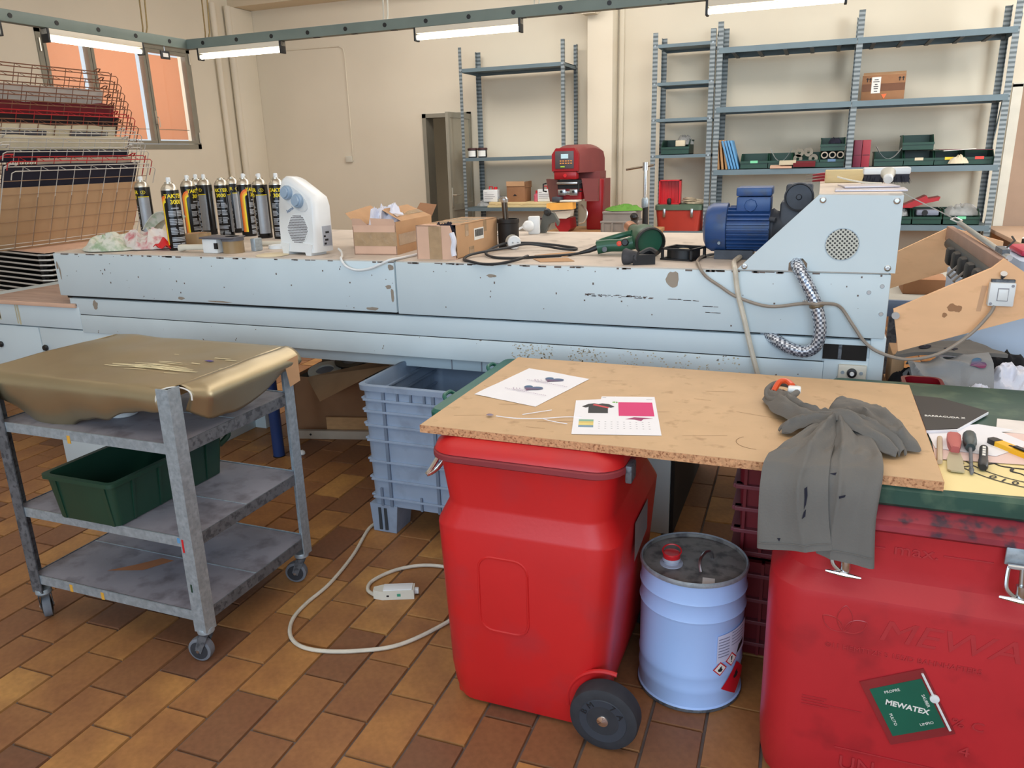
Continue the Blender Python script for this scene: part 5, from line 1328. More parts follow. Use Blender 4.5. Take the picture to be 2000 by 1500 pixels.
a = MB(FB).prism([(0, 0), (Wb, 0), (Wb-.002, Hb*.5), (Wb-.012, Hb*.8), (Wb-.02, Hb), (0, Hb)], 0, .004).box(0, .004, 0, Db, 0, Hb).box(0, Wb, Db-.004, Db, 0, Hb).box(0, Wb, .004, Db, 0, .004).box(0, Wb, .06, Db, Hb-.003, Hb).box(0, Wb*.55, 0, .06, Hb-.003, Hb)
a.build('carton_body', M_CARDP, t, smooth=0)
MB(FB).box(Wb-.004, Wb, .018, Db, 0, Hb).build('right_side', M_CARD, t, smooth=0)
MB(FB).box(.002, Wb-.002, .062, Db-.002, Hb, Hb+.0006).build('top_face', M_CARD, t, smooth=0)
MB(FB).box(.055, .108, -.0015, -.0005, .0, Hb*.98).build('front_tape', M_CTAPE, t, smooth=0)
a = MB(FB)
for y in (.10, .17, .24, .31): a.box(.01, Wb-.02, y, y+.035, Hb+.0008, Hb+.0016)
a.build('top_tape', mat('glossy_tape', (206, 190, 166), .1, var=.2, scale=20, spec=.9), t, smooth=0)
lb = MB(FB).box(Wb+.0004, Wb+.001, .17, .26, .055, .10).build('barcode_label', M_LABEL, t, smooth=0)
a = MB(FB); y = .178
while y < .252:
    w = random.choice((.0012, .002, .003)); a.box(Wb+.001, Wb+.0015, y, y+w, .068, .095); y += w+random.choice((.0012, .002))
a.build('barcode', M_INK, lb, smooth=0, kind='stuff')
for y, z in ((.09, Hb*.78), (.26, Hb*.80)): MB(FB).box(Wb+.0004, Wb+.001, y, y+.03, z-.02, z+.025).build('side_tape', M_CTAPE, t, smooth=0)
MB(FB).box(Wb+.0004, Wb+.001, .12, .165, .0, .035).build('side_tape', M_CTAPE, t, smooth=0)
a = lump(0, 0, 0, .05, .05, .05, 3.3, n=16, wr=.6); a.v = [tuple(FB @ Vector((p[0]+.10, p[1]+.055, p[2]+.088))) for p in a.v]
o = a.build('navy_rag', M_NAVY); tag(o, 'dark navy cloth showing in the torn corner of the barcode carton', 'rag')
a = MB(FB).tube([(Wb-.012, -.002, .10), (Wb-.002, -.004, .07), (Wb-.008, -.003, .04), (Wb-.004, -.004, .015)], .010, 7, smooth=4)
o = a.build('white_rag', M_TWHITE); tag(o, 'white rag bulging through the torn front corner of the barcode carton', 'rag')

# ------------------------------------------------------------------ iron pot with pole, plug adaptor, clamp head
t = thing('iron_pot', 'black iron pot holding an upright dark steel pole', 'pot', (-1.205, 3.06, ZT))
MB().lathe([(.042, 0), (.044, .004), (.044, .10), (.047, .103), (.047, .118), (.040, .118), (.038, .05), (0, .05)], (-1.205, 3.055, ZT), n=28).build('pot', M_BLACKM, t)
MB().cyl((-1.215, 3.06, ZT+.05), (-1.222, 3.06, ZT+.195), .0125, n=18).build('pole', mat('polished_dark_steel', (92, 80, 70), .25, metal=.8, var=.2), t)
MB().lathe([(.015, 0), (.017, .004), (.017, .014), (.010, .022)], (-1.222, 3.06, ZT+.185), n=16).build('pole_cap', M_STEEL, t)
t = thing('plug_adaptor', 'white wall adaptor with a round plug pushed into it, at the rear edge', 'plug', (-1.30, 3.58, ZT))
MB(Matrix.Translation((-1.285, 3.60, ZT)) @ Matrix.Rotation(.25, 4, 'Z')).box(-.028, .028, -.012, .03, 0, .085, .006).build('adaptor', M_WHITE, t)
MB().lathe([(.026, 0), (.027, .02), (.018, .035), (.009, .045)], (-1.30, 3.588, ZT+.042), (-.55, -1, -.1), n=20).build('plug', M_WHITE, t)
MB().tube([(-1.326, 3.545, ZT+.038), (-1.36, 3.52, ZT+.02), (-1.42, 3.50, ZT+.006), (-1.46, 3.50, ZT+.005)], .005, 7, smooth=4).build('cord', M_WHITE, t)
t = thing('clamp_head', 'dark grey clamp head with a round knob at the rear edge of the machine', 'clamp', (-1.23, 3.68, ZT))
MB().prism([(-1.282, ZT), (-1.25, ZT), (-1.228, ZT+.042), (-1.196, ZT+.055), (-1.186, ZT+.034), (-1.180, ZT+.055), (-1.204, ZT+.095), (-1.246, ZT+.108), (-1.264, ZT+.075)], 3.66, 3.69).build('clamp_arm', mat('clamp_grey', (92, 92, 86), .55, var=.1), t)
MB().lathe([(.015, 0), (.018, .005), (.018, .016), (.010, .024)], (-1.232, 3.66, ZT+.098), (0, -1, .3), n=18).build('knob', M_BLACK, t)
for z in (.026, .068): MB().lathe([(.005, 0), (.005, .016), (.011, .018), (.011, .03), (.006, .036)], (-1.268, 3.67, ZT+z), (-1, -.2, .1), n=12).build('thumb_screw', mat('maroon_screw', (74, 34, 40), .5), t)

# ------------------------------------------------------------------ heat gun with its cord and plug
t = thing('heat_gun', 'green heat gun lying on its side, black nozzle end facing front', 'heat gun', (-.65, 2.87, ZT))
nd = Vector((.28, -.55, -.06)).normalized()           # direction the open rear end faces
gc = Vector((-.590, 2.895, ZT+.058))
MB().lathe([(.020, -.20), (.024, -.17), (.034, -.10), (.046, -.06), (.052, -.02), (.054, .03), (.052, .045)], gc, nd, n=30).build('gun_body', M_GREENG, t, smooth=50)
MB().lathe([(.052, .044), (.056, .050), (.055, .066), (.050, .070), (.048, .066), (.047, .012), (0, .012)], gc, nd, n=30).build('black_end', M_BLACK, t)
MB().lathe([(.012, 0), (.011, .002), (0, .002)], gc+nd*.014+Vector((-.01, 0, -.015)), nd, n=14).build('air_knob', M_GALVD, t)
MB().lathe([(.021, -.255), (.025, -.25), (.024, -.19)], gc, nd, n=20).build('nozzle_ring', mat('copper_shield', (176, 124, 96), .35, metal=.7), t)
h0 = gc+Vector((-.03, .0, -.008)); h1 = Vector((-.770, 2.868, ZT+.028))
MB().tube([h0, h0.lerp(h1, .35)+Vector((0, 0, -.006)), h0.lerp(h1, .7), h1], lambda s: .027-.003*math.sin(PI*s), 14, smooth=5).build('handle', M_GREENG, t, smooth=60)
MB().tube([gc+Vector((-.06, .03, .02)), Vector((-.70, 2.93, ZT+.065)), Vector((-.76, 2.90, ZT+.048)), h1+Vector((0, .01, .012))], .011, 10, smooth=6).build('guard_loop', M_GREENG, t)
sp = h0.lerp(h1, .28)+Vector((0, -.025, .004))
MB().lathe([(.012, 0), (.014, .004), (.010, .008)], sp, (.1, -1, .15), n=16).build('switch_rocker', M_BLACK, t)
MB().lathe([(.009, 0), (.010, .003), (.006, .005)], sp+Vector((-.022, -.001, -.004)), (.1, -1, .15), n=14).build('red_button', mat('red_orange_button', (222, 78, 56), .4), t)
MB().lathe([(.010, 0), (.010, .003)], h1+Vector((.035, -.026, -.004)), (0, -1, .1), n=14).build('handle_screw', M_GALVD, t)
MB().tube([h1, h1+Vector((-.03, -.012, -.012)), h1+Vector((-.06, -.03, -.019))], lambda s: .011-.005*s, 10).build('cord_boot', M_BLACK, t)
zz = ZT+.0055
gp = [(-.83, 2.838, zz+.003), (-.87, 2.80, zz), (-.93, 2.755, zz), (-.98, 2.720, zz), (-1.04, 2.680, zz), (-1.12, 2.690, zz), (-1.18, 2.75, zz+.004), (-1.205, 2.84, zz+.008), (-1.19, 2.96, zz+.02), (-1.13, 3.04, zz+.016), (-1.05, 3.09, zz+.006), (-.96, 3.07, zz), (-.90, 3.02, zz), (-.892, 2.97, zz), (-.94, 2.96, zz+.003), (-1.02, 2.985, zz+.010), (-1.09, 2.96, zz+.020), (-1.14, 2.88, zz+.014), (-1.19, 2.78, zz+.011), (-1.225, 2.70, zz+.006), (-1.215, 2.62, zz), (-1.17, 2.572, zz), (-1.11, 2.552, zz-.006), (-1.05, 2.556, zz-.004), (-1.0, 2.60, zz+.004), (-.975, 2.66, zz+.012)]
MB().tube(gp, .0052, 8, smooth=5).build('cord', M_CABLEB, t)
pt = Vector((-1.165, 3.01, ZT+.018)); 
MB().lathe([(.014, 0), (.022, .01), (.027, .03), (.028, .06), (.024, .066)], Vector((-1.185, 3.03, ZT+.030)), (.55, -.8, -.02), n=20).build('plug', M_WHITE, t)
MB().lathe([(.0285, .02), (.029, .026), (.029, .034), (.0285, .04)], Vector((-1.185, 3.03, ZT+.030)), (.55, -.8, -.02), n=20, cap=False).build('plug_band', M_OFFW, t)
a = MB()
for s in (-1, 1): a.cyl(Vector((-1.149+s*.009, 2.978+s*.005, ZT+.030)), Vector((-1.139+s*.009, 2.963+s*.005, ZT+.030)), .0024, n=8)
a.build('plug_pin', M_STEEL, t)
for k, (pts, lab) in enumerate((([(-1.0, 2.80), (-.90, 2.92), (-.84, 2.90), (-.87, 2.78)], 'small tan cardboard scrap under the black cord'), ([(-.97, 2.70), (-.85, 2.745), (-.80, 2.665), (-.915, 2.625)], 'larger tan cardboard scrap before the black cord'))):
    o = MB().prism(pts, ZT+.0006, ZT+.003, 'xy').build('card_scrap', M_CARD); tag(o, lab, 'scrap', 'cardboard scraps by the heat gun')
# black nozzle piece, small square fan
t = thing('black_nozzle', 'crumpled black rubber nozzle lying at the front edge', 'nozzle', (-.57, 2.63, ZT))
MB().lathe([(.026, 0), (.030, .006), (.022, .03), (.018, .05)], (-.612, 2.63, ZT+.026), (1, -.1, 0), n=18).build('cup', mat('dusty_black_rubber', (66, 66, 70), .8, var=.3, scale=30), t)
MB().prism([(-.575, 2.605), (-.505, 2.64), (-.515, 2.675), (-.58, 2.665)], ZT, ZT+.034, 'xy').build('fold', M_BLACK, t)
MB().tube([(-.56, 2.66, ZT+.03), (-.53, 2.67, ZT+.045), (-.505, 2.66, ZT+.035)], .011, 8, smooth=4).build('flap', M_BLACK, t)
t = thing('square_fan', 'square black fan housing lying flat beside the blue motor', 'fan', (-.44, 2.80, ZT))
FQ = frame((-.512, 2.765, ZT), (.118, -.035, 0), (0, 0, 1))
a = MB(FQ)
w = .122
for z0, z1 in ((0, .006), (.036, .042)):
    a.box(0, w, 0, .010, z0, z1).box(0, w, w-.010, w, z0, z1).box(0, .010, 0, w, z0, z1).box(w-.010, w, 0, w, z0, z1)
a.build('flanges', M_BLACK, t, smooth=0)
a = MB(FQ).lathe([(.056, .004), (.058, .004), (.058, .038), (.056, .038), (.056, .004)], (w/2, w/2, 0), n=32, cap=False); a.build('fan_ring', M_BLACK, t)
for x, y in ((.006, .006), (w-.006, .006), (.006, w-.006), (w-.006, w-.006)): MB(FQ).cyl((x, y, .004), (x, y, .038), .006, n=10).build('corner_post', M_BLACK, t)
MB(FQ).lathe([(.020, .006), (.020, .034), (.018, .036), (0, .036)], (w/2, w/2, 0), n=20).build('hub', mat('tan_hub_label', (180, 164, 136), .5), t)
for k in range(5):
    Mk = FQ @ Matrix.Translation((w/2, w/2, .02)) @ Matrix.Rotation(2*PI*k/5, 4, 'Z') @ Matrix.Rotation(.6, 4, 'X')
    MB(Mk).box(.018, .053, -.014, .014, -.001, .001).build('blade', M_BLACK, t, smooth=0)

# ------------------------------------------------------------------ on the drive cover
ZV = 1.2642
t = thing('hand_brush', 'white hand broom head with dark bristles lying on the drive cover', 'brush', (.22, 3.15, ZV))
MB().box(.142, .294, 3.12, 3.20, ZV+.036, ZV+.061, .006).build('brush_back', M_WHITE, t)
a = MB(); random.seed(5)
for k in range(260):
    x = random.uniform(.150, .288); y = random.uniform(3.125, 3.195)
    dx = (x-.219)*.18+random.uniform(-.006, .006); dy = random.uniform(-.012, .006)
    a.add([(x-.0016, y, ZV+.038), (x+.0016, y, ZV+.038), (x+dx, y+dy-.004, ZV+random.uniform(.0, .006))], [(0, 1, 2), (2, 1, 0)])
a.box(.146, .291, 3.124, 3.196, ZV+.010, ZV+.038)
a.build('bristles', mat('dark_bristle', (40, 40, 50), .8), t, smooth=0, kind='stuff')
MB().lathe([(.026, 0), (.018, .02), (.0165, .03)], (.222, 3.125, ZV+.040), (0, -1, -.55), n=20).build('handle_socket', M_OFFW, t)
MB().lathe([(.0165, .028), (.0165, .040), (.014, .044), (0, .044)], (.222, 3.125, ZV+.040), (0, -1, -.55), n=20).build('socket_end', M_WHITE, t)
o = MB().box(.016, .178, 3.38, 3.46, ZV, ZV+.048, .003).build('wood_block', M_WOOD); tag(o, 'pale wooden block lying on the drive cover behind the brush', 'block')
for k in range(3):
    t = thing('screwdriver', ['upper red handled screwdriver poking out left of the wooden block', 'middle red handled screwdriver left of the wooden block', 'lowest red handled screwdriver left of the wooden block'][k], 'screwdriver', (-.0, 3.42, ZV), 0, 'red screwdrivers on the drive cover')
    y = 3.34+k*.016; z = ZV+.012+.012*(2-k)
    MB().tube([(.015, y, z), (-.012, y, z-.002), (-.03, y-.004, z-.004)], lambda s: .006-.003*s, 8).build('handle', mat('dark_red_handle', (140, 30, 40), .4), t)
    MB().cyl((-.03, y-.004, z-.004), (-.055, y-.007, z-.007), .0015, n=6).build('blade', M_STEEL, t)
o = MB(Matrix.Translation((.045, 2.68, ZV)) @ Matrix.Rotation(-.02, 4, 'Z')).box(0, .205, 0, .16, 0, .006, .001).build('steel_plate', mat('dull_alu_plate', (196, 190, 196), .35, metal=.4)); tag(o, 'flat pale metal plate at the front of the drive cover', 'plate')
o = MB(Matrix.Translation((.075, 2.78, ZV+.007)) @ Matrix.Rotation(.12, 4, 'Z')).box(0, .165, 0, .16, 0, .005, .001).build('steel_plate', mat('dull_alu_plate', (196, 190, 196), .35, metal=.4)); tag(o, 'second pale metal plate lying on the first, under the brush', 'plate')
o = MB().sheet(12, 2, lambda u, v: (.055+.14*u, 3.02+.05*v-.06*u, ZV+.014+.022*(1-u)**2), .004).build('bent_strip', M_OFFW); tag(o, 'bent cream strip curling up in front of the brush', 'strip')
# ================================================================== TROLLEY
t = thing('trolley', 'galvanised three-shelf trolley on casters with a foil covered top', 'trolley', (-1.91, 1.72, 0))
TX0, TX1, TY0, TY1 = -2.245, -1.545, 1.462, 1.975
def leg(x, y, sx, sy, h, m):
    w = .042
    a = MB(); e = .004
    P = [(x, y), (x+sx*w, y), (x+sx*w, y+sy*e), (x+sx*e, y+sy*e), (x+sx*e, y+sy*w), (x, y+sy*w)]
    a.prism(P if sx*sy > 0 else P[::-1], .105, h, 'xy')
    return a.build('leg', m, t, smooth=0)
leg(TX0, TY0, 1, 1, .80, M_GALVD); leg(TX1, TY0, -1, 1, .838, M_GALV); leg(TX1, TY1, -1, -1, .80, M_GALV); leg(TX0, TY1, 1, -1, .80, M_GALVD)  # left legs use the darker steel: their shade is put into the colour
for z in (.682, .404, .168):
    a = MB().box(TX0+.006, TX1-.006, TY0+.012, TY1-.012, z-.006, z-.002)
    sh = a.build('shelf', M_SHELFT, t, smooth=0)
    MB().box(TX0+.004, TX1-.03, TY0+.004, TY0+.008, z-.030, z).build('shelf_lip', M_GALV, sh, smooth=0)
    MB().box(TX0+.004, TX1-.004, TY1-.008, TY1-.004, z-.03, z).build('shelf_lip', M_GALV, sh, smooth=0)
    MB().box(TX0+.004, TX0+.008, TY0+.008, TY1-.008, z-.03, z).build('side_lip', M_GALVD, sh, smooth=0)
    MB().box(TX1-.008, TX1-.004, TY0+.03, TY1-.03, z-.034, z+.001).build('side_lip', M_GALVD, sh, smooth=0)
    MB().box(TX0+.01, TX1-.01, TY0+.24, TY0+.244, z-.002, z-.0005).build('sheet_seam', M_GALV, sh, smooth=0)
MB().box(TX0+.01, TX1-.06, TY0+.055, TY1-.012, .790, .812).build('top_board', M_WOODT, t, smooth=0)
a = MB()
for x, y, z, c in ((TX0+.29, TY0+.003, .655, 0), (TX0+.30, TY0+.003, .148, 0), (TX0+.17, TY0+.003, .15, 0)): a.box(x, x+.012, y, y+.002, z-.012, z+.012)
a.build('yellow_paint_drip', mat('ochre_drip', (214, 160, 60), .6), t, smooth=0)
MB().poly([(TX0+.22, TY0+.10, .1665), (TX0+.33, TY0+.14, .1665), (TX0+.38, TY0+.22, .1665), (TX0+.33, TY0+.22, .1665), (TX0+.28, TY0+.16, .1665)]).build('rust_smear', mat('orange_smear', (170, 112, 74), .7, var=.2), t, smooth=0)
MB().box(TX1-.036, TX1-.030, TY0-.0012, TY0, .36, .40).build('red_paint_mark', M_REDP, t, smooth=0)
MB().box(TX1-.03, TX1-.025, TY0-.0012, TY0, .235, .26).build('green_paint_mark', M_GREEN, t, smooth=0)
MB().box(TX1-.055, TX1-.045, TY0+.0025, TY0+.004, .385, .40).build('blue_paint_mark', M_BOOKB, t, smooth=0)
def caster(x, y, rot):
    M = Matrix.Translation((x, y, 0)) @ Matrix.Rotation(rot, 4, 'Z')
    c = MB(M).lathe([(.022, .112), (.024, .106), (.024, .098), (.016, .092)], (0, 0, 0), n=18).build('caster', M_GALV, t)
    a = MB(M)
    for s in (-1, 1):
        a.add([(-.016, s*.017, .095), (.014, s*.017, .095), (.034, s*.017, .04), (.016, s*.017, .03), (-.016, s*.019, .095), (.014, s*.019, .095), (.034, s*.019, .04), (.016, s*.019, .03)], [(0,1,2,3), (7,6,5,4), (0,4,5,1), (1,5,6,2), (2,6,7,3), (3,7,4,0)])
    a.box(-.016, .014, -.019, .019, .092, .096); a.build('fork', M_GALVD, c, smooth=0)
    MB(M).lathe([(.030, -.013), (.036, -.011), (.0375, 0), (.036, .011), (.030, .013)], (.024, 0, .0376), (0, 1, 0), n=26).build('tyre', M_RUBG, c)
    MB(M).lathe([(.028, -.0145), (.010, -.016), (.010, .016), (.028, .0145)], (.024, 0, .0376), (0, 1, 0), n=22).build('wheel_hub', M_RUBBER, c)
    MB(M).cyl((.024, -.021, .0376), (.024, .021, .0376), .005, n=10).build('axle', M_STEEL, c)
caster(TX1-.02, TY0+.02, PI*1.05); caster(TX0+.022, TY0+.02, PI*.8); caster(TX1-.022, TY1-.03, -.9*PI); caster(TX0+.022, TY1-.03, .3)

# gold foil draped over the top, rolled over its edges
GX0, GX1, GY0, GY1, GZ = -2.30, -1.578, 1.508, 1.995, .828
def foil(u, v):
    # unroll: u runs across, v from the front hem to the rear edge
    xr = -1.598 if v < .42 else -1.598+.020*min(1, (v-.42)/.06)
    x = GX0+(xr-GX0)*u
    nn = .006*noise.noise(Vector((x*7, v*6, 2.0)))
    hang = .030+.115*math.exp(-((x+2.09)/.10)**2)+.06*math.exp(-((x+1.93)/.20)**2)+.012*noise.noise(Vector((x*14, 0, 5)))
    if v < .25:
        s = v/.25                                  # hanging front, bottom to top
        k = 1-s
        z = GZ-.030-hang*k
        y = GY0-.034+.045*k*k*(hang/.12)-.004*math.sin(x*30)*k
    elif v < .42:
        s = (v-.25)/.17; a_ = PI/2*s
        y = GY0-.034+.034*(1-math.cos(a_)); z = GZ-.030+.030*math.sin(a_)
    else:
        s = (v-.42)/.58
        y = GY0+(GY1-GY0)*s; z = GZ+nn*(.6+2.2*max(0, .35-u))+.004*math.sin(PI*s)*(1-u)
    return (x, y, z)
a = MB().sheet(64, 48, foil)
def foil_r(u, v):
    # right hem: a broad rounded slope over the right edge, then hanging back underneath
    y = GY0+.030+(GY1-GY0-.028)*u
    k = min(1, u/.10)
    hang = .020+.055*math.sin(PI*min(1, .15+u))+.006*noise.noise(Vector((y*16, 1, 7)))
    if v < .5:
        a_ = PI/2*v/.5; x = GX1+(.030+.028*k)*math.sin(a_); z = GZ-(.030+.016*k)*(1-math.cos(a_))
    else:
        s = (v-.5)/.5; x = GX1+.030+.028*k-.022*s; z = GZ-.030-.016*k-hang*s
    return (x, y, z+.003*noise.noise(Vector((y*9, v*3, 3))))
a.sheet(40, 16, foil_r)
def foil_l(u, v):
    y = GY0+(GY1-GY0)*u; a_ = PI/2*min(1, v*1.4)
    return (GX0-.03*math.sin(a_), y, GZ-.03*(1-math.cos(a_))-.03*max(0, v-.7))
a.sheet(20, 10, foil_l)
gf = a.build('gold_foil', M_GOLD, smooth=80)
tag(gf, 'wrinkled gold foil sheet draped over the trolley top', 'foil sheet')
gf.modifiers.new('thick', 'SOLIDIFY').thickness = .0015
def onfoil(b_, P):
    q = []
    for x, y in P:
        p = foil((x-GX0)/(GX1-GX0), max(.49, .42+.58*(y-GY0)/(GY1-GY0))); q.append((x, y, p[2]+.002))
    return b_.poly(q)
a = MB()
random.seed(3)
for k in range(34):                                 # dried paint strokes
    x = -1.80+random.gauss(0, .06); y = 1.66+random.gauss(0, .016); l = random.uniform(.02, .07)
    onfoil(a, [(x-l, y-.002), (x, y+.0005), (x+l, y+.004), (x+l, y+.006), (x, y+.0045), (x-l, y+.001)])
for x, y, l in ((-1.66, 1.80, .03), (-1.62, 1.79, .02), (-1.84, 1.80, .008), (-1.70, 1.73, .015), (-1.58, 1.70, .006)):
    onfoil(a, [(x-l, y-.003), (x+l, y), (x+l, y+.004), (x-l, y+.003)])
a.build('dry_paint_strokes', mat('cream_paint', (222, 210, 170), .7), gf, smooth=0, kind='stuff')
onfoil(MB(), [(-1.70, 1.765), (-1.675, 1.762), (-1.665, 1.772), (-1.69, 1.776)]).build('violet_spot', mat('violet_paint', (84, 70, 140), .6), gf, smooth=0)
MB().tube([(-1.606, 1.476, .795), (-1.598, 1.474, .815), (-1.585, 1.478, .830), (-1.566, 1.50, .834), (-1.548, 1.520, .826), (-1.536, 1.530, .812), (-1.536, 1.532, .79)], .0022, 6, smooth=5).build('torn_edge', M_LABEL, gf)
MB().sheet(10, 6, lambda u, v: (GX1+.062-.008*u, GY1-.02-.06*u*(1-v*.3), GZ-.02-.085*v-.01*u), .001).build('torn_corner', M_CARD, gf)

t = thing('white_cup', 'white plastic ring cup on the upper trolley shelf', 'cup', (-1.915, 1.635, .682))
MB().lathe([(.038, 0), (.041, .003), (.042, .052), (.038, .052), (.037, .008), (0, .008)], (-1.913, 1.632, .681), n=32).build('cup_body', M_WHITE, t)

# green crate on the middle shelf
t = thing('green_crate', 'dark green stacking crate sticking out of the middle trolley shelf', 'crate', (-1.92, 1.68, .405))
CX0, CX1, CY0, CY1, CZ0, CZ1 = -2.055, -1.795, 1.445, 1.90, .4045, .545
cx, cy, hx_, hy_ = (CX0+CX1)/2, (CY0+CY1)/2, (CX1-CX0)/2, (CY1-CY0)/2
rings = [rrect(cx, cy, hx_-.012, hy_-.012, .02, CZ0), rrect(cx, cy, hx_, hy_, .02, CZ1-.012), rrect(cx, cy, hx_+.010, hy_+.010, .022, CZ1-.012), rrect(cx, cy, hx_+.010, hy_+.010, .022, CZ1), rrect(cx, cy, hx_-.006, hy_-.006, .018, CZ1), rrect(cx, cy, hx_-.018, hy_-.018, .018, CZ0+.006)]
MB().loft(rings).build('crate_shell', M_GREEN, t, smooth=30)
for k in range(4):
    y = CY0+.07+k*.10
    MB().add([(CX1-.010, y, CZ0), (CX1-.010, y+.008, CZ0), (CX1+.006, y+.008, CZ1-.012), (CX1+.006, y, CZ1-.012), (CX1-.02, y, CZ0), (CX1-.02, y+.008, CZ0), (CX1-.005, y+.008, CZ1-.012), (CX1-.005, y, CZ1-.012)], [(0,1,2,3), (7,6,5,4), (0,4,5,1), (1,5,6,2), (2,6,7,3), (3,7,4,0)]).build('rib', M_GREEN, t, smooth=0)
for x in (CX0+.035, CX1-.035):
    MB().add([(x, CY0+.010, CZ0), (x+.012, CY0+.010, CZ0), (x+.012, CY0-.004, CZ1-.012), (x, CY0-.004, CZ1-.012), (x, CY0+.02, CZ0), (x+.012, CY0+.02, CZ0), (x+.012, CY0+.008, CZ1-.012), (x, CY0+.008, CZ1-.012)], [(0,1,2,3), (7,6,5,4), (0,4,5,1), (1,5,6,2), (2,6,7,3), (3,7,4,0)]).build('rib', M_GREEN, t, smooth=0)
MB().tube([(CX1-.04, CY1+.004, CZ1-.01), (CX1-.03, CY1+.04, CZ1-.002), (CX1-.03, CY1+.055, CZ1-.035), (CX1-.04, CY1+.02, CZ1-.06)], .010, 8, smooth=5).build('end_grip', M_GREEN, t)

# ================================================================== UNDER THE MACHINE
t = thing('blue_post', 'blue round steel post standing under the machine behind the trolley', 'post', (-2.405, 2.895, 0))
MB().cyl((-2.405, 2.905, 0), (-2.405, 2.905, .583), .028, n=20).build('post_tube', M_BLUE, t)
MB().cyl((-2.405, 2.905, 0), (-2.405, 2.905, .004), .03, n=20).build('foot_ring', M_BLACK, t)
t = thing('cardboard_box', 'big brown carton under the machine with a drooping flap', 'box', (-2.3, 3.4, 0))
FC = frame((-2.53, 3.235, 0), (.99, .12, 0), (0, 0, 1))
MB(FC).box(0, .62, 0, .005, 0, .31).box(0, .005, 0, .5, 0, .31).box(.615, .62, 0, .5, 0, .31).box(0, .62, .495, .5, 0, .31).box(0, .62, 0, .5, 0, .006).build('carton_body', M_CARDD, t, smooth=0)
MB().add([(-2.44, 3.235, .312), (-2.20, 3.0, .272), (-1.79, 3.0, .485), (-1.95, 3.28, .44)], [(0, 1, 2, 3)]).build('flap', M_CARD, t, smooth=0)
MB(FC).add([(.0, -.001, .31), (.0, .4, .31), (-.05, .4, .18), (-.04, .0, .16)], [(0, 1, 2, 3)]).build('flap', M_CARDD, t, smooth=0)
lettering('?', .07, FC @ Matrix.Translation((.46, -.001, .16)) @ Matrix.Rotation(PI/2, 4, 'X'), M_INK, t, .0003) if False else None
for k, (x, y, z, m, lab) in enumerate(((.14, .10, .312, M_OFFW, 'white ring reel lying on the big carton under the machine'), (.25, .20, .345, M_BLACK, 'black ring reel lying on the big carton under the machine'), (.12, .30, .33, M_BLACKM, 'dark reel at the back of the big carton'))):
    t2 = thing('reel', lab, 'reel', FC @ Vector((x, y, z)), 0, 'reels in the big carton')
    MB(FC @ Matrix.Translation((x, y, z)) @ Matrix.Rotation(.25, 4, 'X')).lathe([(.05, 0), (.09, 0), (.09, .018), (.05, .018), (.05, 0)], n=28, cap=False).build('reel_ring', m, t2)
    MB(FC @ Matrix.Translation((x, y, z)) @ Matrix.Rotation(.25, 4, 'X')).lathe([(0, .002), (.05, .002), (.05, .008), (0, .008)], n=24).build('reel_hub', M_INKG, t2)
o = MB(FC).box(.02, .60, .02, .48, .295, .302).build('packing_sheet', M_DARK); tag(o, 'dark packing sheet covering the contents of the big carton', 'sheet')
t = thing('slat', 'grey-white punched slat lying on the floor before the big carton', 'slat', (-2.3, 3.25, 0))
Ms = frame((-2.49, 3.13, 0), (.97, .25, 0), (0, 0, 1))
MB(Ms).box(0, .62, 0, .03, .0, .045, .003).build('slat_body', mat('weathered_white_wood', (176, 162, 146), .7, var=.1), t)
MB(Ms).cyl((.10, -.001, .025), (.10, .004, .025), .006, n=10).build('hole', M_BLACK, t)
o = MB(Ms).box(.18, .70, .034, .044, .0, .11).build('wood_strip', M_WOODT); tag(o, 'tan wooden strip leaning behind the grey-white slat', 'strip')
o = MB().lathe([(.010, 0), (.016, .006), (.014, .018), (.006, .024)], (-2.30, 2.95, 0), n=14).build('pebble', M_WHITE); tag(o, 'small white knob lying on the tiles beside the trolley leg', 'knob')

# grey pallet box
t = thing('pallet_box', 'large grey ribbed plastic pallet box standing partly under the machine', 'box', (-1.2, 2.66, 0))
PX0, PX1, PY0, PY1, PZ0, PZ1 = -1.545, -.60, 2.345, 2.96, .115, .600
def pr(s, z): 
    cx_, cy__ = (PX0+PX1)/2, (PY0+PY1)/2
    return rrect(cx_, cy__, (PX1-PX0)/2*s, (PY1-PY0)/2*s, .035, z)
MB().loft([pr(.965, PZ0), pr(.985, PZ1-.02), pr(1.012, PZ1-.02), pr(1.016, PZ1), pr(.975, PZ1+.004), pr(.965, PZ1-.004), pr(.945, PZ0+.01)]).build('box_shell', M_BINGREY, t, smooth=30)
def pside(z):
    s = .965+.02*(z-PZ0)/(PZ1-.02-PZ0); hx, hy = (PX1-PX0)/2*s, (PY1-PY0)/2*s
    cx_, cy__ = (PX0+PX1)/2, (PY0+PY1)/2
    return cx_-hx, cx_+hx, cy__-hy, cy__+hy
for z in (.15, .225, .30, .385, .445, .50, .545):
    x0, x1, y0, y1 = pside(z)
    MB().box(x0+.012, x1-.012, y0-.010, y0+.02, z-.004, z+.004, .001).build('rib', M_BINGREY, t, smooth=0)
    MB().box(x0-.007, x0+.02, y0+.012, y1-.02, z-.004, z+.004, .001).build('rib', M_BINGREY, t, smooth=0)
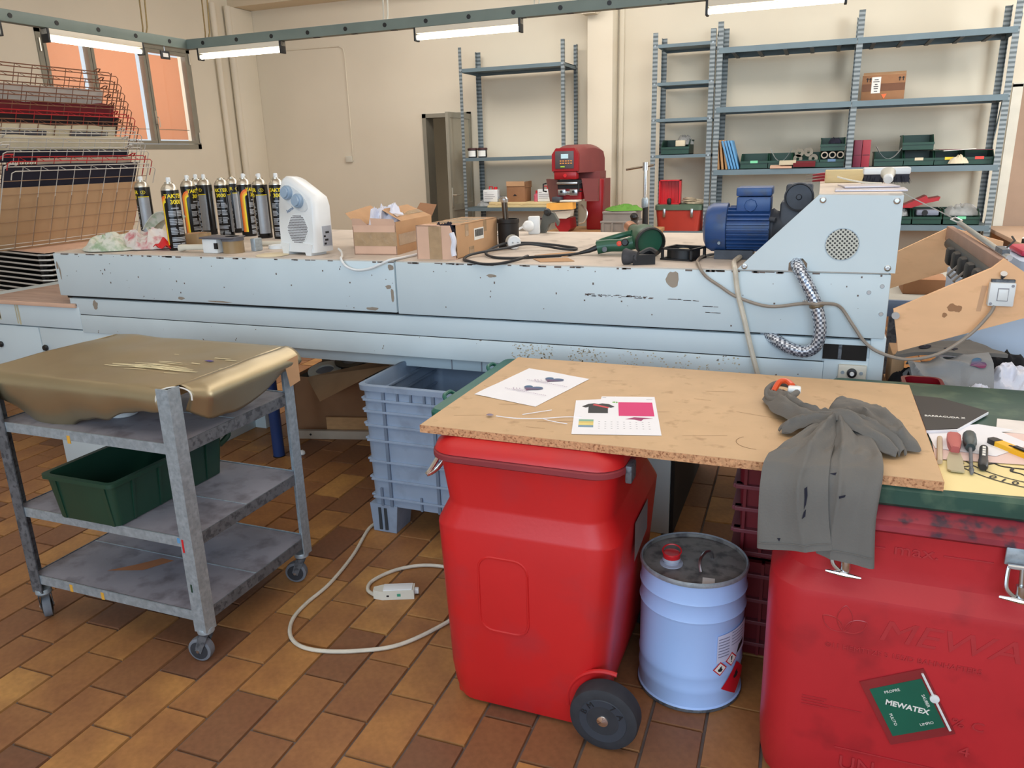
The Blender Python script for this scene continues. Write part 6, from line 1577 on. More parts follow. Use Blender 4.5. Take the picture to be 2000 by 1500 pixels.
def vrib(x, za, zb, dx):
    ya, yb = pside(za)[2], pside(zb)[2]
    MB().add([(x-dx, ya-.008, za), (x+dx, ya-.008, za), (x+dx, ya+.02, za), (x-dx, ya+.02, za), (x-dx, yb-.008, zb), (x+dx, yb-.008, zb), (x+dx, yb+.02, zb), (x-dx, yb+.02, zb)],
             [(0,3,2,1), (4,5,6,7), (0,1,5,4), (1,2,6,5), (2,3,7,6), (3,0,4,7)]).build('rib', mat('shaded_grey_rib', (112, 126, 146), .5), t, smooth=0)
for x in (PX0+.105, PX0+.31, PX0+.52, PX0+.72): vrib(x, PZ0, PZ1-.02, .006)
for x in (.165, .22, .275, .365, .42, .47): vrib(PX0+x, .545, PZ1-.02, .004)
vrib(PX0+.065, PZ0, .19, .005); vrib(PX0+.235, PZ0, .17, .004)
for x0 in (PX0+.012, PX1-.13):
    for y0 in (PY0+.012, PY1-.13):
        ft = MB().add([(x0, y0, 0), (x0+.10, y0, 0), (x0+.10, y0+.11, 0), (x0, y0+.11, 0), (x0-.006, y0-.006, PZ0+.004), (x0+.115, y0-.006, PZ0+.004), (x0+.115, y0+.12, PZ0+.004), (x0-.006, y0+.12, PZ0+.004)], [(0,3,2,1), (4,5,6,7), (0,1,5,4), (1,2,6,5), (2,3,7,6), (3,0,4,7)]).build('foot', M_BINGREY, t, smooth=0)
        for dx in (.03, .055): MB().box(x0+dx, x0+dx+.012, y0-.0075, y0-.003, .012, PZ0-.01).build('foot_slot', M_RACKD, ft, smooth=0)

# ================================================================== CORD ON THE FLOOR
t = thing('extension_cord', 'white cord looping over the tiles to a dirty white connector block', 'cord', (-1.25, 1.95, 0))
MB().tube([(-1.54, 2.42, .007), (-1.552, 2.347, .007), (-1.496, 2.145, .007), (-1.465, 1.95, .007), (-1.468, 1.817, .007), (-1.455, 1.728, .007), (-1.412, 1.656, .007), (-1.35, 1.618, .007), (-1.27, 1.618, .007), (-1.167, 1.654, .007), (-1.066, 1.72, .007), (-.989, 1.852, .007), (-.95, 1.98, .007), (-.98, 2.10, .007), (-1.06, 2.165, .007), (-1.152, 2.175, .007), (-1.228, 2.155, .007), (-1.296, 2.097, .007), (-1.333, 2.012, .007), (-1.318, 1.955, .008), (-1.275, 1.928, .012)], .0062, 8, smooth=6).build('cord', M_CABLE, t)
FK = frame((-1.272, 1.912, 0), (.124, .052, 0), (0, 0, 1))
cb = MB(FK).prism([(.0, .012), (.03, .0), (.136, .0), (.136, .046), (.03, .046), (.0, .034)], .0005, .032, 'xy').build('connector_block', M_OFFW, t)
MB(FK).box(.034, .13, .003, .043, .032, .036, .001).build('block_lid', M_WHITE, cb)
MB(FK).box(.080, .092, -.0006, 0, .012, .022).build('green_mark', mat('green_mark', (60, 150, 120), .5), cb, smooth=0)
MB(FK).box(.045, .053, -.0006, 0, .012, .018).build('black_mark', M_INK, cb, smooth=0)
MB(FK).box(.132, .150, .018, .034, .008, .026, .003).build('strain_relief', M_WHITE, cb)
# ================================================================== RED WHEELED CONTAINER (left)
t = thing('red_container', 'bright red wheeled plastic container under the left end of the board', 'container', (-.63, 1.82, 0))
def rc(x0, x1, y0, y1, r, z): return rrect((x0+x1)/2, (y0+y1)/2, (x1-x0)/2, (y1-y0)/2, r, z, 6)
LX0, LX1, LY0, LY1 = -.850, -.368, 1.558, 2.10
pts = [(.018, .010, .06), (.006, .045, .07), (.0, .10, .075), (-.003, .512, .075), (.0, .520, .075), (.024, .566, .068), (.026, .575, .066), (.014, .690, .063)]
rings = []
for d, z, r in [(.06, .0, .04)]+[(a_, b_, c_) for a_, b_, c_ in pts]:
    tp = .055*max(0, 1-z/.55)                      # body tapers towards the floor
    rings.append(rc(LX0+d+tp*.35, LX1-d-tp*.75, LY0+d*.7, LY1-d, r, z))
bd = MB().loft(rings).build('container_body', M_RED, t, smooth=24)
MB().loft([rc(LX0+.006, LX1-.004, LY0+.006, LY1-.004, .07, .688), rc(LX0-.004, LX1+.006, LY0-.004, LY1+.006, .075, .694), rc(LX0-.004, LX1+.006, LY0-.004, LY1+.006, .075, .706), rc(LX0+.002, LX1, LY0+.002, LY1, .07, .710)]).build('rim', mat('dusty_red_rim', (140, 50, 56), .6, var=.15), t, smooth=40)
MB().loft([rc(LX0+.0, LX1+.002, LY0, LY1, .07, .711), rc(LX0+.006, LX1-.004, LY0+.006, LY1-.006, .07, .728), rc(LX0+.03, LX1-.03, LY0+.03, LY1-.03, .06, .7455)]).build('lid', M_RED, t, smooth=40)
# raised label field and its bead
def bead(x0, x1, z0, z1, r, y, par, m, rad=.0035):
    P = [(px, y, pz) for px, pz, _ in [(q[0], q[1], 0) for q in rrect((x0+x1)/2, (z0+z1)/2, (x1-x0)/2, (z1-z0)/2, r, 0, 5)]]
    return MB().tube(P, rad, 6, closed=True).build('label_bead', m, par)
bead(-.720, -.590, .245, .452, .035, LY0-.001, t, M_RED)
MB().box(-.84, -.40, LY0+.0105, LY0+.0125, .632, .6335).build('mould_line', M_REDD, t, smooth=0) if False else None
# paper label on the right side, clip, wheels
MB().add([(-.3640, 1.73, .405), (-.3640, 1.885, .425), (-.3640, 1.885, .512), (-.3640, 1.73, .512)], [(0, 1, 2, 3)]).build('paper_label', mat('dingy_paper', (128, 120, 118), .8, var=.06), t, smooth=0)
a = MB().tube([(-.858, 1.72, .695), (-.885, 1.712, .65), (-.915, 1.705, .60), (-.925, 1.70, .585), (-.90, 1.715, .60), (-.868, 1.73, .65)], .0065, 8, smooth=4).cyl((-.885, 1.715, .665), (-.897, 1.712, .632), .0085, n=12)
a.build('lid_clip', M_CHROME, t)
MB().box(-.366, -.350, 1.615, 1.665, .668, .712, .004).build('lid_clip', M_GALVD, t)
MB().loft([[( -.388+.115*math.cos(PI*k/12)*1.0, y, .088+.112*math.sin(PI*k/12)) for k in range(13)] for y in (LY0-.006, LY0+.06)]).build('wheel_arch', M_RED, t) if False else None
wh = MB().lathe([(.060, .0), (.074, .0), (.083, .004), (.0855, .012), (.0855, .046), (.083, .050), (.06, .052)], (-.388, 1.513, .0862), (0, 1, 0), n=44).build('wheel', M_RUBBER, t, smooth=30)
MB().lathe([(.060, .001), (.058, -.002), (.040, -.001), (.037, .006), (.034, .010), (.0, .010)], (-.388, 1.513, .0862), (0, 1, 0), n=40).build('wheel_disc', mat('slate_wheel_disc', (52, 58, 68), .6, var=.08), wh)
MB().lathe([(.0165, .010), (.0165, .002), (.014, -.003), (.0, -.006)], (-.388, 1.513, .0862), (0, 1, 0), n=24).build('axle_cap', M_CHROME, wh)
a = MB()
for s, an in (('B', 158), ('M', 128), ('7', 60), ('A', 28)):
    vs, fs = textmesh(s, .022, .0006)
    Ml = Matrix.Translation((-.388, 1.5105, .0862)) @ Matrix.Rotation(-math.radians(an-90), 4, 'Y') @ Matrix.Translation((0, 0, .049)) @ Matrix.Rotation(PI/2, 4, 'X')
    a.add([Ml @ v for v in vs], fs)
a.build('lettering', M_INK, wh, smooth=0, kind='stuff')
MB().cyl((-.388, 1.52, .0862), (-.388, 1.585, .0862), .012).build('axle', M_GALVD, t)
w2 = MB().lathe([(.060, .0), (.083, .002), (.0855, .012), (.0855, .04), (.083, .046), (.06, .048)], (-.388, 2.055, .0862), (0, 1, 0), n=36).build('wheel', M_RUBBER, t, smooth=30)
for x in (-.80, -.52): MB().cyl((x, 1.62, 0), (x, 1.62, .02), .02).build('foot', M_RED, t)
MB().tube([(-.388+.102*math.cos(PI*(1.05-.62*k/14)), LY0+.004, .088+.102*math.sin(PI*(1.05-.62*k/14))) for k in range(15)], .006, 8).build('wheel_arch', M_RED, t)
# dark wheel well cut into the corner
MB().lathe([(.094, .0), (.098, .0), (.098, .058), (.094, .058)], (-.388, 1.512, .088), (0, 1, 0), n=36, cap=False).build('wheel_well', M_DARK, t) if False else None

# green crate lid jammed under the board beside the left container
t = thing('crate_lid', 'green crate lid edge with two latch loops beside the red container', 'lid', (-.92, 2.05, .70))
MB().loft([rrect(-.903, 2.05, .040, .285, .025, .690), rrect(-.903, 2.05, .042, .287, .025, .738), rrect(-.903, 2.05, .036, .281, .025, .7465)]).build('lid_panel', M_GREENL, t, smooth=40)
for y in (1.90, 2.22): MB().tube([(-.940, y-.03, .738), (-.952, y-.02, .750), (-.952, y+.02, .750), (-.940, y+.03, .738)], .006, 8, smooth=4).build('latch_loop', M_GREENL, t)

# ================================================================== CHIPBOARD
t = thing('chipboard', 'bare chipboard panel laid as a table top over the red containers', 'board', (-.3, 1.92, .7475))
MB().box(-.879, .272, 1.592, 2.282, .7475, .7665).build('board_core', M_EDGE, t, smooth=0)
MB().box(-.878, .271, 1.593, 2.281, .7665, .7672).build('top_face', M_BOARD, t, smooth=0)
a = MB(); random.seed(9)
for k in range(14):
    x = random.uniform(-.8, .2); y = random.uniform(1.65, 2.2); l = random.uniform(.02, .07); a_ = random.uniform(-.4, .4)
    a.add([(x-l, y-l*a_, .7675), (x+l, y+l*a_, .7675), (x+l, y+l*a_+.0012, .7675), (x-l, y-l*a_+.0012, .7675)], [(0, 1, 2, 3)])
vs = []
for k in range(19):
    an = PI*.75+PI*.75*k/18
    for r_ in (.046, .0475): vs.append((-.085+r_*math.cos(an), 1.705+r_*math.sin(an)*.9, .7676))
a.add(vs, [(2*k, 2*k+1, 2*k+3, 2*k+2) for k in range(18)])
a.build('scratches', mat('dark_scratch', (132, 98, 66), .8), t, smooth=0, kind='stuff')
ZBd = .7678
# printed sheets
def heart(cx, cy, s, rot, z, par, M=None):
    P = []
    for k in range(40):
        a_ = 2*PI*k/40
        x = 16*math.sin(a_)**3; y = 13*math.cos(a_)-5*math.cos(2*a_)-2*math.cos(3*a_)-math.cos(4*a_)
        x, y = x/17*1.0, y/17
        if x > 0: x, y = x*1.35, y+x*.18                 # one lobe longer, as printed
        P.append((cx+s*(x*math.cos(rot)-y*math.sin(rot)), cy+s*(x*math.sin(rot)+y*math.cos(rot)), z))
    b_ = MB(M); b_.poly(P); return b_.build('heart_print', M_HEART, par, smooth=0)
t = thing('printed_sheet', 'white paper sheet printed with two blue-red hearts', 'paper', (-.72, 1.98, ZBd))
pc = [(-.795, 2.158), (-.584, 2.094), (-.650, 1.806), (-.850, 1.862)]
MB().sheet(16, 20, lambda u, v: tuple((Vector((*pc[3], 0)).lerp(Vector((*pc[2], 0)), u)).lerp(Vector((*pc[0], 0)).lerp(Vector((*pc[1], 0)), u), v) + Vector((0, 0, ZBd+.0006+.0022*abs(noise.noise(Vector((u*2.5, v*2.5, 3))))))), .0004).build('paper', M_PAPER, t)
for cx_, cy__ in ((-.685, 2.050), (-.716, 1.955)):
    heart(cx_, cy__, .026, -.25, ZBd+.0034, t)
    a = MB()
    for r_ in (.010, .017, .024):
        vs = []
        for k in range(11):
            an = PI*(.95+.75*k/10)
            for q in (r_, r_+.0012): vs.append((cx_-.016+q*1.3*math.cos(an), cy__-.012+q*.9*math.sin(an), ZBd+.0036))
        a.add(vs, [(2*k, 2*k+1, 2*k+3, 2*k+2) for k in range(10)])
    for k in range(22):
        x = cx_-.07+k*.0062; y = cy__-.022-k*.0017-.0; a.add([(x, y, ZBd+.0036), (x+.0042, y-.001, ZBd+.0036), (x+.0042, y+.0014, ZBd+.0036), (x, y+.0024, ZBd+.0036)], [(0, 1, 2, 3)])
    a.build('fine_print', mat('mauve_print', (150, 126, 160), .7), t, smooth=0, kind='stuff')
t = thing('order_sheet', 'creased paper sheet with a black t-shirt picture and a magenta block', 'paper', (-.42, 1.81, ZBd))
Mo = frame((-.500, 1.635, ZBd+.0005), (.206, .052, 0), (0, 0, 1))
ol = [(0, 0), (.209, 0), (.209, .296), (.068, .296), (.066, .272), (.0, .258)]
a = MB(Mo); a.prism(ol, 0, .0006, 'xy'); a.build('paper', M_PAPER, t, smooth=0)
MB(Mo).box(.104, .1055, 0, .296, .0006, .0012).build('fold', M_PAPER, t, smooth=0)
MB(Mo).box(.112, .200, .135, .245, .0008, .0011).build('magenta_block', M_PINK, t, smooth=0)
sh_ = [(.035, .155), (.085, .155), (.085, .205), (.092, .198), (.102, .207), (.088, .228), (.070, .234), (.060, .228), (.050, .234), (.034, .228), (.018, .207), (.028, .198), (.035, .205)]
MB(Mo).prism(sh_, .0007, .001, 'xy').build('tshirt_picture', M_INK, t, smooth=0)
MB(Mo).add([(.045, .218, .0012), (.085, .192, .0012), (.088, .202, .0012), (.050, .228, .0012)], [(0, 1, 2, 3)]).build('red_sash', M_REDP, t, smooth=0)
MB(Mo).prism([(.128, .110), (.150, .125), (.175, .122), (.195, .118), (.172, .112), (.166, .098), (.150, .108)], .0007, .001, 'xy').build('magenta_splash', mat('dark_magenta_print', (150, 40, 96), .6), t, smooth=0)
MB(Mo).prism([(.098, .250), (.112, .246), (.108, .238), (.096, .242)], .0007, .001, 'xy').build('green_mark', mat('green_print', (120, 180, 80), .6), t, smooth=0)
for k, c in enumerate(((120, 150, 170), (226, 206, 120), (214, 190, 110), (130, 176, 150))):
    MB(Mo).box(.014, .050, .048+k*.014, .062+k*.014, .0007, .001).build('swatch_band', mat('swatch_%d' % k, c, .6), t, smooth=0)
a = MB(Mo)
for r_ in range(4):
    for k in range(9): a.box(.062+k*.015, .066+k*.015, .04+r_*.016, .0415+r_*.016, .0007, .001)
a.box(.0, .02, .122, .1235, .0007, .001); a.box(.10, .108, .252, .2535, .0007, .001); a.box(.186, .202, .27, .2715, .0007, .001); a.box(.07, .08, .285, .2865, .0007, .001)
a.build('fine_print', M_INKG, t, smooth=0, kind='stuff')
o = MB().tube([(-.72, 1.705, ZBd+.001), (-.66, 1.695, ZBd+.004), (-.60, 1.715, ZBd+.003), (-.55, 1.745, ZBd+.002), (-.51, 1.757, ZBd+.001)], .0012, 6, smooth=6).tube([(-.60, 1.715, ZBd+.003), (-.57, 1.70, ZBd+.004), (-.53, 1.70, ZBd+.001)], .001, 6, smooth=5).tube([(-.66, 1.735, ZBd+.001), (-.62, 1.765, ZBd+.003), (-.60, 1.79, ZBd+.001)], .0011, 6, smooth=5).build('loose_thread', M_PAPER); tag(o, 'white threads lying left of the creased order sheet', 'thread')
o = lump(-.735, 1.70, ZBd, .010, .006, .004, 2.0, n=8).build('lint', mat('mauve_lint', (140, 126, 140), .9)); tag(o, 'tiny mauve lint ball near the left board edge', 'lint')

# ------------------------------------------------------------------ grey T-shirt draped over the board edge
def spl(P, k):
    return spline([Vector(p) for p in P], k)
def at_(P, s):
    q = s*(len(P)-1); i = min(int(q), len(P)-2); return P[i].lerp(P[i+1], q-i)
ts = thing('tshirt', 'crumpled grey T-shirt hanging over the front board edge', 'T-shirt', (.05, 1.75, ZBd))
def hang_panel(Ls, Rs, seed, nf, front, name):
    LL, RR = spl(Ls, 9), spl(Rs, 9)
    def fn(u, v):
        p = at_(LL, v).lerp(at_(RR, v), u)
        drop = max(0, min(1, (v-.40)/.14))
        w1 = noise.noise(Vector((u*2.2+seed, v*2.4, seed)))
        ph = u*PI*nf+1.6*w1+seed
        fold = 1-2*abs(math.sin(ph*.5))**.8                # rounded valleys, sharper crests, running from the gathered knot
        amp = (1-drop)*.022*(1-.35*v)+drop*.014*(1-.62*max(0, (v-.5)/.5))
        side = math.sin(PI*min(1, max(0, u)))**.5
        tw = noise.noise(Vector((u*6+seed, v*9, 2.0)))*.007*(1-.6*v)
        up = .016*math.sin(PI*u)*(1-drop)*(1-.4*v)
        return p + Vector((0, -drop*(.010*side+amp*fold*side*.8+tw*.5+front), (1-drop)*(up+amp*fold*side*.55+tw)+.006*drop))
    return MB().sheet(64, 90, fn, .0028).build(name, M_TSHIRT, ts, smooth=80), fn
pR, fR = hang_panel([(.066, 1.775, .800), (.062, 1.72, .796), (.056, 1.66, .79), (.052, 1.61, .786), (.050, 1.572, .770), (.052, 1.548, .74), (.053, 1.540, .68), (.053, 1.534, .60)],
                    [(.112, 1.775, .800), (.142, 1.725, .796), (.157, 1.66, .79), (.160, 1.61, .788), (.159, 1.572, .770), (.155, 1.548, .74), (.152, 1.536, .68), (.158, 1.526, .588)], 3.4, 2.9, .0, 'right_panel')
pL, fL = hang_panel([(.030, 1.752, .806), (-.010, 1.68, .80), (-.038, 1.62, .794), (-.056, 1.59, .788), (-.064, 1.568, .768), (-.066, 1.546, .73), (-.064, 1.538, .66), (-.061, 1.532, .598)],
                    [(.086, 1.776, .808), (.078, 1.72, .802), (.071, 1.66, .796), (.066, 1.61, .79), (.062, 1.572, .770), (.062, 1.548, .74), (.068, 1.538, .68), (.079, 1.530, .618)], 1.3, 2.6, .010, 'left_panel')
MB().tube([Vector(fL(k/24, .955))+Vector((0, -.0050, 0)) for k in range(25)], .0011, 5).build('hem_seam', M_TSHIRT, ts)
MB().tube([Vector(fR(.25+.75*k/20, .955))+Vector((0, -.0050, 0)) for k in range(21)], .0011, 5).build('hem_seam', M_TSHIRT, ts)
for fn, P in ((fL, [(.66, .70), (.70, .69), (.71, .74), (.69, .78), (.66, .80), (.67, .75)]), (fL, [(.66, .81), (.69, .80), (.68, .83), (.63, .84)]), (fR, [(.30, .735), (.42, .73), (.41, .742), (.31, .748)]), (fR, [(.12, .60), (.24, .57), (.22, .60)]), (fL, [(.27, .93), (.32, .93), (.30, .945)])):
    MB().poly([Vector(fn(u, v))+Vector((0, -.0055, 0)) for u, v in P]).build('ink_stain', M_NAVY, ts, smooth=0)
def wrap_band(P, w0, w1, seed, hgt, name, nf=6, n=(26, 50)):
    Q = spl(P, 10)
    def fn(u, v):
        c = at_(Q, v); d = at_(Q, min(1, v+.03))-at_(Q, max(0, v-.03)); d.z = 0; d.normalize()
        s = Vector((-d.y, d.x, 0)); k = (u-.5)*2
        e_ = min(1, .30+v/.10, .30+(1-v)/.10)
        w_ = (w0+(w1-w0)*v)*e_**.6*(1+.16*noise.noise(Vector((k*.5, v*4, seed))))
        r_ = noise.noise(Vector((v*3, k*1.4, seed)))
        cr = 1-2*abs(math.sin(k*nf*.5+2.2*r_+seed))**.8
        return c + s*k*w_ + Vector((0, 0, hgt*(1-k*k)*e_-.006+.0075*cr*(1-k*k*.6)+.005*noise.noise(Vector((k*3, v*10, seed+2)))))
    return MB().sheet(n[0], n[1], fn, .0028).build(name, M_TSHIRT, ts, smooth=80)
wrap_band([(-.066, 2.035, .784), (-.042, 1.945, .788), (-.005, 1.865, .792), (.040, 1.815, .798), (.090, 1.775, .80)], .034, .040, 2.1, .030, 'neck_part', 6)
wrap_band([(.066, 1.93, .786), (.115, 1.905, .794), (.155, 1.855, .796), (.188, 1.775, .788), (.190, 1.735, .782)], .036, .050, 5.2, .038, 'sleeve', 5)
wrap_band([(-.040, 1.775, .782), (.0, 1.795, .798), (.05, 1.800, .816), (.100, 1.785, .818), (.150, 1.745, .806), (.200, 1.695, .782)], .022, .034, 7.7, .020, 'sleeve', 4)
MB().tube([(-.080, 1.985, .788), (-.086, 2.03, .796), (-.070, 2.062, .804), (-.042, 2.055, .808), (-.012, 1.995, .812), (-.030, 1.940, .808), (-.062, 1.945, .798)], .008, 9, smooth=6, closed=True).build('collar', M_TSHIRT, ts, smooth=80)
t = thing('orange_tool', 'orange handled tool poking out of the T-shirt neck', 'tool', (-.06, 2.13, ZBd))
MB().tube([(-.070, 2.005, .800), (-.058, 2.036, .818), (-.040, 2.034, .822), (-.026, 2.005, .820)], .0075, 10, smooth=5).build('handle', mat('orange_red_plastic', (222, 84, 40), .35), t)
MB().box(-.036, -.004, 1.975, 2.005, .806, .822, .005).build('tool_head', M_WHITE, t)

# ================================================================== WHITE DRUM
t = thing('white_drum', 'white steel drum with hazard labels standing between the red containers', 'drum', (-.232, 1.855, 0))
DC = Vector((-.232, 1.853, 0)); DR = .1375
prof = [(DR*.975, 0), (DR*1.01, .003), (DR*1.01, .010), (DR*.985, .014), (DR*.985, .052), (DR*1.0, .060), (DR*.985, .068), (DR*.985, .096), (DR*1.0, .104), (DR*.985, .112), (DR*.985, .256), (DR*1.012, .266), (DR*.985, .276), (DR*.985, .306), (DR*1.012, .316), (DR*.985, .326), (DR*.985, .362), (DR*.995, .366)]
body = MB().lathe(prof, DC, n=56, cap=False).build('drum_body', M_DRUM, t, smooth=40)
MB().lathe([(DR*.995, .366), (DR*1.012, .368), (DR*1.012, .375), (DR*.985, .377), (DR*.965, .374), (DR*.955, .367), (DR*.5, .3672), (0, .3672)], DC, n=56, cap=False).build('lid', M_DRUMT, t, smooth=30)
MB().lathe([(DR*1.014, .367), (DR*1.02, .371), (DR*1.014, .376), (DR*.99, .379), (DR*.966, .376)], DC, n=56, cap=False).build('seam_ring', M_GALV, t)
MB().lathe([(DR*1.012, .001), (DR*1.02, .005), (DR*1.012, .010)], DC, n=56, cap=False).build('seam_ring', M_GALVD, t)
sc = Vector((-.285, 1.818, .367))
MB().lathe([(.030, 0), (.030, .003), (.021, .005), (.021, .012), (.024, .013), (.022, .020), (.018, .022)], sc, n=26).build('spout', mat('milky_plastic', (176, 180, 196), .3, alpha=.9), t)
MB().lathe([(.0215, .018), (.0225, .020), (.0225, .030), (.020, .033), (0, .032)], sc, n=26).build('cap', M_REDP, t)
MB().tube([sc+Vector((.024*math.cos(2*PI*k/20), .024*math.sin(2*PI*k/20)*.9+.003, .036+.007*math.sin(2*PI*k/20))) for k in range(20)], .002, 6, closed=True).build('cap_ring', M_REDP, t)
MB().tube([(-.207, 1.80, .366), (-.212, 1.815, .388), (-.204, 1.845, .398), (-.192, 1.868, .390), (-.187, 1.880, .366)], .0042, 8, smooth=5).build('lid_handle', M_STEEL, t)
MB(Matrix.Translation((-.182, 1.758, .3676)) @ Matrix.Rotation(.1, 4, 'Z')).box(-.015, .015, -.015, .015, 0, .0008).build('torn_sticker', M_LABEL, t, smooth=0)
def on_drum(pts, m, name, par, off=.0006):
    """polygon in (arc metres from the drum front, height) wrapped on the wall; subdivided across"""
    cx0 = min(p[0] for p in pts); cx1 = max(p[0] for p in pts)
    bm = bmesh.new(); f = bm.faces.new([bm.verts.new((p[0], p[1], 0)) for p in pts])
    n = max(1, int((cx1-cx0)/.008))
    for k in range(1, n):
        x = cx0+(cx1-cx0)*k/n
        bmesh.ops.bisect_plane(bm, geom=bm.verts[:]+bm.edges[:]+bm.faces[:], plane_co=(x, 0, 0), plane_no=(1, 0, 0))
    bm.verts.index_update(); R_ = DR*1.004+off; a0 = math.atan2(-DC.x, DC.y)
    vs = [(DC.x+R_*math.sin(a0+v.co.x/R_), DC.y-R_*math.cos(a0+v.co.x/R_), v.co.y) for v in bm.verts]
    b_ = MB().add(vs, [[v.index for v in f_.verts] for f_ in bm.faces]); bm.free()
    return b_.build(name, m, par, smooth=180)
lb = on_drum([(.070, .145), (.190, .150), (.190, .235), (.070, .225)], mat('pale_blue_label', (206, 212, 236), .5), 'text_label', body, .0005)
for k in range(7):
    z = .213-k*.0085; on_drum([(.074, z), (.108, z+.001), (.108, z+.0035), (.074, z+.0025)], mat('slate_fine_print', (120, 122, 150), .7), 'print_line', lb, .0009)
for k in range(5):
    z = .222-k*.009; on_drum([(.116, z), (.168, z+.001), (.168, z+.003), (.116, z+.002)], mat('slate_fine_print', (120, 122, 150), .7), 'print_line', lb, .0009)
def hazard(cx, cz, s, kind):
    d = on_drum([(cx-s, cz), (cx, cz-s), (cx+s, cz), (cx, cz+s)], M_REDP, 'hazard_diamond', body, .0010)
    s2 = s*.80; on_drum([(cx-s2, cz), (cx, cz-s2), (cx+s2, cz), (cx, cz+s2)], M_LABEL, 'diamond_field', d, .0014)
    if kind == 'flame': on_drum([(cx-.003, cz-.008), (cx+.004, cz-.008), (cx+.008, cz-.002), (cx+.004, cz+.002), (cx+.005, cz+.009), (cx-.001, cz+.005), (cx-.003, cz+.0005), (cx-.0055, cz+.001), (cx-.007, cz-.004)], M_INK, 'flame_symbol', d, .0018)
    if kind == '!':
        on_drum([(cx-.0015, cz-.003), (cx+.0015, cz-.003), (cx+.003, cz+.010), (cx-.003, cz+.010)], M_INK, 'exclamation_mark', d, .0018)
        on_drum([(cx-.0017, cz-.0085), (cx+.0017, cz-.0085), (cx+.0017, cz-.005), (cx-.0017, cz-.005)], M_INK, 'exclamation_dot', d, .0018)
hazard(.082, .128, .021, 'flame'); hazard(.119, .145, .021, '!')
on_drum([(.138, .150), (.172, .168), (.172, .185), (.148, .175)], M_INK, 'black_field', body, .001)
rd = on_drum([(.088, .066), (.142, .030), (.195, .080), (.142, .128)], mat('hazard_red', (206, 24, 44), .45), 'flammable_label', body, .0011)
on_drum([(.134, .080), (.146, .080), (.154, .088), (.148, .096), (.149, .104), (.140, .099), (.136, .092), (.131, .088)], M_INK, 'flame_symbol', rd, .0016)

# ================================================================== MAROON CRATES
for k in range(2):
    t = thing('maroon_crate', ['lower maroon ribbed crate between drum and right red container', 'upper maroon ribbed crate between drum and right red container'][k], 'crate', (.1, 2.18, .31*k), 0, 'stacked maroon crates')
    z0 = .31*k; x0, x1, y0, y1 = -.150+.012*(1-k), .34, 2.01, 2.34
    MB().loft([rc(x0+.02, x1-.02, y0+.015, y1-.015, .02, z0), rc(x0+.006, x1-.006, y0+.004, y1-.004, .02, z0+.30), rc(x0+.02, x1-.02, y0+.02, y1-.02, .02, z0+.30), rc(x0+.03, x1-.03, y0+.03, y1-.03, .02, z0+.02)]).build('crate_shell', M_MAROON, t, smooth=30)
    zs = (.045, .115, .185, .262) if k == 0 else (.02, .085, .15, .215, .285)
    for z in zs: MB().box(x0, x1, y0-.006, y0+.02, z0+z-.006, z0+z+.006, .002).box(x0-.006, x0+.02, y0, y1, z0+z-.006, z0+z+.006, .002).build('rib', mat('pale_maroon_rib', (130, 62, 70), .5), t, smooth=0)
    for x in (x0+.022, x0+.07): MB().box(x, x+.008, y0-.004, y0+.02, z0+.01, z0+.3).build('upright_rib', M_MAROON, t, smooth=0)

# ================================================================== RIGHT RED CONTAINER
t = thing('red_container', 'darker red container with embossed lettering and a green diamond plate at right', 'container', (.35, 1.78, 0))
RX0, RX1, RY0, RY1 = -.035, .70, 1.535, 1.985
rings = []
for d, z, r in ((.07, .0, .05), (.012, .02, .075), (.004, .06, .08), (.0, .12, .085), (-.002, .50, .085), (.001, .516, .085), (.030, .552, .075), (.034, .58, .07), (.030, .662, .065)):
    rings.append(rc(RX0+d, RX1-d, RY0+d, RY1-d, r, z))
body = MB().loft(rings).build('container_body', M_REDD, t, smooth=24)
FY = RY0-.002
MB().loft([rc(RX0+.022, RX1-.022, RY0+.022, RY1-.022, .07, .660), rc(RX0+.012, RX1-.012, RY0+.012, RY1-.012, .075, .668), rc(RX0+.012, RX1-.012, RY0+.012, RY1-.012, .075, .680), rc(RX0+.022, RX1-.022, RY0+.022, RY1-.022, .07, .684)]).build('rim', mat('smeared_red_rim', (150, 50, 62), .5, var=.2, scale=16, col2=(74, 50, 62), lo=.52, hi=.66), t, smooth=40)
MB().loft([rc(RX0+.03, RX1-.03, RY0+.03, RY1-.03, .06, .684), rc(RX0+.06, RX1-.06, RY0+.06, RY1-.06, .05, .700)]).build('lid', mat('smeared_red_rim', (150, 50, 62)), t, smooth=40)
def emb(s, size, x, z, y=FY, align='LEFT', bold=0.0, shear=0, depth=.0012, m=M_REDD, slope=-.0, sx=1.0):
    return lettering(s, size, Matrix.Translation((x, y, z)) @ Matrix.Rotation(slope, 4, 'Y') @ Matrix.Rotation(PI/2, 4, 'X'), m, body, depth, bold, align, shear, sx=sx)
M_EMB = mat('embossed_red_edge', (176, 50, 56), .35)
emb('MEWA', .068, .180, .452, shear=.25, m=M_EMB, sx=1.25)
emb('\u00a911 HEMTTZE S 155/D BAHNHAFTERS', .0170, .085, .398, m=M_EMB)
emb('max.', .036, .195, .622, y=RY0+.031, m=M_EMB, sx=1.2)
emb('% C', .030, .335, .270, m=M_EMB, sx=1.2); emb('4', .034, .355, .205, m=M_EMB, sx=1.3)
emb('UN', .05, .135, .110, m=M_EMB)
a = MB()
for x0, x1, z in ((.125, .18, .622), (.285, .37, .622)): a.box(x0, x1, RY0+.029, RY0+.033, z-.001, z+.001)
a.box(.125, .36, FY-.001, FY+.001, .147, .149)
for k in range(4): a.box(.05, .05+(.05, .045, .12, .055)[k], FY-.001, FY+.001, .262-k*.007, .263-k*.007)
a.build('embossed_line', M_EMB, body, smooth=0, kind='stuff')
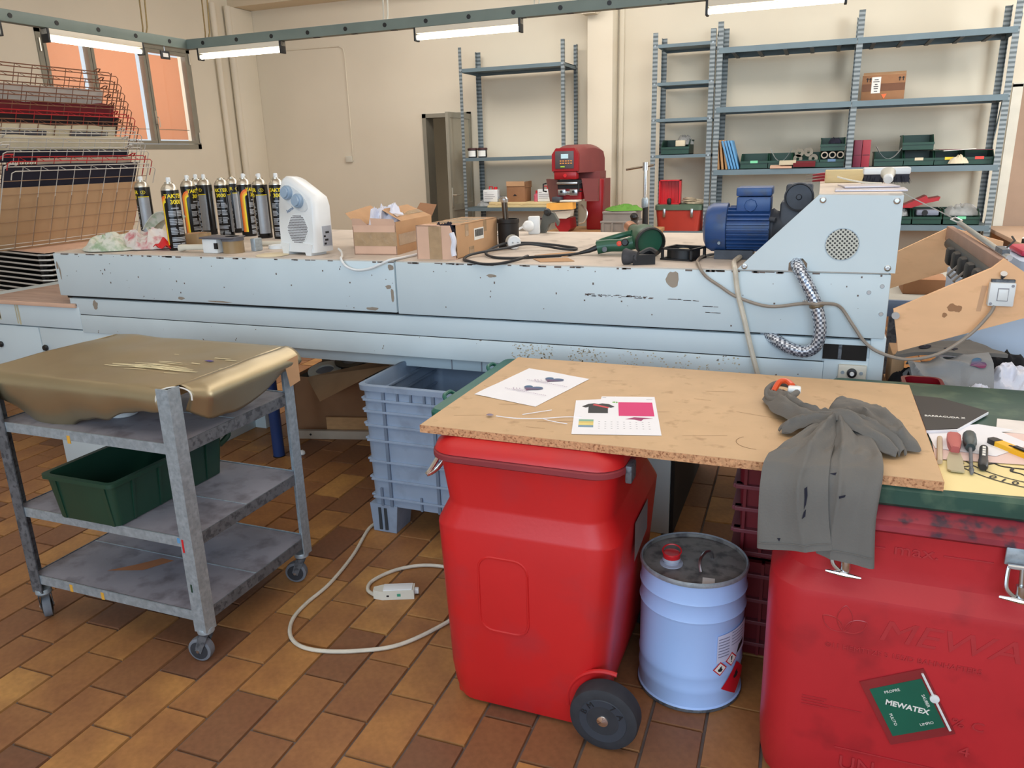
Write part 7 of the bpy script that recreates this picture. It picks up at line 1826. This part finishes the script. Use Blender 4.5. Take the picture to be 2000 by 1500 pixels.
# leaf emblem: three outlines
def leafp(cx, cz, l, w_, an):
    P = []
    for k in range(24):
        s = k/24*2; q = s if s < 1 else 2-s; sg = 1 if s < 1 else -1
        u_ = q*l; v_ = sg*w_*math.sin(PI*q)**.8
        P.append((cx+u_*math.cos(an)-v_*math.sin(an), FY, cz+u_*math.sin(an)+v_*math.cos(an)))
    return P
for an, l, w_ in ((PI*.5, .062, .015), (PI*.80, .052, .014), (PI*.20, .052, .014)):
    MB().tube(leafp(.118, .435, l, w_, an), .0012, 5, closed=True).build('leaf_emblem', M_EMB, body)
# green diamond plate in its holder
PC = Vector((.252, FY-.001, .285))
th_ = math.radians(-38)
def dia(u, w_): return (PC.x+u*math.cos(math.radians(28))+w_*math.cos(math.radians(118)+0), 0, PC.z+u*math.sin(math.radians(28))+w_*math.sin(math.radians(118)))
def quad3(hu, hw, y): 
    return [(*dia(u, w_)[:1], y, dia(u, w_)[2]) for u, w_ in ((-hu, -hw), (hu, -hw), (hu, hw), (-hu, hw))]
hol = MB().loft([quad3(.064, .078, FY), quad3(.064, .078, FY-.003)]).build('plate_holder', mat('clear_red_holder', (140, 40, 46), .25, coat=.4), t, smooth=0)
MB().loft([quad3(.052, .058, FY-.003), quad3(.052, .058, FY-.0042)]).build('green_plate', mat('green_sign', (18, 96, 76), .4), hol, smooth=0)
MTx = Matrix.Translation((PC.x, FY-.0043, PC.z+.002)) @ Matrix.Rotation(.06, 4, 'Y') @ Matrix.Rotation(PI/2, 4, 'X')
lettering('MEWATEX', .0170, MTx, M_LABEL, hol, .0004, .0005)
for s, du, dw, an in (('PROPRE', -.012, .044, -.49), ('SAUBER', .040, .008, 1.08), ('PULITO', -.036, -.02, 1.08), ('LIMPIO', .022, -.043, -.49)):
    p = dia(du, dw)
    lettering(s, .0088, Matrix.Translation((p[0], FY-.0043, p[2])) @ Matrix.Rotation(an, 4, 'Y') @ Matrix.Rotation(PI/2, 4, 'X'), M_LABEL, hol, .0003)
pb = [dia(.058, .07), dia(.058, -.066)]
MB().tube([(pb[0][0], FY-.006, pb[0][2]), (pb[1][0], FY-.006, pb[1][2])], .0026, 6).build('white_bar', M_WHITE, hol)
pm = dia(.058, .01); MB().lathe([(.009, 0), (.009, .004), (.004, .005), (0, .005)], (pm[0], FY-.004, pm[2]), (0, -1, 0), n=18).build('pivot', M_WHITE, hol)
# over-centre clamps
def clamp(x, par):
    c = MB().box(x-.022, x+.022, RY0+.014, RY0+.020, .630, .668, .002).build('clamp', M_GALV, par)
    MB().cyl((x-.018, RY0+.006, .632), (x+.018, RY0+.006, .632), .005, n=10).build('pin', M_STEEL, c)
    MB().cyl((x+.006, RY0+.005, .630), (x+.008, RY0-.004, .578), .0048, n=12).build('bolt_shaft', M_STEEL, c)
    MB().tube([(x-.016, RY0+.006, .632), (x-.018, RY0+.0, .61), (x-.016, RY0-.006, .590), (x-.002, RY0-.010, .577)], .0042, 8, smooth=4).build('lever_arm', M_STEEL, c)
    MB().lathe([(.010, 0), (.010, .022), (.007, .028)], (x+.008, RY0-.004, .600), (.02, -.08, -1), n=14).build('nut', M_STEEL, c)
    MB().tube([(x-.028, RY0-.012, .575), (x+.006, RY0-.014, .573), (x+.038, RY0-.012, .569)], lambda s: .0058-.003*abs(2*s-1), 8).build('tee_bar', M_CHROME, c)
clamp(.100, t); clamp(.405, t)

# green lid beneath board and papers
t = thing('crate_lid', 'worn dark green crate lid resting on the right red container', 'lid', (.33, 1.95, .70))
MB().loft([rc(.08, .60, 1.60, 2.38, .03, .7005), rc(.072, .608, 1.592, 2.388, .035, .708), rc(.072, .608, 1.592, 2.388, .035, .738), rc(.08, .60, 1.60, 2.38, .03, .7465)]).build('lid_panel', mat('stained_green_lid', (40, 76, 64), .45, var=.12, scale=9, col2=(78, 104, 84), lo=.5, hi=.7), t, smooth=40)

ZL = .7466
# stencil sheet, papers, notebook
t = thing('stencil_sheet', 'pale yellow sheet printed with a black ring and the year 2010', 'sheet', (.45, 1.75, ZL))
MB().sheet(20, 12, lambda u, v: (.273+.36*u+.03*v*0, 1.615+.20*v+.03*(u-.5)*(1-v), ZL+.0008+.006*max(0, u-.6)*(1-v)), .0006).build('sheet', M_MASK, t)
a = MB(); cc = (.475, 1.83)
for r0, r1 in ((.178, .182), (.150, .1535)):
    vs = []
    for k in range(41):
        an = PI*(1.05+.62*k/40)
        for q in (r0, r1): vs.append((cc[0]+q*math.cos(an)*.98, cc[1]+q*math.sin(an), ZL+.0018))
    a.add(vs, [(2*k, 2*k+1, 2*k+3, 2*k+2) for k in range(40)])
a.build('ring_print', M_INK, t, smooth=0)
a = MB()
for s, an in (('0', 233), ('1', 240), ('0', 247), ('2', 254), ('A', 268), ('C', 205), ('I', 212)):
    vs, fs = textmesh(s, .026, 0, .0004)
    Ml = Matrix.Translation((cc[0], cc[1], ZL+.0020)) @ Matrix.Rotation(math.radians(an+90), 4, 'Z') @ Matrix.Translation((0, -.166, 0)) @ Matrix.Rotation(PI, 4, 'Z')
    a.add([Ml @ v for v in vs], fs)
a.build('lettering', M_INK, t, smooth=0, kind='stuff')
a = MB()
for P in ([(.38, 1.79), (.40, 1.765), (.42, 1.76), (.415, 1.74), (.43, 1.73), (.44, 1.712)], [(.42, 1.76), (.45, 1.758), (.47, 1.745)], [(.46, 1.80), (.475, 1.79), (.49, 1.80), (.485, 1.815)], [(.50, 1.74), (.52, 1.76), (.54, 1.755)], [(.37, 1.76), (.39, 1.778), (.41, 1.792)]):
    a.tube([(x, y, ZL+.0018) for x, y in P], lambda s: .0035-.0028*abs(2*s-1), 6, smooth=4)
a.v = [(x, y, min(z, ZL+.0024)) for x, y, z in a.v]
a.build('brush_strokes', M_INK, t, smooth=0, kind='stuff')
for k, (pts, c, lab, dz) in enumerate((([(.278, 1.765), (.60, 1.800), (.62, 2.02), (.288, 1.955)], mat('pink_form_paper', (232, 204, 196), .7, var=.02), 'pinkish form sheet under the loose tools', .0028),
                                       ([(.285, 1.83), (.40, 1.815), (.485, 1.915), (.44, 1.985), (.47, 2.01), (.40, 2.03), (.28, 1.96)], M_PAPER, 'torn white sheet under the black notebook', .0042),
                                       ([(.43, 1.99), (.60, 1.985), (.60, 2.08), (.45, 2.09)], mat('off_white_form', (232, 226, 222), .7), 'white form sheet at the rear right of the lid', .0036))):
    o = MB().prism(pts, ZL+dz, ZL+dz+.0005, 'xy').build('paper_sheet', c); tag(o, lab, 'paper')
t = thing('notebook', 'black notebook with pale lettering lying beside the board', 'notebook', (.36, 2.05, ZL))
nb = [(.277, 1.925), (.345, 1.955), (.435, 2.115), (.34, 2.20), (.276, 2.205)]
MB().prism(nb, ZL+.005, ZL+.011, 'xy').build('pages', M_PAPER, t, smooth=0)
MB().prism([(x, y+.004) for x, y in nb], ZL+.011, ZL+.0125, 'xy').build('cover', mat('black_cover', (44, 42, 42), .6, var=.04), t, smooth=0)
lettering('BARRACUDA X', .0165, frame((.328, 2.040, ZL+.0129), (.93, .0, 0), (0, 0, 1)) @ Matrix.Rotation(.05, 4, 'Z'), M_LABEL, t, .0002, .0003, shear=.2, sx=.78)
# tools
t = thing('scraper', 'red handled plastic scraper lying on the yellow sheet', 'scraper', (.325, 1.78, ZL))
Mq = frame((.330, 1.905, ZL+.012), (-.10, -.99, 0), (0, 0, 1))
MB(Mq).loft([[(x, y, z) for y, z in ((-h_, -.008), (h_, -.008), (h_, .006), (h_*.6, .009), (-h_*.6, .009), (-h_, .006))] for x, h_ in ((0, .012), (.01, .014), (.06, .013), (.085, .010), (.10, .008))]).build('handle', mat('faded_red_plastic', (186, 92, 88), .5, var=.1), t)
MB(Mq).prism([(.095, -.010), (.14, -.016), (.205, -.017), (.212, -.010), (.210, .014), (.14, .014), (.095, .010)], -.008, -.005, 'xy').build('blade', mat('putty_blade', (176, 168, 140), .4, metal=.3), t)
t = thing('screwdriver', 'screwdriver with a dark green handle beside the red scraper', 'screwdriver', (.35, 1.8, ZL))
Mq = frame((.361, 1.905, ZL+.0175), (-.12, -.99, -.02), (0, 0, 1))
MB(Mq).lathe([(.008, 0), (.0135, .006), (.0145, .03), (.013, .06), (.008, .075), (.010, .085)], (0, 0, 0), (1, 0, 0), n=12).build('handle', mat('dark_green_handle', (54, 66, 66), .4), t)
MB(Mq).cyl((.085, 0, 0), (.205, 0, -.007), .0035, n=10).build('shank', M_GALVD, t)
MB(Mq).cyl((.195, 0, -.0065), (.215, 0, -.0075), .005, .003, n=10).build('tip', M_GALVD, t)
t = thing('marker_pen', 'black marker pen beside the screwdriver', 'pen', (.375, 1.78, ZL))
Mq = frame((.381, 1.845, ZL+.0105), (-.17, -.98, 0), (0, 0, 1))
MB(Mq).lathe([(.006, 0), (.0085, .004), (.0085, .085), (.0095, .086), (.0095, .12), (.007, .126)], (0, 0, 0), (1, 0, 0), n=16).build('barrel', M_BLACK, t)
for k in range(4): MB(Mq).box(.015+k*.016, .026+k*.016, -.003, .003, .0080, .0088).build('white_print', M_LABEL, t, smooth=0)
t = thing('utility_knife', 'yellow and black snap-off knife lying on the papers', 'knife', (.43, 1.8, ZL))
Mq = frame((.403, 1.905, ZL+.0095), (.60, -.80, -.02), (0, 0, 1))
MB(Mq).loft([[(x, y, z) for y, z in ((-h_, -.006), (h_, -.006), (h_, .006), (-h_, .006))] for x, h_ in ((.018, .011), (.06, .012), (.15, .0105), (.172, .009))]).build('handle', M_YELLOW, t)
MB(Mq).loft([[(x, y, z) for y, z in ((-h_, -.0065), (h_, -.0065), (h_, .0065), (-h_, .0065))] for x, h_ in ((0, .008), (.006, .011), (.022, .0118))]).build('end_cap', M_BLACK, t)
MB(Mq).box(.05, .15, -.003, .003, .006, .0072).build('slide_track', M_BLACK, t, smooth=0)
MB(Mq).box(.062, .09, -.006, .006, .0066, .011, .002).build('slider', M_BLACK, t)
o = MB().tube([(.300, 1.885, ZL+.010), (.290, 1.80, ZL+.009), (.282, 1.735, ZL+.008)], .0058, 8).build('wooden_stick', mat('pale_stick', (196, 176, 150), .6)); tag(o, 'pale wooden stick lying along the right board edge', 'stick')

# ================================================================== GARMENT HEAP
t = thing('side_table', 'plain table under the heap of garments at right', 'table', (.75, 2.68, 0))
MB().box(.26, 1.5, 2.42, 2.90, .60, .63, .003).build('table_top', M_WOODT, t)
for x in (.30, 1.45):
    for y in (2.46, 2.86): MB().box(x-.02, x+.02, y-.02, y+.02, 0, .60).build('leg', M_GALVD, t)
t = thing('maroon_bin', 'shiny dark maroon bin rim behind the chipboard corner', 'bin', (.33, 2.43, .632))
MB().loft([rc(.275, .375, 2.40, 2.50, .03, .632), rc(.27, .38, 2.395, 2.505, .03, .735), rc(.28, .37, 2.405, 2.495, .025, .735), rc(.285, .365, 2.41, 2.49, .025, .65)]).build('bin_shell', mat('shiny_maroon', (112, 20, 30), .2), t, smooth=40)
def garment(cx, cy, z, rx, ry, h, seed, m, label, name='tshirt', rot=0.0, wr=.26):
    a = lump(0, 0, 0, rx, ry, h, seed, n=30, wr=wr, fr=5.5, pw=.55)
    Mg = Matrix.Translation((cx, cy, z)) @ Matrix.Rotation(rot, 4, 'Z')
    a.v = [tuple(Mg @ Vector(p)) for p in a.v]
    o = a.build(name, m, smooth=80); tag(o, label, 'garment', 'garments heaped at right'); return o
ZH = .632
o = MB().box(.262, .30, 2.70, 2.86, ZH, ZH+.12, .003).build('cardboard_box', M_CARD); tag(o, 'brown carton edge at the back left of the garment heap', 'box')
garment(.315, 2.70, ZH, .060, .10, .085, 1.2, M_TBLACK, 'black garment at the left foot of the heap')
garment(.60, 2.50, ZH, .15, .10, .075, 2.2, M_TBLACK, 'black garment at the right front of the heap', rot=-.2)
garment(.42, 2.70, ZH, .16, .12, .13, 6.1, M_TGREY, 'grey garment buried in the middle of the heap')
garment(.385, 2.505, ZH, .060, .06, .085, 9.1, M_TWHITE, 'white T-shirt showing at the lower front of the heap')
garment(.478, 2.495, ZH+.01, .060, .055, .095, 6.4, M_TWHITE, 'white T-shirt bunched under the grey sleeve')
garment(.532, 2.475, ZH+.01, .036, .05, .090, 4.6, M_TGREY, 'small grey sleeve bunch at the front right of the heap')
garment(.592, 2.62, ZH+.02, .085, .09, .13, 8.2, M_TWHITE, 'white T-shirt at the right of the heap', rot=-.4)
garment(.60, 2.745, ZH+.03, .11, .07, .13, 7.7, M_TBLACK, 'black garment behind the white one at right', rot=-.35)
# flat folded grey shirt on top, ink prints on it
t = thing('tshirt', 'flat folded grey T-shirt with dark prints lying on top of the heap', 'garment', (.41, 2.75, .74), 0, 'garments heaped at right')
def flat(u, v):
    a = Vector((.262, 2.66, .752)).lerp(Vector((.575, 2.66, .782)), u); b_ = Vector((.30, 2.80, .745)).lerp(Vector((.49, 2.80, .792)), u)
    p = a.lerp(b_, v)
    return p + Vector((0, 0, .006*math.sin(u*5+1)+.007*noise.noise(Vector((u*4, v*4, 2)))+.012*math.sin(PI*u)))
MB().sheet(26, 18, flat, .012).build('shirt_body', M_TSHIRT, t, smooth=80)
for u0, v0 in ((.30, .45), (.55, .25)):
    pts = []
    for k in range(36):
        a_ = 2*PI*k/36; x = 16*math.sin(a_)**3/17; y = (13*math.cos(a_)-5*math.cos(2*a_)-2*math.cos(3*a_)-math.cos(4*a_))/17
        pts.append(Vector(flat(u0+x*.075, v0+y*.17))+Vector((0, 0, .002)))
    MB().poly(pts).build('dark_print', M_NAVY, t, smooth=0)
# light grey shirt with the heart print draped over the front
t = thing('tshirt', 'light grey T-shirt with a blue heart print draped over the heap front', 'garment', (.42, 2.6, .70), 0, 'garments heaped at right')
def hs(u, v):
    a = Vector((.318, 2.545, .672)).lerp(Vector((.520, 2.50, .690)), u); b_ = Vector((.300, 2.67, .735)).lerp(Vector((.522, 2.66, .785)), u)
    p = a.lerp(b_, v)
    w1 = noise.noise(Vector((u*2, v*2, 4)))
    fold = 1-2*abs(math.sin((u*7+v*4)+2.5*w1))**.8
    calm = max(0, min(1, (u-.62)/.12))
    return p + Vector((0, -.02*math.sin(PI*v)-(1-.8*calm)*.010*fold*math.sin(PI*v), .028*math.sin(PI*v)+(1-.8*calm)*.008*fold))
MB().sheet(56, 34, hs, .004).build('shirt_body', M_TGREY, t, smooth=80)
pts = []
for k in range(40):
    a_ = 2*PI*k/40; x = 16*math.sin(a_)**3/17; y = (13*math.cos(a_)-5*math.cos(2*a_)-2*math.cos(3*a_)-math.cos(4*a_))/17
    x, y = x*math.cos(-1.1)-y*math.sin(-1.1), x*math.sin(-1.1)+y*math.cos(-1.1)
    pts.append(Vector(hs(.815+x*.115, .58+y*.17))+Vector((0, -.004, .004)))
MB().poly(pts).build('heart_print', M_HEART, t, smooth=0)
